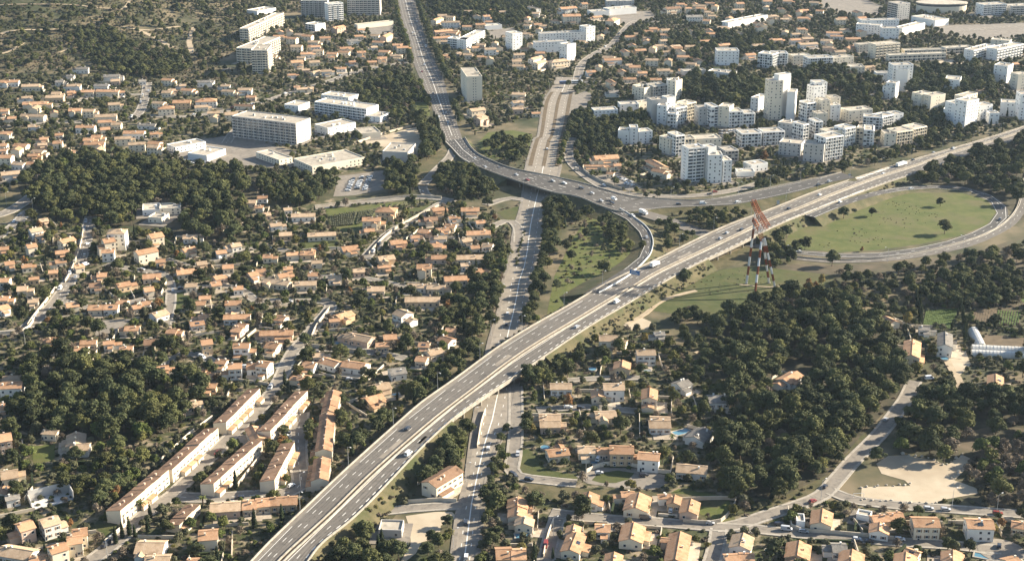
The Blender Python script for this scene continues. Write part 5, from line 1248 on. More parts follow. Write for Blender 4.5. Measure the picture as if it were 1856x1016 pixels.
for a in ((1236, 783, 11, 6, .5, 'blue pool under the trees beside the grey roofed house'), (619, 622, 8, 5, -.1, 'dark rectangular pool behind the retaining wall'), (988, 813, 5, 5, 0, 'round pool behind the cul-de-sac garage', True), (1074, 671, 5, 5, 0, 'round pool on the lawn below the motorway pines', True),
          (1395, 1001, 5, 5, 0, 'round pool in the corner garden by the lane', True), (1783, 1008, 9, 5, -.4, 'rectangular pool beside the turning circle'), (1712, 652, 5, 5, 0, 'round tank in the farm yard', True), (1170, 671, 7, 4, 0, 'blue pool in front of the tan twin house'), (1082, 838, 7, 3.5, 0, 'small pool behind the cul-de-sac houses'),
          (493, 512, 9, 5, .1, 'white rimmed pool on the middle slope'), (347, 516, 8, 5, .1, 'pale pool near the open grass plot'), (333, 609, 5, 5, 0, 'round covered pool beside the upper lane', True), (660, 454, 6, 3.5, .3, 'blue pool at the lane corner by the tiled villa'), (714, 715, 7, 4, .2, 'pool beside the house under the motorway trees'),
          (948, 971, 8, 5, .1, 'green pool in the plot by the pale lane')): pool(*a)

# ------------------------------------------------------------------ plants
def leafy(seed, clumps, leaf, dens, core=0.72, up=0.25):
    """many small leaf sprays laid round clumps of the crown"""
    r = np.random.RandomState(seed)
    V, F = [], []
    n0 = 0
    for (cx, cy, cz, rx, rz) in clumps:
        n = int(dens * rx * (rx + rz))
        d = r.normal(size=(n, 3)); d /= np.linalg.norm(d, axis=1)[:, None]
        d[:, 2] = np.where(d[:, 2] < -0.45, -d[:, 2], d[:, 2])
        rad = np.where(r.uniform(size=n) < .18, r.uniform(1.05, 1.38, n), r.uniform(0.74, 1.08, n))[:, None]
        c = np.array([cx, cy, cz]) + d * rad * np.array([rx, rx, rz])
        nn = d + r.normal(size=(n, 3)) * 0.55; nn[:, 2] += up; nn /= np.linalg.norm(nn, axis=1)[:, None]
        t = np.cross(nn, r.normal(size=(n, 3))); t /= np.linalg.norm(t, axis=1)[:, None]
        b = np.cross(nn, t)
        s = leaf * r.uniform(0.55, 1.25, n)[:, None]
        e = s * r.uniform(0.5, 1.0, n)[:, None]
        q = np.stack([c - t * s - b * e * .3, c + b * e * -1, c + t * s, c + b * e], 1)
        V.append(q.reshape(-1, 3)); F.append(np.arange(n * 4).reshape(-1, 4) + n0); n0 += n * 4
        # inner body
        k, m = 6, 4
        for i in range(m + 1):
            th = math.pi * i / m
            for j in range(k):
                ph = 2 * math.pi * j / k
                V.append(np.array([[cx + core * rx * math.sin(th) * math.cos(ph), cy + core * rx * math.sin(th) * math.sin(ph), cz + core * rz * math.cos(th)]]))
        for i in range(m):
            for j in range(k):
                F.append(np.array([[n0 + i * k + j, n0 + i * k + (j + 1) % k, n0 + (i + 1) * k + (j + 1) % k, n0 + (i + 1) * k + j]]))
        n0 += (m + 1) * k
    return np.concatenate(V), np.concatenate(F)

def mesh_np(name, V, F, mat, extra=None):
    me = bpy.data.meshes.new(name)
    V = [tuple(v) for v in V]; F = [tuple(int(i) for i in f) for f in F]
    mi = [0] * len(F)
    if extra is not None:
        n = len(V); V += extra.v; F += [tuple(i + n for i in f) for f in extra.f]; mi += [1] * len(extra.f)
    me.from_pydata(V, [], F)
    me.materials.append(MATS[mat])
    if extra is not None:
        me.materials.append(MATS['bark']); me.polygons.foreach_set('material_index', mi)
    me.update()
    return me

def trunk_mb(seed, h, r, limbs):
    """tapered, slightly leaning trunk with limbs up to the clumps"""
    R_ = random.Random(seed); mb = MB()
    lx, ly = R_.uniform(-.5, .5), R_.uniform(-.5, .5)
    p = [(0, 0, -0.3), (lx * .3, ly * .3, h * .35), (lx * .7, ly * .7, h * .7), (lx, ly, h)]
    for i in range(3): mb.bar(p[i], p[i + 1], r * (1 - i * .25), r * (1 - (i + 1) * .25), sides=6)
    for (cx, cy, cz) in limbs: mb.bar(p[2] if R_.random() < .5 else p[1], (cx * .8, cy * .8, cz - .2), r * .4, r * .12, sides=4)
    return mb

SPECIES = {}     # kind -> list of (crown mesh, trunk mesh, joined mesh, height, radius)
def add_species(kind, seed, clumps, leaf, dens, mat, th, tr, H, Rad, core=.72, up=.25):
    V, F = leafy(seed, clumps, leaf, dens, core, up)
    tb = trunk_mb(seed, th, tr, [c[:3] for c in clumps[::2]])
    crown = mesh_np('crown', V, F, mat)
    trunk = tb.mesh('trunk', 'bark')
    joined = mesh_np('tree', V, F, mat, tb)
    SPECIES.setdefault(kind, []).append((crown, trunk, joined, H, Rad))

def ring_clumps(seed, n, R, z0, z1, r0, r1, flat=0.8):
    g = random.Random(seed); out = []
    for i in range(n):
        t = i / (n - 1); z = z0 + (z1 - z0) * t
        prof = math.sin(math.pi * min(1, 0.28 + 0.72 * t)) ** 0.6
        a = i * 2.4 + g.uniform(-.8, .8); rr_ = R * prof * g.uniform(.45, 1.15)
        rad = g.uniform(r0, r1)
        out.append((rr_ * math.cos(a), rr_ * math.sin(a), z + g.uniform(-.4, .4), rad, rad * flat))
    out.append((g.uniform(-.6, .6), g.uniform(-.6, .6), z1 + .2, r0, r0 * flat)); out.append((0, 0, (z0 + z1) / 2 - .3, R * .45, (z1 - z0) * .32))
    return out
for k in range(8): add_species('pine', 10 + k, ring_clumps(10 + k, 11 + k % 5, 2.9 + .3 * (k % 3), 3.9, 8.2 + .3 * (k % 2), 1.25, 2.1, .62), .40, 36, 'leaf_pine', 6.5, .28, 10, 4.3)
for k in range(3): add_species('broadleaf', 30 + k, ring_clumps(30 + k, 11, 2.2, 2.0, 5.0, .9, 1.5, .85), .36, 40, 'leaf_green', 3.6, .18, 6.2, 3.1)
for k in range(3): add_species('olive', 40 + k, ring_clumps(40 + k, 10, 1.9, 1.5, 3.8, .8, 1.3, .85), .34, 40, 'leaf_olive', 2.6, .18, 4.8, 2.7)
for k in range(2): add_species('cypress', 50 + k, [(0, 0, .9 + i * .95, (1.05, 1.15, 1.1, 1.05, .95, .85, .7, .5, .3)[i] * .95, .95) for i in range(9)], .28, 70, 'leaf_cypress', 1.5, .15, 9.6, 1.1, .85, .1)
for k in range(2): add_species('yellow', 60 + k, ring_clumps(60 + k, 10, 1.9, 2.0, 5.4, .8, 1.3, .95), .34, 34, 'leaf_yellow' if k == 0 else 'leaf_rust', 4, .16, 6.6, 2.8, .5)
for k in range(2):      # bare winter trees: twig sprays, no solid body
    add_species('bare', 70 + k, ring_clumps(70 + k, 10, 2.1, 2.0, 4.6, .9, 1.4, .85), .30, 24, 'twig', 3.6, .2, 5.8, 3.0, .25)
for k in range(3): add_species('shrub', 80 + k, [(math.cos(a) * .7, math.sin(a) * .7, .55, .75, .65) for a in (0.3 + k, 2.2 + k, 4.4 + k)] + [(0, 0, .9, .8, .7)], .26, 46, ('leaf_green', 'leaf_olive', 'leaf_pine')[k], .5, .06, 1.6, 1.4, .8)
for k in range(2): add_species('scrub', 90 + k, [(math.cos(a) * .8, math.sin(a) * .8, .5, .8, .6) for a in (0.3 + k, 2.2 + k, 4.4 + k)], .28, 40, ('leaf_scrub', 'twig')[k], .5, .06, 1.3, 1.4, .7)
# palm: crown of arching fronds
def palm_meshes():
    mb = MB(); R_ = random.Random(5)
    for i in range(26):
        a = i * 2.399; el = R_.uniform(-.2, 1.0); L_ = R_.uniform(1.9, 2.6)
        prev = None
        for j in range(6):
            s = j / 5; x = L_ * s * math.cos(el * (1 - .4 * s)); z = 4.2 + L_ * s * math.sin(el) - 1.3 * s * s
            w = .28 * math.sin(math.pi * (.12 + .85 * s))
            c = (x * math.cos(a), x * math.sin(a), z); t = (-math.sin(a) * w, math.cos(a) * w)
            cur = ((c[0] + t[0], c[1] + t[1], z - .1), c, (c[0] - t[0], c[1] - t[1], z - .1))
            if prev: mb.quad(prev[0], prev[1], cur[1], cur[0]); mb.quad(prev[1], prev[2], cur[2], cur[1])
            prev = cur
    tk = MB(); tk.bar((0, 0, -.3), (0, 0, 2.2), .42, .36, 8); tk.bar((0, 0, 2.2), (0, 0, 4.3), .36, .5, 8)
    return mb.mesh('crown', 'leaf_green'), tk.mesh('trunk', 'bark')
pc, pt = palm_meshes()
SPECIES['palm'] = [(pc, pt, None, 5.6, 2.6)]

ITEMS = []       # (x, y, kind, variant, scale, rot, zone label)
tocc = np.zeros((GH, GW), np.uint8)
def put(x, y, kind, sc, zl, R_):
    ITEMS.append((x, y, kind, R_.randrange(len(SPECIES[kind])), sc, R_.uniform(0, 6.28), zl))

def in_frame(x, y, pad=60):
    px, py = project(x, y, 0)
    return -pad < px < 1856 + pad and -40 < py < 1016 + 110

def patchy(x, y):
    return math.sin(x * .031 + 1.3 * math.sin(y * .017)) + math.sin(y * .027 + 1.7 * math.sin(x * .021)) + .7 * math.sin((x + y) * .061) + .5 * math.sin((x - 1.4 * y) * .11)
CLUMP = ('on the scrub hill', 'on the triangle meadow', 'on the motorway verge', 'on the interchange banks')

def scatter(poly, spacing, mix, smin, smax, zl, seed, canopy=5.0, use_occ=True, mark=True):
    """dart throwing inside a polygon given by canopy pixels"""
    g = [place(px, py, canopy) for px, py in poly]
    R_ = random.Random(seed)
    xs = [p[0] for p in g]; ys = [p[1] for p in g]
    area = 0
    for i in range(len(g)):
        a, b = g[i], g[(i + 1) % len(g)]; area += a[0] * b[1] - b[0] * a[1]
    area = abs(area) / 2
    got = {}
    kinds = [k for k, w in mix for _ in range(w)]
    for _ in range(int(area / spacing ** 2 * 3.2)):
        x, y = R_.uniform(min(xs), max(xs)), R_.uniform(min(ys), max(ys))
        ins = False
        for i in range(len(g)):
            (ax, ay), (bx, by) = g[i], g[(i + 1) % len(g)]
            if (ay > y) != (by > y) and x < (bx - ax) * (y - ay) / (by - ay) + ax: ins = not ins
        if not ins or not in_frame(x, y) or (use_occ and not free(x, y)): continue
        kd = R_.choice(kinds)
        if zl in CLUMP and patchy(x, y) < (R_.uniform(-2.4, .6) if 'hill' in zl else R_.uniform(-.6, .9)): continue
        if seen(x, y) and (kd in ('pine', 'broadleaf', 'cypress', 'yellow', 'bare') or (kd == 'olive' and y > 900)): continue
        c = (int(x // spacing), int(y // spacing)); bad = False
        for i in (-1, 0, 1):
            for j in (-1, 0, 1):
                for q in got.get((c[0] + i, c[1] + j), ()):
                    if (q[0] - x) ** 2 + (q[1] - y) ** 2 < spacing ** 2 * .8: bad = True
        if bad: continue
        got.setdefault(c, []).append((x, y))
        put(x, y, kd, R_.uniform(smin, smax), zl, R_)
    if mark:
        for L_ in got.values():
            for x, y in L_:
                i, j = int(y - GY0), int(x - GX0)
                if 0 <= i < GH and 0 <= j < GW: tocc[max(0, i - 2):i + 3, max(0, j - 2):j + 3] = 1

P_ = (('pine', 14), ('broadleaf', 2), ('olive', 1), ('bare', 1)); PM = (('pine', 9), ('broadleaf', 2), ('cypress', 1)); MX = (('pine', 4), ('broadleaf', 3), ('olive', 2), ('bare', 1)); SC = (('scrub', 6), ('shrub', 3), ('olive', 1))
MXP = (('pine', 6), ('broadleaf', 3), ('bare', 1))
FORESTS = [
 ('40 320 95 290 150 270 230 290 290 300 330 305 420 300 450 330 440 370 455 400 430 440 380 425 335 412 330 375 285 365 240 372 245 400 190 405 130 400 60 370', 6.6, P_, .8, 1.5, 'in the dense pine wood below the slab block'),
 ('60 655 110 640 180 640 290 650 340 665 370 700 330 750 300 775 270 770 230 800 150 775 60 775 20 750 30 700', 7.2, P_, .9, 1.6, 'in the lower pine wood beside the terraces'),
 ('110 830 160 800 260 805 265 850 230 880 190 905 130 900 110 870', 5.6, MX, .7, 1.15, 'among the garden trees beside the terraces'),
 ('1290 600 1310 565 1370 545 1420 525 1490 520 1540 545 1580 570 1610 600 1640 670 1650 700 1600 720 1560 760 1550 790 1500 840 1420 885 1340 892 1310 850 1305 780 1320 700 1310 650', 6.0, P_, .75, 1.5, 'in the pine wood on the knoll beside the pylon'),
 ('1620 745 1660 690 1720 690 1780 700 1856 705 1930 710 1930 800 1856 790 1790 770 1740 785 1720 825 1660 812 1620 798', 7.0, P_, .85, 1.55, 'in the pine stand above the gravel lot'),
 ('1780 800 1930 790 1930 925 1800 912 1775 890 1760 868 1745 850 1765 820', 3.4, (('scrub', 6), ('bare', 3), ('broadleaf', 1)), .8, 1.5, 'in the brown thicket beside the gravel lot'),
 ('1645 306 1670 288 1720 268 1856 232 1940 210 1940 320 1856 300 1850 375 1832 350 1800 346 1740 328 1660 322', 6.6, P_, .8, 1.4, 'in the pine belt inside the motorway bend'),
 ('1420 482 1500 482 1600 480 1700 470 1780 452 1900 420 1900 540 1760 545 1690 545 1600 522 1540 502 1450 500', 4.4, (('scrub', 5), ('pine', 4), ('bare', 2), ('olive', 2)), .7, 1.1, 'in the scrub belt below the loop road'),
 ('1690 545 1760 545 1900 520 1900 500 1820 490 1720 500 1640 510', 5.5, P_, .7, 1.1, 'in the dark trees above the fields'),
 ('1340 345 1400 305 1480 300 1550 300 1600 283 1680 254 1740 232 1830 205 1830 218 1740 246 1600 288 1500 314 1400 336', 5.0, PM, .7, 1.1, 'in the tree belt between the white estate and the motorway'),
 ('800 565 830 520 870 480 900 440 925 440 908 520 898 600 868 645 820 688 770 710 740 738 690 788 640 818 620 800 680 765 720 725 790 655 850 605', 5.0, PM, .75, 1.15, 'in the tree belt between the houses and the motorway'),
 ('990 372 1010 352 1040 370 1015 420 995 470 990 520 968 590 955 570 982 490', 5.0, PM, .75, 1.2, 'along the avenue beside the triangle meadow'),
 ('1078 388 1120 383 1150 408 1162 438 1140 466 1112 438 1092 418', 5.2, P_, .65, 1.0, 'in the clump inside the slip road bend'),
 ('1185 378 1240 378 1330 376 1365 383 1290 408 1240 432 1195 452 1178 420', 6.5, P_, .6, .95, 'on the bank between the link road and the motorway'),
 ('790 302 850 295 893 322 888 345 830 352 795 335', 5.0, P_, .75, 1.1, 'on the mound beside the overpass'),
 ('762 200 788 228 798 268 770 284 758 240', 4.6, PM, .8, 1.2, 'along the boulevard above the mound'), ('700 292 750 290 758 330 740 345 700 342 688 312', 5.0, PM, .8, 1.1, 'around the shaded car park'),
 ('120 62 180 42 222 60 242 80 300 92 335 108 312 132 250 132 190 126 158 96', 6.0, P_, .7, 1.05, 'in the dark wood on the scrub hill'),
 ('770 -8 935 -8 1000 12 930 42 850 28 790 22', 6.5, PM, .8, 1.1, 'in the far woods behind the town'), ('1080 52 1200 62 1320 55 1425 70 1400 92 1300 86 1250 112 1170 72', 6.5, PM, .8, 1.1, 'in the far woods behind the town'),
 ('1245 128 1300 130 1392 142 1380 182 1330 182 1250 176 1232 160', 7.4, MXP, .8, 1.55, 'in the wood inside the white estate'), ('1440 128 1500 120 1600 148 1592 205 1560 205 1530 165 1445 152', 7.4, MXP, .8, 1.55, 'in the wood inside the white estate'),
 ('1660 128 1722 110 1800 120 1812 162 1740 192 1680 182 1640 162', 7.4, MXP, .8, 1.55, 'in the wood between the eastern flats'), ('1640 180 1740 200 1720 240 1620 270 1600 220', 6.0, PM, .7, 1.1, 'in the wood between the eastern flats'),
 ('1030 208 1100 190 1182 202 1182 242 1100 272 1058 252 1030 232', 5.6, PM, .8, 1.15, 'between the avenue and the white estate'), ('470 305 530 322 600 302 622 330 560 362 470 362', 5.6, PM, .8, 1.1, 'around the shaded car park'),
 ('865 265 890 242 930 240 958 248 950 285 890 280', 5.2, (('pine', 3), ('scrub', 2), ('shrub', 2), ('olive', 2)), .7, 1.0, 'on the green island of the interchange'), ('970 640 1000 602 1050 600 1060 640 1020 680 965 690 930 690', 5.2, PM, .8, 1.15, 'in the clump under the motorway viaduct'),
 ('715 850 760 805 815 765 850 770 872 800 860 835 800 850 760 870', 5.2, P_, .8, 1.2, 'in the pines between the motorway and the avenue'), ('600 960 640 945 700 965 740 960 720 1010 600 1060 545 1040', 5.4, PM, .8, 1.2, 'in the pines at the motorway foot'),
 ('880 880 905 850 925 770 938 720 930 800 925 900 915 990 880 1030 868 1016 872 930', 4.6, MX, .6, 1.05, 'along the avenue verge'), ('1100 520 1200 490 1240 478 1250 490 1180 535 1120 560', 5.0, P_, .8, 1.1, 'on the motorway verge above the gravel track'),
 ('1380 420 1440 408 1472 412 1480 440 1420 470 1395 480', 5.0, PM, .8, 1.15, 'beside the motorway near the pylon'), ('1420 500 1500 505 1540 520 1480 520 1420 522 1400 512', 3.6, (('scrub', 3), ('yellow', 1), ('shrub', 3)), .8, 1.3, 'in the pale reeds by the pylon'),
 ('1255 550 1300 555 1285 580 1215 575', 5.2, P_, .8, 1.05, 'at the corner of the pylon meadow'), ('630 155 740 130 780 180 745 215 690 210', 5.6, MX, .8, 1.1, 'in the school park'),
]
for s in ('1392 690 1440 655 1478 660 1474 690 1440 735 1395 730', '1500 860 1560 800 1610 760 1600 780 1540 850 1500 880'): occupy([place(*p) for p in PP(s)])
for i, (s, sp, mix, a, b, zl) in enumerate(FORESTS): scatter(PP(s), sp, mix, a, b, zl, 300 + i)
FORESTS2 = [('1490 512 1540 500 1600 522 1690 545 1665 562 1600 565 1570 562 1520 538', 5.6, MX, .6, 1.0, 'in the scrub above the farm'), ('1190 590 1290 590 1305 660 1310 760 1285 780 1255 700 1200 640', 7.5, PM, .6, 1.1, 'in the shade beside the knoll wood'), ('1500 780 1560 750 1600 740 1560 800 1500 850 1470 860', 8, PM, .5, .9, 'on the grass slope'), ('800 930 832 918 826 1016 815 1040 750 1040 770 985', 5.5, MX, .6, 1.0, 'beside the gravel lot by the avenue'), ('985 360 1030 352 1075 372 1050 400 1010 380', 5, P_, .6, .95, 'on the bank below the overpass'), ('1030 262 1060 252 1110 275 1090 300 1050 290', 5, MX, .6, .9, 'above the overpass car park')]
for i, (s, sp, mix, a, b, zl) in enumerate(FORESTS2): scatter(PP(s), sp, mix, a, b, zl, 380 + i)
# single trees that stand out: pixel of the foot
SINGLES = [('pine', 1529, 396, 1.0, 'round dark tree on the loop meadow with a long shadow'), ('pine', 1580, 392, .7, 'small round tree in the middle of the loop meadow'), ('pine', 1704, 374, .75, 'dark tree on the far side of the loop meadow'), ('pine', 1712, 424, 1.15, 'broad dark tree near the loop road bend'),
 ('shrub', 1548, 383, 1.6, 'small bush on the loop meadow near the motorway'), ('yellow', 1562, 456, .6, 'little rusty tree at the edge of the loop road'), ('pine', 1508, 482, 1.2, 'pine standing below the pale outer road'), ('pine', 1094, 497, 1.05, 'spreading tree on the triangle meadow'), ('pine', 1165, 452, .75, 'tree in the crook of the slip road'),
 ('yellow', 1385, 292, 1.5, 'large orange autumn tree in front of the white estate'), ('yellow', 530, 330, 1.25, 'tall yellow poplar by the low hall'), ('yellow', 322, 470, 1.1, 'yellow poplar beside a tan roofed house'), ('yellow', 1645, 590, 1.4, 'pale yellow tree at the farm'), ('yellow', 1030, 735, 1.1, 'rusty autumn tree in front of a tan house'), ('yellow', 965, 785, .9, 'orange tree by the avenue lane'),
 ('yellow', 1035, 618, .9, 'golden tree among the motorway pines'), ('bare', 1755, 105, 2.2, 'broad bare plane tree at the sand lot'), ('yellow', 1752, 125, 1.2, 'red and yellow tree by the sand lot'), ('palm', 255, 925, 1.15, 'tall palm in front of the long terrace'), ('palm', 368, 915, 1.0, 'palm at the end of the middle terrace'), ('palm', 1174, 932, .9, 'palm beside the gabled corner house'), ('palm', 1218, 800, .8, 'palm by the blue pool'), ('palm', 88, 1010, .9, 'palm beside the stepped white houses'),
 ('pine', 1055, 938, 1.2, 'dense round pine over the lane wall'), ('cypress', 38, 852, .9, 'slim cypress on the walled lawn'), ('cypress', 808, 393, .85, 'dark cypress by the lane villa'), ('cypress', 538, 375, .9, 'cypress at the car park lane'), ('cypress', 515, 405, 1.1, 'broad cypress beside the white bungalow'), ('cypress', 970, 1010, .7, 'cypress beside the green pool'), ('cypress', 385, 632, .8, 'cypress in the upper slope garden'),
 ('cypress', 1622, 655, 1.1, 'tall cypress beside the farmhouse'), ('cypress', 1612, 625, .8, 'second cypress behind the farmhouse'), ('cypress', 1668, 585, 1.2, 'cypress beside the green rows'), ('cypress', 1825, 212, .9, 'cypress against the white block'), ('cypress', 1464, 1000, .7, 'cypress in front of the gabled house by the pool'), ('pine', 160, 600, 1.0, 'umbrella pine over the small car park'), ('pine', 180, 608, 1.15, 'largest umbrella pine over the small car park'), ('pine', 130, 598, .9, 'umbrella pine beside the crossroads wall'), ('pine', 100, 596, .85, 'umbrella pine at the crossroads'),
 ('cypress', 210, 985, .95, 'dark spruce by the bottom lane wall'), ('cypress', 222, 975, .9, 'dark spruce by the bottom lane wall'), ('cypress', 235, 970, 1.0, 'dark spruce by the bottom lane wall'), ('olive', 295, 935, 1.3, 'grey green tree at the terrace corner'), ('pine', 1030, 158, .8, 'round tree on the traffic island by the buses'), ('pine', 1240, 512, 1.05, 'tree beside the motorway lanes near the pylon'), ('pine', 1195, 1010, .4, 'low pine in the front garden'), ('cypress', 1002, 1012, .6, 'clipped green cone by the lane'),
 ('pine', 30, 905, 1.0, 'pine beside the roofless concrete shell'), ('pine', 305, 640, 1.2, 'large pine over the lower lane'), ('pine', 1810, 905, 1.15, 'big round tree beside the gravel lot road'), ('pine', 1590, 838, .9, 'pine at the mouth of the gravel lot')]
SING = []
for k, px, py, sc, lab in SINGLES:
    x, y = place(px, py); SING.append((x, y, k, sc, lab))
    i, j = int(y - GY0), int(x - GX0); tocc[max(0, i - 2):i + 3, max(0, j - 2):j + 3] = 1
# avenue and boulevard rows
def row(px, kind, spacing, s0, s1, zl, seed):
    c = resample([place(*p) for p in px], step=spacing); R_ = random.Random(seed)
    for x, y in c: put(x + R_.uniform(-1, 1), y + R_.uniform(-1, 1), kind, R_.uniform(s0, s1), zl, R_)
row(PP('756 5 768 40 780 75 796 110 812 145'), 'pine', 7, .6, 1.0, 'along the boulevard', 21); row(PP('716 5 724 40 738 80 746 112'), 'broadleaf', 7, .8, 1.2, 'along the boulevard', 22); row(PP('760 155 778 195'), 'broadleaf', 7, .8, 1.2, 'along the boulevard', 23); row(PP('822 190 834 225'), 'pine', 6, .6, .9, 'along the boulevard', 24); row(PP('772 40 784 75 800 110 815 145'), 'pine', 8, .5, .8, 'along the boulevard', 1); row(PP('735 80 745 118'), 'pine', 8, .6, .8, 'along the boulevard', 2)
row(PP('788 215 797 245 806 262'), 'cypress', 4, .8, 1.1, 'along the boulevard', 3); row(PP('1015 300 1022 262 1034 230'), 'broadleaf', 7, .7, 1.0, 'along the upper avenue', 4)
row(PP('936 480 942 450 950 420'), 'shrub', 4, .6, 1.0, 'along the avenue median', 5); row(PP('1660 545 1665 560 1668 590'), 'cypress', 4, .7, 1.1, 'along the green rows', 6); row(PP('1742 560 1748 590 1750 620'), 'cypress', 4, .6, 1.0, 'along the field edge', 7)
row(PP('1765 655 1800 660 1856 668 1900 672'), 'cypress', 5, .35, .6, 'along the greenhouse', 8); row(PP('1760 583 1856 605'), 'shrub', 3, 1.2, 1.8, 'along the field edge', 9)
row(PP('992 385 990 430 981 492 971 515 964 550 955 590'), 'pine', 7, .65, 1.1, 'along the avenue beside the triangle meadow', 11); row(PP('880 900 893 850 905 815 920 785'), 'pine', 9, .4, .7, 'along the avenue verge', 12)
# gardens: everywhere that is still free
occ2 = occ
def garden(poly, sp, mix, a, b, zl, seed, canopy=2.0):
    global occ
    keep = occ; occ = keep | (tocc > 0)
    scatter(poly, sp, mix, a, b, zl, seed, canopy)
    occ = keep
GM = (('pine', 6), ('broadleaf', 12), ('olive', 11), ('bare', 8), ('cypress', 2), ('shrub', 8), ('yellow', 1))
ZG = [('-80 430 60 395 440 440 470 380 700 365 830 365 920 400 925 470 890 590 800 680 700 760 600 860 470 1010 380 1120 -150 1120 -150 600', 'in the gardens of the hillside houses'),
      ('940 640 1060 600 1180 590 1260 650 1310 720 1310 800 1330 890 1500 905 1860 945 1980 950 1980 1120 800 1120 860 900 930 720', 'in the gardens beyond the motorway'),
      ('1560 560 1760 545 1900 560 1900 720 1640 720 1620 640', 'in the farm gardens')]
for i, (s, zl) in enumerate(ZG):
    garden(PP(s), 6.3 if i < 2 else 11, GM, .45, 1.1, zl, 500 + i); garden(PP(s), 3.5, (('shrub', 5), ('scrub', 2), ('olive', 1)), .5, 1.05, zl, 520 + i, 1)
ZU_ = [('-80 140 120 130 440 150 460 200 420 330 330 300 100 290 40 330 -80 400', 'in the gardens under the scrub hill'), ('440 -10 720 -10 740 110 780 200 760 300 600 305 560 320 330 300 440 200', 'in the gardens beside the boulevard'),
       ('760 -10 1000 -10 1300 -20 1500 -20 1700 -20 1950 -20 1950 240 1870 220 1600 290 1400 330 1180 360 1040 300 1000 200 860 240 790 100', 'in the gardens of the upper town'), ('1900 900 1900 940 1500 900', 'by the gravel lot')]
for i, (s, zl) in enumerate(ZU_):
    garden(PP(s), 8.6 if i < 2 else 7.8, (('pine', 6), ('broadleaf', 5), ('olive', 5), ('bare', 2), ('cypress', 1)), .5, .9, zl, 540 + i, 3); garden(PP(s), 5.5, (('shrub', 4), ('olive', 2)), .7, 1.2, zl, 560 + i, 1)
garden(PP('-80 -30 440 -30 440 150 120 128 -80 140'), 3.4, (('scrub', 10), ('shrub', 5), ('pine', 2), ('olive', 2)), .4, 1.1, 'on the scrub hill', 580, 1)
garden(PP('745 300 900 290 960 240 1000 350 900 440 880 400 770 350'), 5.0, (('scrub', 4), ('shrub', 3), ('pine', 2)), .6, 1.0, 'on the interchange banks', 581, 1)
garden(PP('1180 480 1420 420 1440 480 1400 540 1180 560'), 6, (('scrub', 4), ('shrub', 3)), .5, 1.0, 'on the motorway verge', 582, 1)
garden(PP('1010 420 1060 385 1100 395 1110 440 1060 470 1010 540 985 590'), 7.5, (('pine', 3), ('scrub', 4), ('bare', 3), ('shrub', 3)), .5, .95, 'on the triangle meadow', 586, 3)
garden(PP('1040 380 1190 380 1180 480 1040 540 990 590'), 5.5, (('shrub', 3), ('scrub', 5), ('olive', 1)), .4, 1.0, 'on the triangle meadow', 583, 1)
garden(PP('600 985 700 885 740 868 790 850 720 930 650 1010'), 4.0, (('scrub', 3), ('shrub', 4), ('olive', 1)), .5, 1.0, 'on the verge below the motorway', 585, 1)
garden(PP('930 815 1000 815 1060 870 1200 885 1330 905 1340 950 1200 905 930 870'), 5, (('shrub', 3), ('scrub', 2)), .3, .7, 'on the rough lawns by the oval island', 587, 0)
garden(PP('1310 890 1560 780 1620 700 1640 760 1540 860 1340 940'), 4.5, (('scrub', 4), ('shrub', 4), ('pine', 1)), .5, .9, 'on the grass slope', 584, 1)
R_ = random.Random(91)      # tussocks on the meadows
for s_, n_, zl_ in (('1440 440 1475 398 1575 364 1640 352 1740 352 1800 380 1788 404 1670 438 1520 452', 110, 'on the loop meadow'), ('1200 560 1240 518 1330 490 1420 492 1400 525 1330 548 1270 562', 60, 'on the pylon meadow')):
    g_ = [place(*p) for p in PP(s_)]; k_ = 0
    for _ in range(6000):
        x_, y_ = R_.uniform(min(p[0] for p in g_), max(p[0] for p in g_)), R_.uniform(min(p[1] for p in g_), max(p[1] for p in g_))
        ins = False
        for i in range(len(g_)):
            (ax, ay), (bx, by) = g_[i], g_[(i + 1) % len(g_)]
            if (ay > y_) != (by > y_) and x_ < (bx - ax) * (y_ - ay) / (by - ay) + ax: ins = not ins
        if ins and patchy(x_ * 1.7, y_ * 1.7) > R_.uniform(.2, 1.6):
            put(x_, y_, R_.choice(('scrub', 'shrub')), R_.uniform(.18, .42), zl_, R_); k_ += 1
            if k_ > n_: break
BANK = {}
R_ = random.Random(77)      # fringe on the earth banks of the motorway
for A, s in ((L, 1), (R, -1)):
    for i in range(0, NS, 1):
        if any(a - 1 <= i <= b for a, b in SPANS): continue
        for q in range(4):
            if R_.random() > .6: continue
            d_ = R_.uniform(1.2, 7.5); B_ = offset_line(A[max(0, i - 1):i + 2], s * d_); p_ = B_[min(1, len(B_) - 1)]
            x_, y_ = p_[0] + R_.uniform(-2, 2), p_[1] + R_.uniform(-2, 2)
            BANK[(x_, y_)] = max(0.0, A[i][2] - .1 - d_ / 1.3)
            put(x_, y_, R_.choice(('shrub', 'scrub', 'scrub', 'shrub')), R_.uniform(.4, .95), 'on the motorway bank', R_)

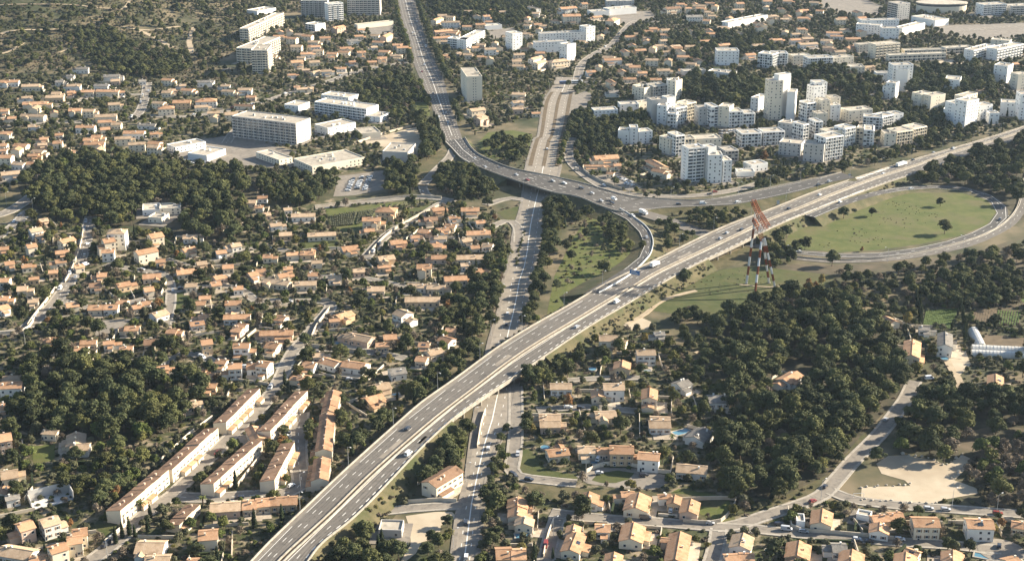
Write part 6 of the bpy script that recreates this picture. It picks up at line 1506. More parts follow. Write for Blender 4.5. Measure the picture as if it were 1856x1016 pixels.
# the largest ones become single trees, the rest is growth nobody could count
NAMES = {'pine': 'pine_tree', 'broadleaf': 'garden_tree', 'olive': 'olive_tree', 'cypress': 'cypress_tree', 'yellow': 'autumn_tree', 'bare': 'bare_tree', 'palm': 'palm_tree', 'shrub': 'bush', 'scrub': 'bush'}
DESC = {'pine': 'dark green pine', 'broadleaf': 'mid green leafy tree', 'olive': 'grey green olive tree', 'cypress': 'slim dark cypress', 'yellow': 'yellow autumn tree', 'bare': 'bare winter tree', 'palm': 'palm', 'shrub': 'green bush', 'scrub': 'brown bush'}
CATS = {'pine': 'tree', 'broadleaf': 'tree', 'olive': 'tree', 'cypress': 'tree', 'yellow': 'tree', 'bare': 'tree', 'palm': 'palm tree', 'shrub': 'bush', 'scrub': 'bush'}
def tree_thing(x, y, kind, var, sc, rot, label, group=None):
    z = terrain(x, y)
    t = thing(NAMES[kind], label, CATS[kind], (x, y, z), rot, group)
    t.scale = (sc, sc, sc)
    cr, tk = SPECIES[kind][var][:2]
    link('crown', cr, t); link('trunk', tk, t)
for i, (x, y, k, sc, lab) in enumerate(SING):
    tree_thing(x, y, k, i % len(SPECIES[k]), sc, i * 1.7, lab, 'spruces by the bottom lane wall' if 'spruce' in lab else None)
def shown(it):
    x, y, kind, var, sc = it[:5]
    px, py = project(x, y, 0)
    if not (-10 < px < 1866 and 0 < py < 1040) or kind in ('shrub', 'scrub'): return 0
    return sc * SPECIES[kind][var][3] / math.hypot(x, y)
ITEMS.sort(key=shown, reverse=True)
NIND = 250
for it in ITEMS[:NIND]:
    x, y, kind, var, sc, rot, zl = it
    sz = 'tall broad ' if sc > 1.3 else 'small ' if sc < .9 else ''
    tree_thing(x, y, kind, var, sc, rot, sz + DESC[kind] + ' standing ' + zl, sz + DESC[kind] + ' ' + zl)
# instanced growth
src = bpy.data.collections.new('growth_sources')
ORDER = {}
n = 0
for kind, lst in SPECIES.items():
    if kind == 'palm': continue
    for v, e in enumerate(lst):
        o = bpy.data.objects.new('src%03d' % n, e[2]); src.objects.link(o); ORDER[(kind, v)] = n; n += 1
ng = bpy.data.node_groups.new('growth', 'GeometryNodeTree')
ng.interface.new_socket('Geometry', in_out='INPUT', socket_type='NodeSocketGeometry')
ng.interface.new_socket('Geometry', in_out='OUTPUT', socket_type='NodeSocketGeometry')
gi, go_ = ng.nodes.new('NodeGroupInput'), ng.nodes.new('NodeGroupOutput')
ci = ng.nodes.new('GeometryNodeCollectionInfo'); ci.inputs['Collection'].default_value = src
ci.inputs['Separate Children'].default_value = True; ci.inputs['Reset Children'].default_value = True
ip = ng.nodes.new('GeometryNodeInstanceOnPoints'); ip.inputs['Pick Instance'].default_value = True
def attr(name, typ):
    a = ng.nodes.new('GeometryNodeInputNamedAttribute'); a.data_type = typ; a.inputs['Name'].default_value = name
    return next(s for s in a.outputs if s.enabled and s.name == 'Attribute')
ng.links.new(gi.outputs[0], ip.inputs['Points']); ng.links.new(ci.outputs[0], ip.inputs['Instance'])
ng.links.new(attr('var', 'INT'), ip.inputs['Instance Index']); ng.links.new(attr('rot', 'FLOAT_VECTOR'), ip.inputs['Rotation']); ng.links.new(attr('scl', 'FLOAT_VECTOR'), ip.inputs['Scale'])
ng.links.new(ip.outputs[0], go_.inputs[0])
groups = {}
for it in ITEMS[NIND:]:
    low = it[2] in ('shrub', 'scrub')
    groups.setdefault((it[6], low), []).append(it)
for (zl, low), its in groups.items():
    me = bpy.data.meshes.new('points')
    def gz(it):
        return terrain(it[0], it[1])
    me.from_pydata([(it[0], it[1], gz(it) - .05 + BANK.get((it[0], it[1]), 0)) for it in its], [], [])
    a = me.attributes.new('var', 'INT', 'POINT'); a.data.foreach_set('value', [ORDER[(it[2], it[3])] for it in its])
    rr2 = random.Random(len(its))
    a = me.attributes.new('rot', 'FLOAT_VECTOR', 'POINT'); a.data.foreach_set('vector', [v for it in its for v in (0, 0, it[5])])
    a = me.attributes.new('scl', 'FLOAT_VECTOR', 'POINT'); a.data.foreach_set('vector', [v for it in its for v in (it[4] * rr2.uniform(.9, 1.1), it[4] * rr2.uniform(.9, 1.1), it[4] * rr2.uniform(.85, 1.15))])
    o = link('undergrowth' if low else 'woodland', me, None, 'stuff')
    tag(o, ('low green and brown bushes growing ' if low else 'mass of dark green trees growing ') + zl, 'bushes' if low else 'trees')
    md = o.modifiers.new('growth', 'NODES'); md.node_group = ng
print('plants', len(ITEMS), {k: sum(1 for i in ITEMS if i[2] == k) for k in SPECIES})

# ------------------------------------------------------------------ lattice pylon, red and white
def pylon():
    bx, by = place(1374, 525)
    t = thing('power_pylon', 'tall red and white lattice power pylon standing on splayed legs beside the pine knoll', 'pylon', (bx, by, 0))
    feet = [place(1353, 514), place(1367, 542), place(1394, 513), place(1405, 521)]
    feet = [(x - bx, y - by) for x, y in feet]
    top_z = 40.0
    # heads of the legs: the left leg carries the crossarm's end, the other three meet at the waist
    def at(px, py, z):
        x, y = place(px, py, z); return (x - bx, y - by, z)
    c = at(1382, 437, 32)
    heads = [at(1368, 398, 43), (c[0] - .8, c[1] - .8, 32), (c[0] + .3, c[1] + .8, 33), (c[0] + 1.2, c[1], 34)]
    for f, h in zip(feet, heads):
        p0 = np.array((f[0], f[1], -.2)); p1 = np.array(h)
        n = 7
        ax = (p1 - p0) / np.linalg.norm(p1 - p0); u = np.cross(ax, (0, 1, 0)); u /= np.linalg.norm(u); w = np.cross(ax, u)
        for k in range(n):
            a, b = p0 + (p1 - p0) * k / n, p0 + (p1 - p0) * (k + 1) / n
            mb = MB(); r0 = .5
            cs = [u * r0, w * r0, -u * r0, -w * r0]
            for q in range(4):
                mb.bar(a + cs[q], b + cs[q], .3)
                for m in range(4):
                    s0, s1 = m / 4, (m + 1) / 4
                    mb.bar(a + (b - a) * s0 + cs[q], a + (b - a) * s1 + cs[(q + 1) % 4], .09)
            mb.obj('leg_section', 'panel_white' if k % 2 == 0 else 'panel_red', t)
        ft = MB(); ft.box(f[0] - .9, f[1] - .9, -.2, f[0] + .9, f[1] + .9, .5); ft.obj('footing', 'concrete', t)
    def lattice(name, P, Q, r, n, mat, th=.15):
        P, Q = np.array(P), np.array(Q); ax = (Q - P) / np.linalg.norm(Q - P); u = np.cross(ax, (0, .3, 1)); u /= np.linalg.norm(u); w = np.cross(ax, u)
        mb = MB(); cs = [u * r + w * r, u * r - w * r, -u * r - w * r, -u * r + w * r]
        for k in range(n):
            a, b = P + (Q - P) * k / n, P + (Q - P) * (k + 1) / n
            for q in range(4):
                mb.bar(a + cs[q], b + cs[q], th); mb.bar(a + cs[q], b + cs[(q + 1) % 4], th * .75); mb.bar(a + cs[q], a + cs[(q + 1) % 4], th * .75)
        return mb.obj(name, mat, t)
    lattice('waist', at(1383, 438, 31), at(1377, 421, 37), 1.1, 4, 'panel_red')
    lattice('neck', at(1378, 420, 37), at(1381, 403, 43), .9, 4, 'panel_white'); lattice('neck', at(1384, 418, 37.5), at(1388, 406, 43), .7, 3, 'panel_white')
    lattice('crossarm', at(1365, 364, 55), at(1376, 388, 49), 1.3, 6, 'panel_red', .19); lattice('crossarm', at(1376, 388, 49), at(1391, 412, 43), 1.6, 7, 'panel_red', .19)
    lattice('brace', at(1366, 398, 43), at(1378, 418, 37), 1.0, 6, 'panel_red', .19); lattice('brace', at(1368, 396, 43), at(1371, 384, 49), .7, 4, 'panel_white'); lattice('crossarm_tip', at(1364, 372, 52), at(1368, 366, 55), .7, 2, 'panel_red'); lattice('brace', at(1376, 400, 44), at(1377, 390, 49), .5, 3, 'panel_white')
    lattice('side_arm', at(1365, 400, 42.5), at(1366, 394, 45), .4, 2, 'panel_red')
pylon()

# ------------------------------------------------------------------ cars and lorries
def car_parts(kind):
    """profile along x (length), half width; returns body, glass, wheel meshes"""
    if kind == 'van': Lc, Wc, pr = 5.2, 2.0, [(-2.6, .45), (-2.6, 1.2), (-2.55, 2.2), (-2.2, 2.3), (1.2, 2.3), (1.9, 1.35), (2.55, 1.05), (2.6, .45)]
    elif kind == 'wagon': Lc, Wc, pr = 4.6, 1.8, [(-2.3, .4), (-2.3, .95), (-2.1, 1.45), (-1.8, 1.55), (.5, 1.52), (1.2, 1.0), (2.2, .85), (2.3, .4)]
    else: Lc, Wc, pr = 4.1, 1.75, [(-2.05, .4), (-2.05, .9), (-1.55, 1.4), (-1.1, 1.5), (.3, 1.48), (1.0, .98), (1.95, .82), (2.05, .4)]
    body, glass = MB(), MB(); hw = Wc / 2
    n = len(pr)
    def w(z): return hw * (1 - max(0, z - .95) * .22)
    for s in (-1, 1): body.poly([(x, s * w(z), z) for x, z in (pr if s < 0 else reversed(pr))])
    for i in range(n):
        a, b = pr[i], pr[(i + 1) % n]
        body.quad((a[0], -w(a[1]), a[1]), (a[0], w(a[1]), a[1]), (b[0], w(b[1]), b[1]), (b[0], -w(b[1]), b[1]))
    # windscreen, rear and side glass
    for a, b in ((pr[4], pr[5]), (pr[1], pr[2])):
        d = .02 if a[0] > 0 or b[0] > 0 else -.02
        p = lambda t: (a[0] + (b[0] - a[0]) * t + d, a[1] + (b[1] - a[1]) * t + .02)
        (x0, z0), (x1, z1) = p(.1), p(.9)
        glass.quad((x0, -w(z0) + .12, z0), (x0, w(z0) - .12, z0), (x1, w(z1) - .12, z1), (x1, -w(z1) + .12, z1))
    zt, zb = pr[3][1] - .12, (1.35 if kind == 'van' else 1.0)
    x0, x1 = (.2 if kind == 'van' else pr[2][0] + .25), pr[4][0] + .35
    for s in (-1, 1): glass.quad((x0, s * (w(zb) + .015), zb), (x1 + .25, s * (w(zb) + .015), zb), (x1 - .3, s * (w(zt) + .015), zt), (x0 + .1, s * (w(zt) + .015), zt))
    wh = MB(); wh.bar((0, -.11, 0), (0, .11, 0), .33, sides=10)
    return body, glass.mesh('glass', 'glass'), wh.mesh('wheel', 'tyre'), Lc, Wc
CARS = {}
for k in ('hatchback', 'wagon', 'van'):
    b, g, w, Lc, Wc = car_parts(k)
    for cn in CARCOL:
        me = bpy.data.meshes.new('body'); me.from_pydata(b.v, [], b.f); me.materials.append(MATS['paint_' + cn]); CARS[(k, cn)] = (me, g, w, Lc, Wc)
KN = {'hatchback': 'car', 'wagon': 'car', 'van': 'van'}
def car(x, y, z, ang, kind, cn, where, group):
    me, g, w, Lc, Wc = CARS[(kind, cn)]
    word = {'dark': 'dark', 'silver': 'silver grey'}.get(cn, cn)
    t = thing('car' if kind != 'van' else 'van', f'{word} {"hatchback car" if kind == "hatchback" else "estate car" if kind == "wagon" else "panel van"} {where}', KN[kind], (x, y, z), ang, group)
    link('body', me, t); link('glass', g, t)
    for sx in (-.32, .31):
        for sy in (-1, 1):
            q = link('wheel', w, t); q.location = (sx * Lc, sy * (Wc / 2 - .08), .33)
def road_dir(line, x, y):
    k = int(np.argmin((line[:, 0] - x) ** 2 + (line[:, 1] - y) ** 2)); k = min(max(k, 1), len(line) - 2)
    d = line[k + 1] - line[k - 1]; return math.atan2(d[1], d[0]), line[k][2]
ROADCARS = [
 (MOTOR[1], 'driving on the motorway', [(739, 776, 'wagon', 'dark'), (1306, 432, 'hatchback', 'silver'), (1318, 422, 'hatchback', 'silver'), (1345, 416, 'wagon', 'dark'), (1486, 353, 'hatchback', 'white'), (1602, 315, 'wagon', 'white'), (1118, 547, 'van', 'white'), (1046, 592, 'wagon', 'silver'), (740, 822, 'van', 'white'), (1729, 269, 'wagon', 'white'), (1693, 277, 'hatchback', 'silver'), (1655, 290, 'hatchback', 'dark'), (1540, 318, 'wagon', 'dark'), (1523, 366, 'hatchback', 'white'), (1430, 378, 'hatchback', 'dark')]),
 (BR[1], 'crossing the overpass', [(936, 317, 'hatchback', 'silver'), (956, 326, 'hatchback', 'red'), (1002, 328, 'hatchback', 'silver'), (1023, 332, 'wagon', 'white'), (1054, 341, 'wagon', 'dark'), (1073, 350, 'hatchback', 'silver'), (1090, 364, 'hatchback', 'silver'), (1110, 368, 'wagon', 'dark'), (1113, 361, 'van', 'white'), (880, 303, 'hatchback', 'silver'), (862, 288, 'wagon', 'silver'), (845, 272, 'hatchback', 'dark'), (905, 305, 'hatchback', 'dark')]),
 (UB[1], 'on the link road below the white estate', [(1338, 366, 'wagon', 'white'), (1484, 335, 'hatchback', 'dark'), (1504, 329, 'hatchback', 'silver'), (1274, 369, 'van', 'white'), (1230, 370, 'hatchback', 'dark')]),
 (RP[1], 'on the curved slip road', [(1147, 391, 'wagon', 'white'), (1172, 430, 'hatchback', 'silver')]),
 (LPa, 'on the loop road', [(1448, 456, 'hatchback', 'white'), (1652, 342, 'wagon', 'silver'), (1812, 398, 'hatchback', 'dark')]),
 (AV[1], 'driving on the avenue', [(844, 946, 'wagon', 'dark'), (885, 812, 'hatchback', 'white'), (845, 1008, 'wagon', 'white'), (920, 568, 'hatchback', 'white'), (918, 588, 'hatchback', 'dark'), (950, 470, 'hatchback', 'silver'), (1003, 235, 'wagon', 'dark'), (992, 270, 'hatchback', 'white')]),
 (BV[1], 'driving on the boulevard', [(748, 60, 'wagon', 'white'), (756, 40, 'hatchback', 'silver'), (768, 92, 'hatchback', 'dark'), (769, 118, 'wagon', 'silver'), (772, 85, 'van', 'white'), (796, 212, 'hatchback', 'white'), (808, 206, 'wagon', 'dark'), (812, 222, 'hatchback', 'silver'), (765, 130, 'hatchback', 'red'), (785, 170, 'hatchback', 'dark'), (740, 20, 'wagon', 'dark')])]
for line, where, lst in ROADCARS:
    zs = None
    for px, py, k, cn in lst:
        x, y = place(px, py, 0); a, z = road_dir(line, x, y); x, y = place(px, py, z + .4); a, z = road_dir(line, x, y); x, y = place(px, py, z + .4)
        car(x, y, z + .005, a, k, cn, where, 'vehicles ' + where)
# parked cars along the streets and in the car parks
R_ = random.Random(31); npark = 0
for si, (c, w) in enumerate(STREETS):
    if w < 4.5: continue
    for i in range(2, len(c) - 2):
        if npark > 105: break
        x, y, z = c[i]
        px, py = project(x, y, z)
        if not (10 < px < 1846 and 60 < py < 1010) or R_.random() > (.14 if w == 6 else .22): continue
        d = c[i + 1] - c[i - 1]; a = math.atan2(d[1], d[0]); s = R_.choice((-1, 1)); o = s * (w / 2 - 1.0)
        k, cn = R_.choice(('hatchback', 'hatchback', 'wagon', 'van')), R_.choice(('white', 'white', 'silver', 'silver', 'silver', 'dark', 'dark', 'dark', 'red', 'beige'))
        zn = zone_of(px, py)
        car(x - math.sin(a) * o, y + math.cos(a) * o, z + .005, a, k, cn, 'parked in the street ' + zn, 'cars parked in the street ' + zn); npark += 1
def lot(pts, where, n, rows_, seed, ang0):
    R_ = random.Random(seed); g = [place(*p) for p in pts]; A, B, C = map(np.array, g[:3])
    for r in range(rows_):
        for k in range(n):
            if R_.random() < .15: continue
            p = A + (B - A) * ((k + .5) / n) + (C - A) * ((r + .5) / rows_)
            car(p[0], p[1], .14, ang0 + R_.choice((0, math.pi)), R_.choice(('hatchback', 'wagon')), R_.choice(('white', 'silver', 'dark', 'dark', 'white', 'silver')), 'parked in the car park ' + where, 'cars parked in the car park ' + where)
lot([(622, 348), (634, 322), (668, 346)], 'under the trees below the low hall', 11, 3, 3, .05)
lot([(505, 300), (560, 288), (510, 306)], 'below the slab block', 9, 1, 4, 1.0)
lot([(1302, 246), (1346, 245), (1302, 236)], 'of the white estate', 10, 2, 5, 1.57)
lot([(1115, 330), (1150, 341), (1112, 318)], 'above the overpass', 6, 2, 6, .8)
lot([(335, 300), (380, 298), (335, 290)], 'beside the slab forecourt', 9, 2, 7, .2)
for px, py, k, cn, a, wh in ((1473, 908, 'hatchback', 'red', .6, 'at the bend of the lane to the gravel lot'), (1631, 977, 'wagon', 'white', -.1, 'in the street below the gravel lot'), (1555, 980, 'hatchback', 'dark', 0, 'in front of the garden opposite the yellow house'), (1576, 981, 'hatchback', 'dark', 0, 'beside the garden opposite the yellow house'), (1412, 949, 'wagon', 'dark', .2, 'at the lane mouth'), (1811, 989, 'hatchback', 'dark', 1.2, 'in the turning circle'),
                               (1086, 857, 'hatchback', 'silver', .2, 'at the oval green island'), (1167, 861, 'wagon', 'dark', .1, 'beside the oval green island'), (1210, 867, 'hatchback', 'dark', 1.0, 'at the plaza edge'), (1216, 925, 'hatchback', 'white', 1.3, 'in the drive beside the gabled house'), (1085, 832, 'van', 'white', 1.2, 'in the cul-de-sac drive'), (1030, 738, 'wagon', 'white', 0, 'in the narrow upper lane'), (1052, 739, 'hatchback', 'dark', 0, 'in the narrow upper lane by the wall'), (1684, 686, 'van', 'white', .2, 'at the farm track'), (517, 790, 'hatchback', 'white', .2, 'in the terrace court'), (520, 784, 'hatchback', 'dark', .2, 'in the terrace court'), (528, 880, 'hatchback', 'white', .9, 'at the court entrance'), (633, 687, 'hatchback', 'silver', .2, 'under the trees by the villas'), (155, 480, 'van', 'white', 1.0, 'in the lane below the pine wood'), (158, 442, 'hatchback', 'white', 1.2, 'in the lane at the wood edge'), (421, 912, 'hatchback', 'white', 1.1, 'beside the orange roofed corner house')):
    x, y = place(px, py, .7)
    car(x, y, .45, a, k, cn, wh, None)
def lorry(px, py, line, label, ln=9.0, cabcol='paint_white', bed='panel_white', tank=False):
    x, y = place(px, py, 0); a, z = road_dir(line, x, y); x, y = place(px, py, z + 1); a, z = road_dir(line, x, y)
    t = thing('lorry', label, 'lorry', (x, y, z + .01), a)
    mb = MB(); mb.prism([(-ln / 2, -1.25), (ln / 2 - 2.6, -1.25), (ln / 2 - 2.6, 1.25), (-ln / 2, 1.25)], 1.1, 3.6, bottom=True)
    mb.obj('cargo_box', bed, t)
    c = MB(); c.poly([(ln / 2 - 2.3, -1.2, .6), (ln / 2, -1.2, .6), (ln / 2, -1.2, 1.7), (ln / 2 - .4, -1.2, 2.8), (ln / 2 - 2.3, -1.2, 2.8)]); c.poly([(ln / 2 - 2.3, 1.2, 2.8), (ln / 2 - .4, 1.2, 2.8), (ln / 2, 1.2, 1.7), (ln / 2, 1.2, .6), (ln / 2 - 2.3, 1.2, .6)])
    pr = [(ln / 2 - 2.3, .6), (ln / 2, .6), (ln / 2, 1.7), (ln / 2 - .4, 2.8), (ln / 2 - 2.3, 2.8)]
    for i in range(5):
        p, q = pr[i], pr[(i + 1) % 5]; c.quad((p[0], -1.2, p[1]), (q[0], -1.2, q[1]), (q[0], 1.2, q[1]), (p[0], 1.2, p[1]))
    cab = c.obj('cab', cabcol, t)
    g = MB(); g.quad((ln / 2 + .01, -1.05, 1.78), (ln / 2 + .01, 1.05, 1.78), (ln / 2 - .33, 1.05, 2.68), (ln / 2 - .33, -1.05, 2.68)); g.obj('windscreen', 'glass', cab)
    f = MB(); f.box(-ln / 2, -.5, .65, ln / 2 - 2.3, .5, 1.08, bottom=True); f.obj('chassis', 'tyre', t)
    w = MB(); w.bar((0, -.17, 0), (0, .17, 0), .5, sides=12); wm = w.mesh('wheel', 'tyre')
    for wx in (-ln / 2 + 1.2, -ln / 2 + 2.5, ln / 2 - 1.2):
        for s in (-1, 1): q = link('wheel', wm, t); q.location = (wx, s * 1.05, .5)
lorry(1187, 480, MOTOR[0] * .45 + MOTOR[1] * .55, 'white box lorry on the motorway near the slip road merge'); lorry(1634, 299, MOTOR[0] * .4 + MOTOR[1] * .6, 'long white lorry passing the hatched taper', 14); lorry(1166, 385, UN[1] * .5 + UN[2] * .5, 'white lorry leaving the overpass', 7)
def bus(px, py, ang, cn, label):
    x, y = place(px, py, 1); t = thing('bus', label, 'bus', (x, y, .45), ang)
    b = MB(); b.prism([(-6, -1.25), (5.7, -1.25), (6, -.9), (6, .9), (5.7, 1.25), (-6, 1.25)], .35, 3.1, bottom=True); b.obj('body', 'paint_' + cn, t)
    g = MB()
    for s in (-1, 1):
        for k in range(7): g.quad((-5.5 + k * 1.55, s * 1.27, 1.4), (-4.15 + k * 1.55, s * 1.27, 1.4), (-4.15 + k * 1.55, s * 1.27, 2.5), (-5.5 + k * 1.55, s * 1.27, 2.5))
    g.obj('glass', 'glass', t)
    w = MB(); w.bar((0, -.15, 0), (0, .15, 0), .48, sides=10); wm = w.mesh('wheel', 'tyre')
    for wx in (-3.6, 3.6):
        for s in (-1, 1): q = link('wheel', wm, t); q.location = (wx, s * 1.12, .47)
bus(1024, 151, .25, 'blue', 'blue and white city bus at the avenue junction'); bus(1046, 150, .1, 'white', 'white city bus waiting at the avenue junction')

# ------------------------------------------------------------------ street lamps and signs
def lamp_meshes():
    p = MB(); p.bar((0, 0, 0), (0, 0, 10), .13, .07, 6); a = MB(); a.bar((0, 0, 9.9), (1.9, 0, 10.5), .06, .05, 5); h = MB(); h.box(1.7, -.2, 10.42, 2.6, .2, 10.62, bottom=True)
    return p.mesh('pole', 'metal_grey'), a.mesh('arm', 'metal_grey'), h.mesh('lamp_head', 'panel_white')
LM = lamp_meshes()
def lamp(x, y, z, ang, label, group):
    t = thing('street_lamp', label, 'street lamp', (x, y, z), ang, group)
    for n_, m_ in zip(('pole', 'arm', 'lamp_head'), LM): link(n_, m_, t)
for i in range(12, NS, 11):
    p = offset_line(L, .75)[i]; lamp(p[0], p[1], p[2] - .3, -math.pi / 4, 'tall grey lamp behind the motorway barrier', 'lamps along the motorway')
for A, s, st, lab in ((AV[1], 1.2, 9, 'along the avenue'), (BV[2], -1.2, 9, 'along the boulevard'), (UB[2], .9, 9, 'along the link road'), (OUT[2], -1.2, 12, 'along the outer road')):
    q = offset_line(A, s)
    for i in range(3, len(A) - 3, st):
        if not any(np.min(np.hypot(B_[:, 0] - q[i][0], B_[:, 1] - q[i][1])) < 3 for B_ in (M,)): lamp(q[i][0], q[i][1], max(0, A[i][2] - .3), 0 if s > 0 else math.pi, 'tall grey lamp standing ' + lab, 'lamps ' + lab)
for px, py in ((1488, 905), (1725, 922), (1806, 932), (1062, 858), (1003, 975), (195, 1012), (545, 893), (46, 626), (12, 372), (60, 384)):
    x, y = place(px, py); lamp(x, y, .05, .5, 'small street lamp beside ' + {1488: 'the lane bend', 1725: 'the gravel lot road', 1806: 'the brown thicket', 1062: 'the oval island', 1003: 'the pale lane', 195: 'the bottom lane', 545: 'the terrace court', 46: 'the crossroads', 12: 'the wide road bend', 60: 'the pine wood corner'}[px], None)
def sign(px, py, z0, w, h, zt, mat, label, ang=0.0):
    x, y = place(px, py, z0)
    t = thing('road_sign', label, 'sign', (x, y, z0), ang)
    for s in (-1, 1):
        q = MB(); q.bar((s * w * .35, 0, -.1), (s * w * .35, 0, zt), .09, sides=6); q.obj('post', 'metal_grey', t)
    b = MB(); b.box(-w / 2, -.14, zt - h, w / 2, -.09, zt, bottom=True); p = b.obj('panel', mat, t)
    f = MB()
    for k in range(3): f.box(-w * .38, -.16, zt - h * (.3 + .25 * k), w * (.1 + .12 * ((k * 7) % 3)), -.142, zt - h * (.2 + .25 * k), bottom=True)
    f.obj('lettering', 'panel_white', p, 'stuff')
sign(1150, 512, 6.0, 7, 3, 8.5, 'sign_blue', 'blue motorway direction sign on two posts above the median', -.5); sign(1410, 372, 6, 2.2, 3, 4, 'metal_grey', 'grey sign back on the verge by the link road'); sign(799, 343, 0, 5, 4, 7, 'sign_blue', 'blue and white direction sign in front of the mound')

# ------------------------------------------------------------------ farm: greenhouses, vine rows, rocks, ruin
def tunnel(px, py, ln, w, h, ang, label):
    x, y = place(px, py); t = thing('greenhouse', label, 'greenhouse', (x, y, 0), ang)
    n = max(6, int(ln / 2)); A = [math.pi * k / 8 for k in range(9)]
    for i in range(n):
        x0, x1 = -ln / 2 + ln * i / n, -ln / 2 + ln * (i + 1) / n
        mb = MB(); s = 1 - .015 * (i % 2)
        for k in range(8):
            p = [(w / 2 * math.cos(A[q]) * s, h * math.sin(A[q]) * s) for q in (k, k + 1)]
            mb.quad((x0, p[0][0], p[0][1]), (x1, p[0][0], p[0][1]), (x1, p[1][0], p[1][1]), (x0, p[1][0], p[1][1]))
        mb.obj('film_bay', 'plastic_film', t)
        hp = MB()
        for k in range(8): hp.bar((x0, w / 2 * 1.01 * math.cos(A[k]), h * 1.01 * math.sin(A[k])), (x0, w / 2 * 1.01 * math.cos(A[k + 1]), h * 1.01 * math.sin(A[k + 1])), .06)
        hp.obj('hoop', 'metal_grey', t)
    for e in (-ln / 2, ln / 2):
        mb = MB(); mb.poly([(e, w / 2 * math.cos(a) * .99, h * math.sin(a) * .99) for a in A]); mb.obj('end_wall', 'plastic_film', t)
tunnel(1771, 616, 26, 6.5, 3.4, 1.45, 'short white plastic tunnel greenhouse end on to the yard'); tunnel(1845, 638, 52, 7, 3.4, -.12, 'long white plastic tunnel greenhouse behind small cypresses'); tunnel(1845, 646, 52, 6, 3.0, -.12, 'second long plastic tunnel in front of the first')
mb = MB()
def croprows(quad, n, h, w, mat, name, parent_label):
    a, b, c, d = [np.array(place(*p)) for p in quad]
    mb = MB(); R_ = random.Random(n)
    for k in range(n):
        t = (k + .5) / n; p, q = a + (b - a) * t, d + (c - d) * t; u = q - p; L_ = np.linalg.norm(u); u /= L_; v = np.array([-u[1], u[0]])
        m = max(2, int(L_ / 2.2))
        for i in range(m):
            e = p + u * (i + .5) * L_ / m; s = h * R_.uniform(.6, 1.2); ww = w * R_.uniform(.7, 1.2); l = L_ / m * .46
            base = [e + u * l + v * ww / 2, e - u * l + v * ww / 2, e - u * l - v * ww / 2, e + u * l - v * ww / 2]
            mb.prism([tuple(x) for x in base], .05, s)
    return tag(mb.obj(name, mat, None, 'stuff'), parent_label, 'crop rows')
croprows(PP('1678 563 1736 559 1726 596 1672 592'), 16, .5, .9, 'crop', 'crop_rows', 'straight green crop rows in the small field by the farm')
croprows(PP('1768 560 1806 562 1800 586 1764 581'), 8, .25, .8, 'soil', 'crop_rows', 'brown ploughed ridges in the field above the greenhouse')
croprows(PP('1808 562 1852 564 1846 591 1804 587'), 9, .45, .9, 'crop', 'crop_rows', 'green crop rows in the field above the greenhouse')
for i, q in enumerate((('596 392 648 384 640 408 600 412'), ('650 384 690 378 668 398 645 408'), ('690 372 770 364 745 371 695 379'))):
    croprows(PP(q), (12, 9, 6)[i], 1.2, .9, 'leaf_olive', 'vine_rows', ('vine rows beside the white bungalow', 'vine rows above the hipped roof villa', 'vine rows along the wall lane')[i])
croprows(PP('2 18 60 20 40 45 -20 60'), 12, 2.2, 2.4, 'leaf_scrub', 'orchard_rows', 'grey orchard rows behind the scrub hill')
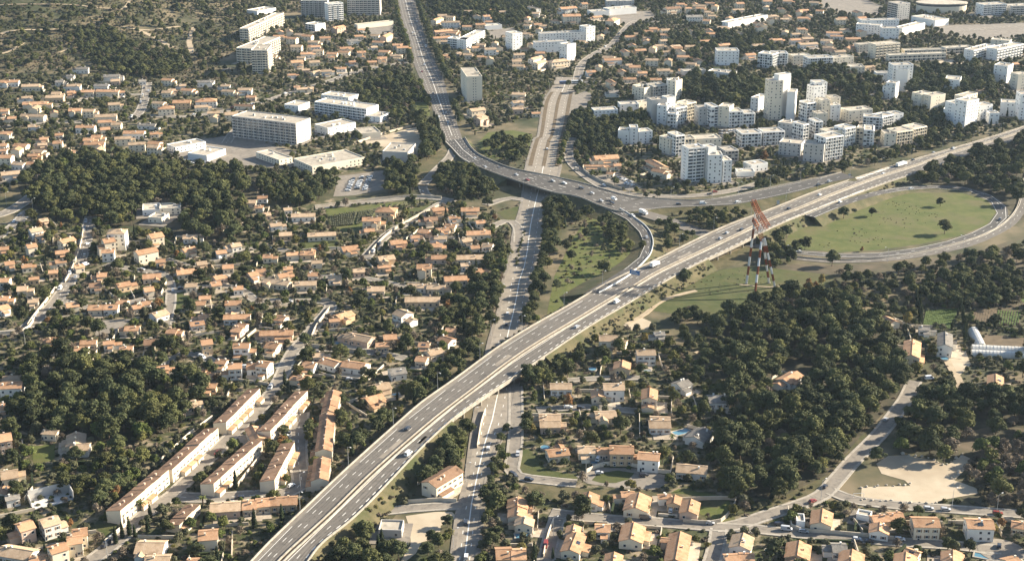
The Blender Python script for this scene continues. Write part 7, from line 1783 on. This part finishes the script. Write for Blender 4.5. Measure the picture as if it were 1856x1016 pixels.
# rocks round the gravel lot
def rock_mesh(seed):
    R_ = random.Random(seed); mb = MB(); k = 7
    ring = [[(math.cos(2 * math.pi * i / k) * r * R_.uniform(.75, 1.2), math.sin(2 * math.pi * i / k) * r * R_.uniform(.7, 1.1), z) for i in range(k)] for r, z in ((1, -.15), (.95, .45), (.5, .85))]
    for a, b in zip(ring[:-1], ring[1:]):
        for i in range(k): mb.quad(a[i], a[(i + 1) % k], b[(i + 1) % k], b[i])
    mb.poly(ring[-1]); return mb.mesh('boulder', 'stone')
RK = [rock_mesh(s) for s in range(4)]; R_ = random.Random(12)
for s, w in (('1562 884 1600 880 1640 879 1648 877', 'on the spit of the gravel lot'), ('1560 905 1600 907 1640 910 1700 912', 'along the road edge of the gravel lot'), ('1636 822 1690 832 1716 842 1744 822', 'below the pines of the gravel lot'), ('1726 868 1748 845', 'by the thicket of the gravel lot')):
    for x, y in resample([place(*p) for p in PP(s)], step=2.6):
        o = tag(link('boulder', R_.choice(RK)), 'rough pale boulder lying ' + w, 'boulder', 'boulders ' + w)
        o.location = (x + R_.uniform(-.8, .8), y + R_.uniform(-.8, .8), 0.1); o.rotation_euler = (0, 0, R_.uniform(0, 6)); q = R_.uniform(.45, 1.1); o.scale = (q, q * R_.uniform(.7, 1), q)
# roofless concrete shell
x, y = place(92, 905)
t = thing('concrete_shell', 'roofless grey concrete shell with open sides among rubble', 'ruin', (x, y, 0), .5)
for nm, b in (('back_wall', (-9, 4, 0, 9, 4.4, 5)), ('side_wall', (9, -6, 0, 9.4, 4.4, 5)), ('side_wall', (-9.4, -3, 0, -9, 4.4, 3.2)), ('floor_slab', (-9, -6, 0, 9, 4, .35))):
    mb = MB(); mb.box(*b); mb.obj(nm, 'block_grey', t)
# goal posts on the gravel lot
x, y = place(1556, 901); t = thing('goal_frame', 'white goal frame beside the gravel lot', 'goal', (x, y, .05), .1)
for nm, p, q in (('post', (-2.5, 0, 0), (-2.5, 0, 2.2)), ('post', (2.5, 0, 0), (2.5, 0, 2.2)), ('crossbar', (-2.5, 0, 2.2), (2.5, 0, 2.2))):
    mb = MB(); mb.bar(p, q, .1, sides=6); mb.obj(nm, 'panel_white', t)

# ------------------------------------------------------------------ haze: one closed box of pale air
mb = MB(); mb.box(-2500, -60, -2, 2500, 3200, 345, bottom=True)
hz = mb.obj('haze', 'ground', None, 'stuff')
hm = bpy.data.materials.new('haze'); hm.use_nodes = True; nt = hm.node_tree; nt.nodes.clear()
vo = nt.nodes.new('ShaderNodeVolumePrincipled'); out = nt.nodes.new('ShaderNodeOutputMaterial')
vo.inputs['Color'].default_value = (0.62, 0.80, 1.0, 1); vo.inputs['Density'].default_value = 0.000024; vo.inputs['Anisotropy'].default_value = 0.2
nt.links.new(vo.outputs[0], out.inputs['Volume'])
hz.data.materials.clear(); hz.data.materials.append(hm)
tag(hz, 'pale thin haze in the air over the whole valley', 'haze')
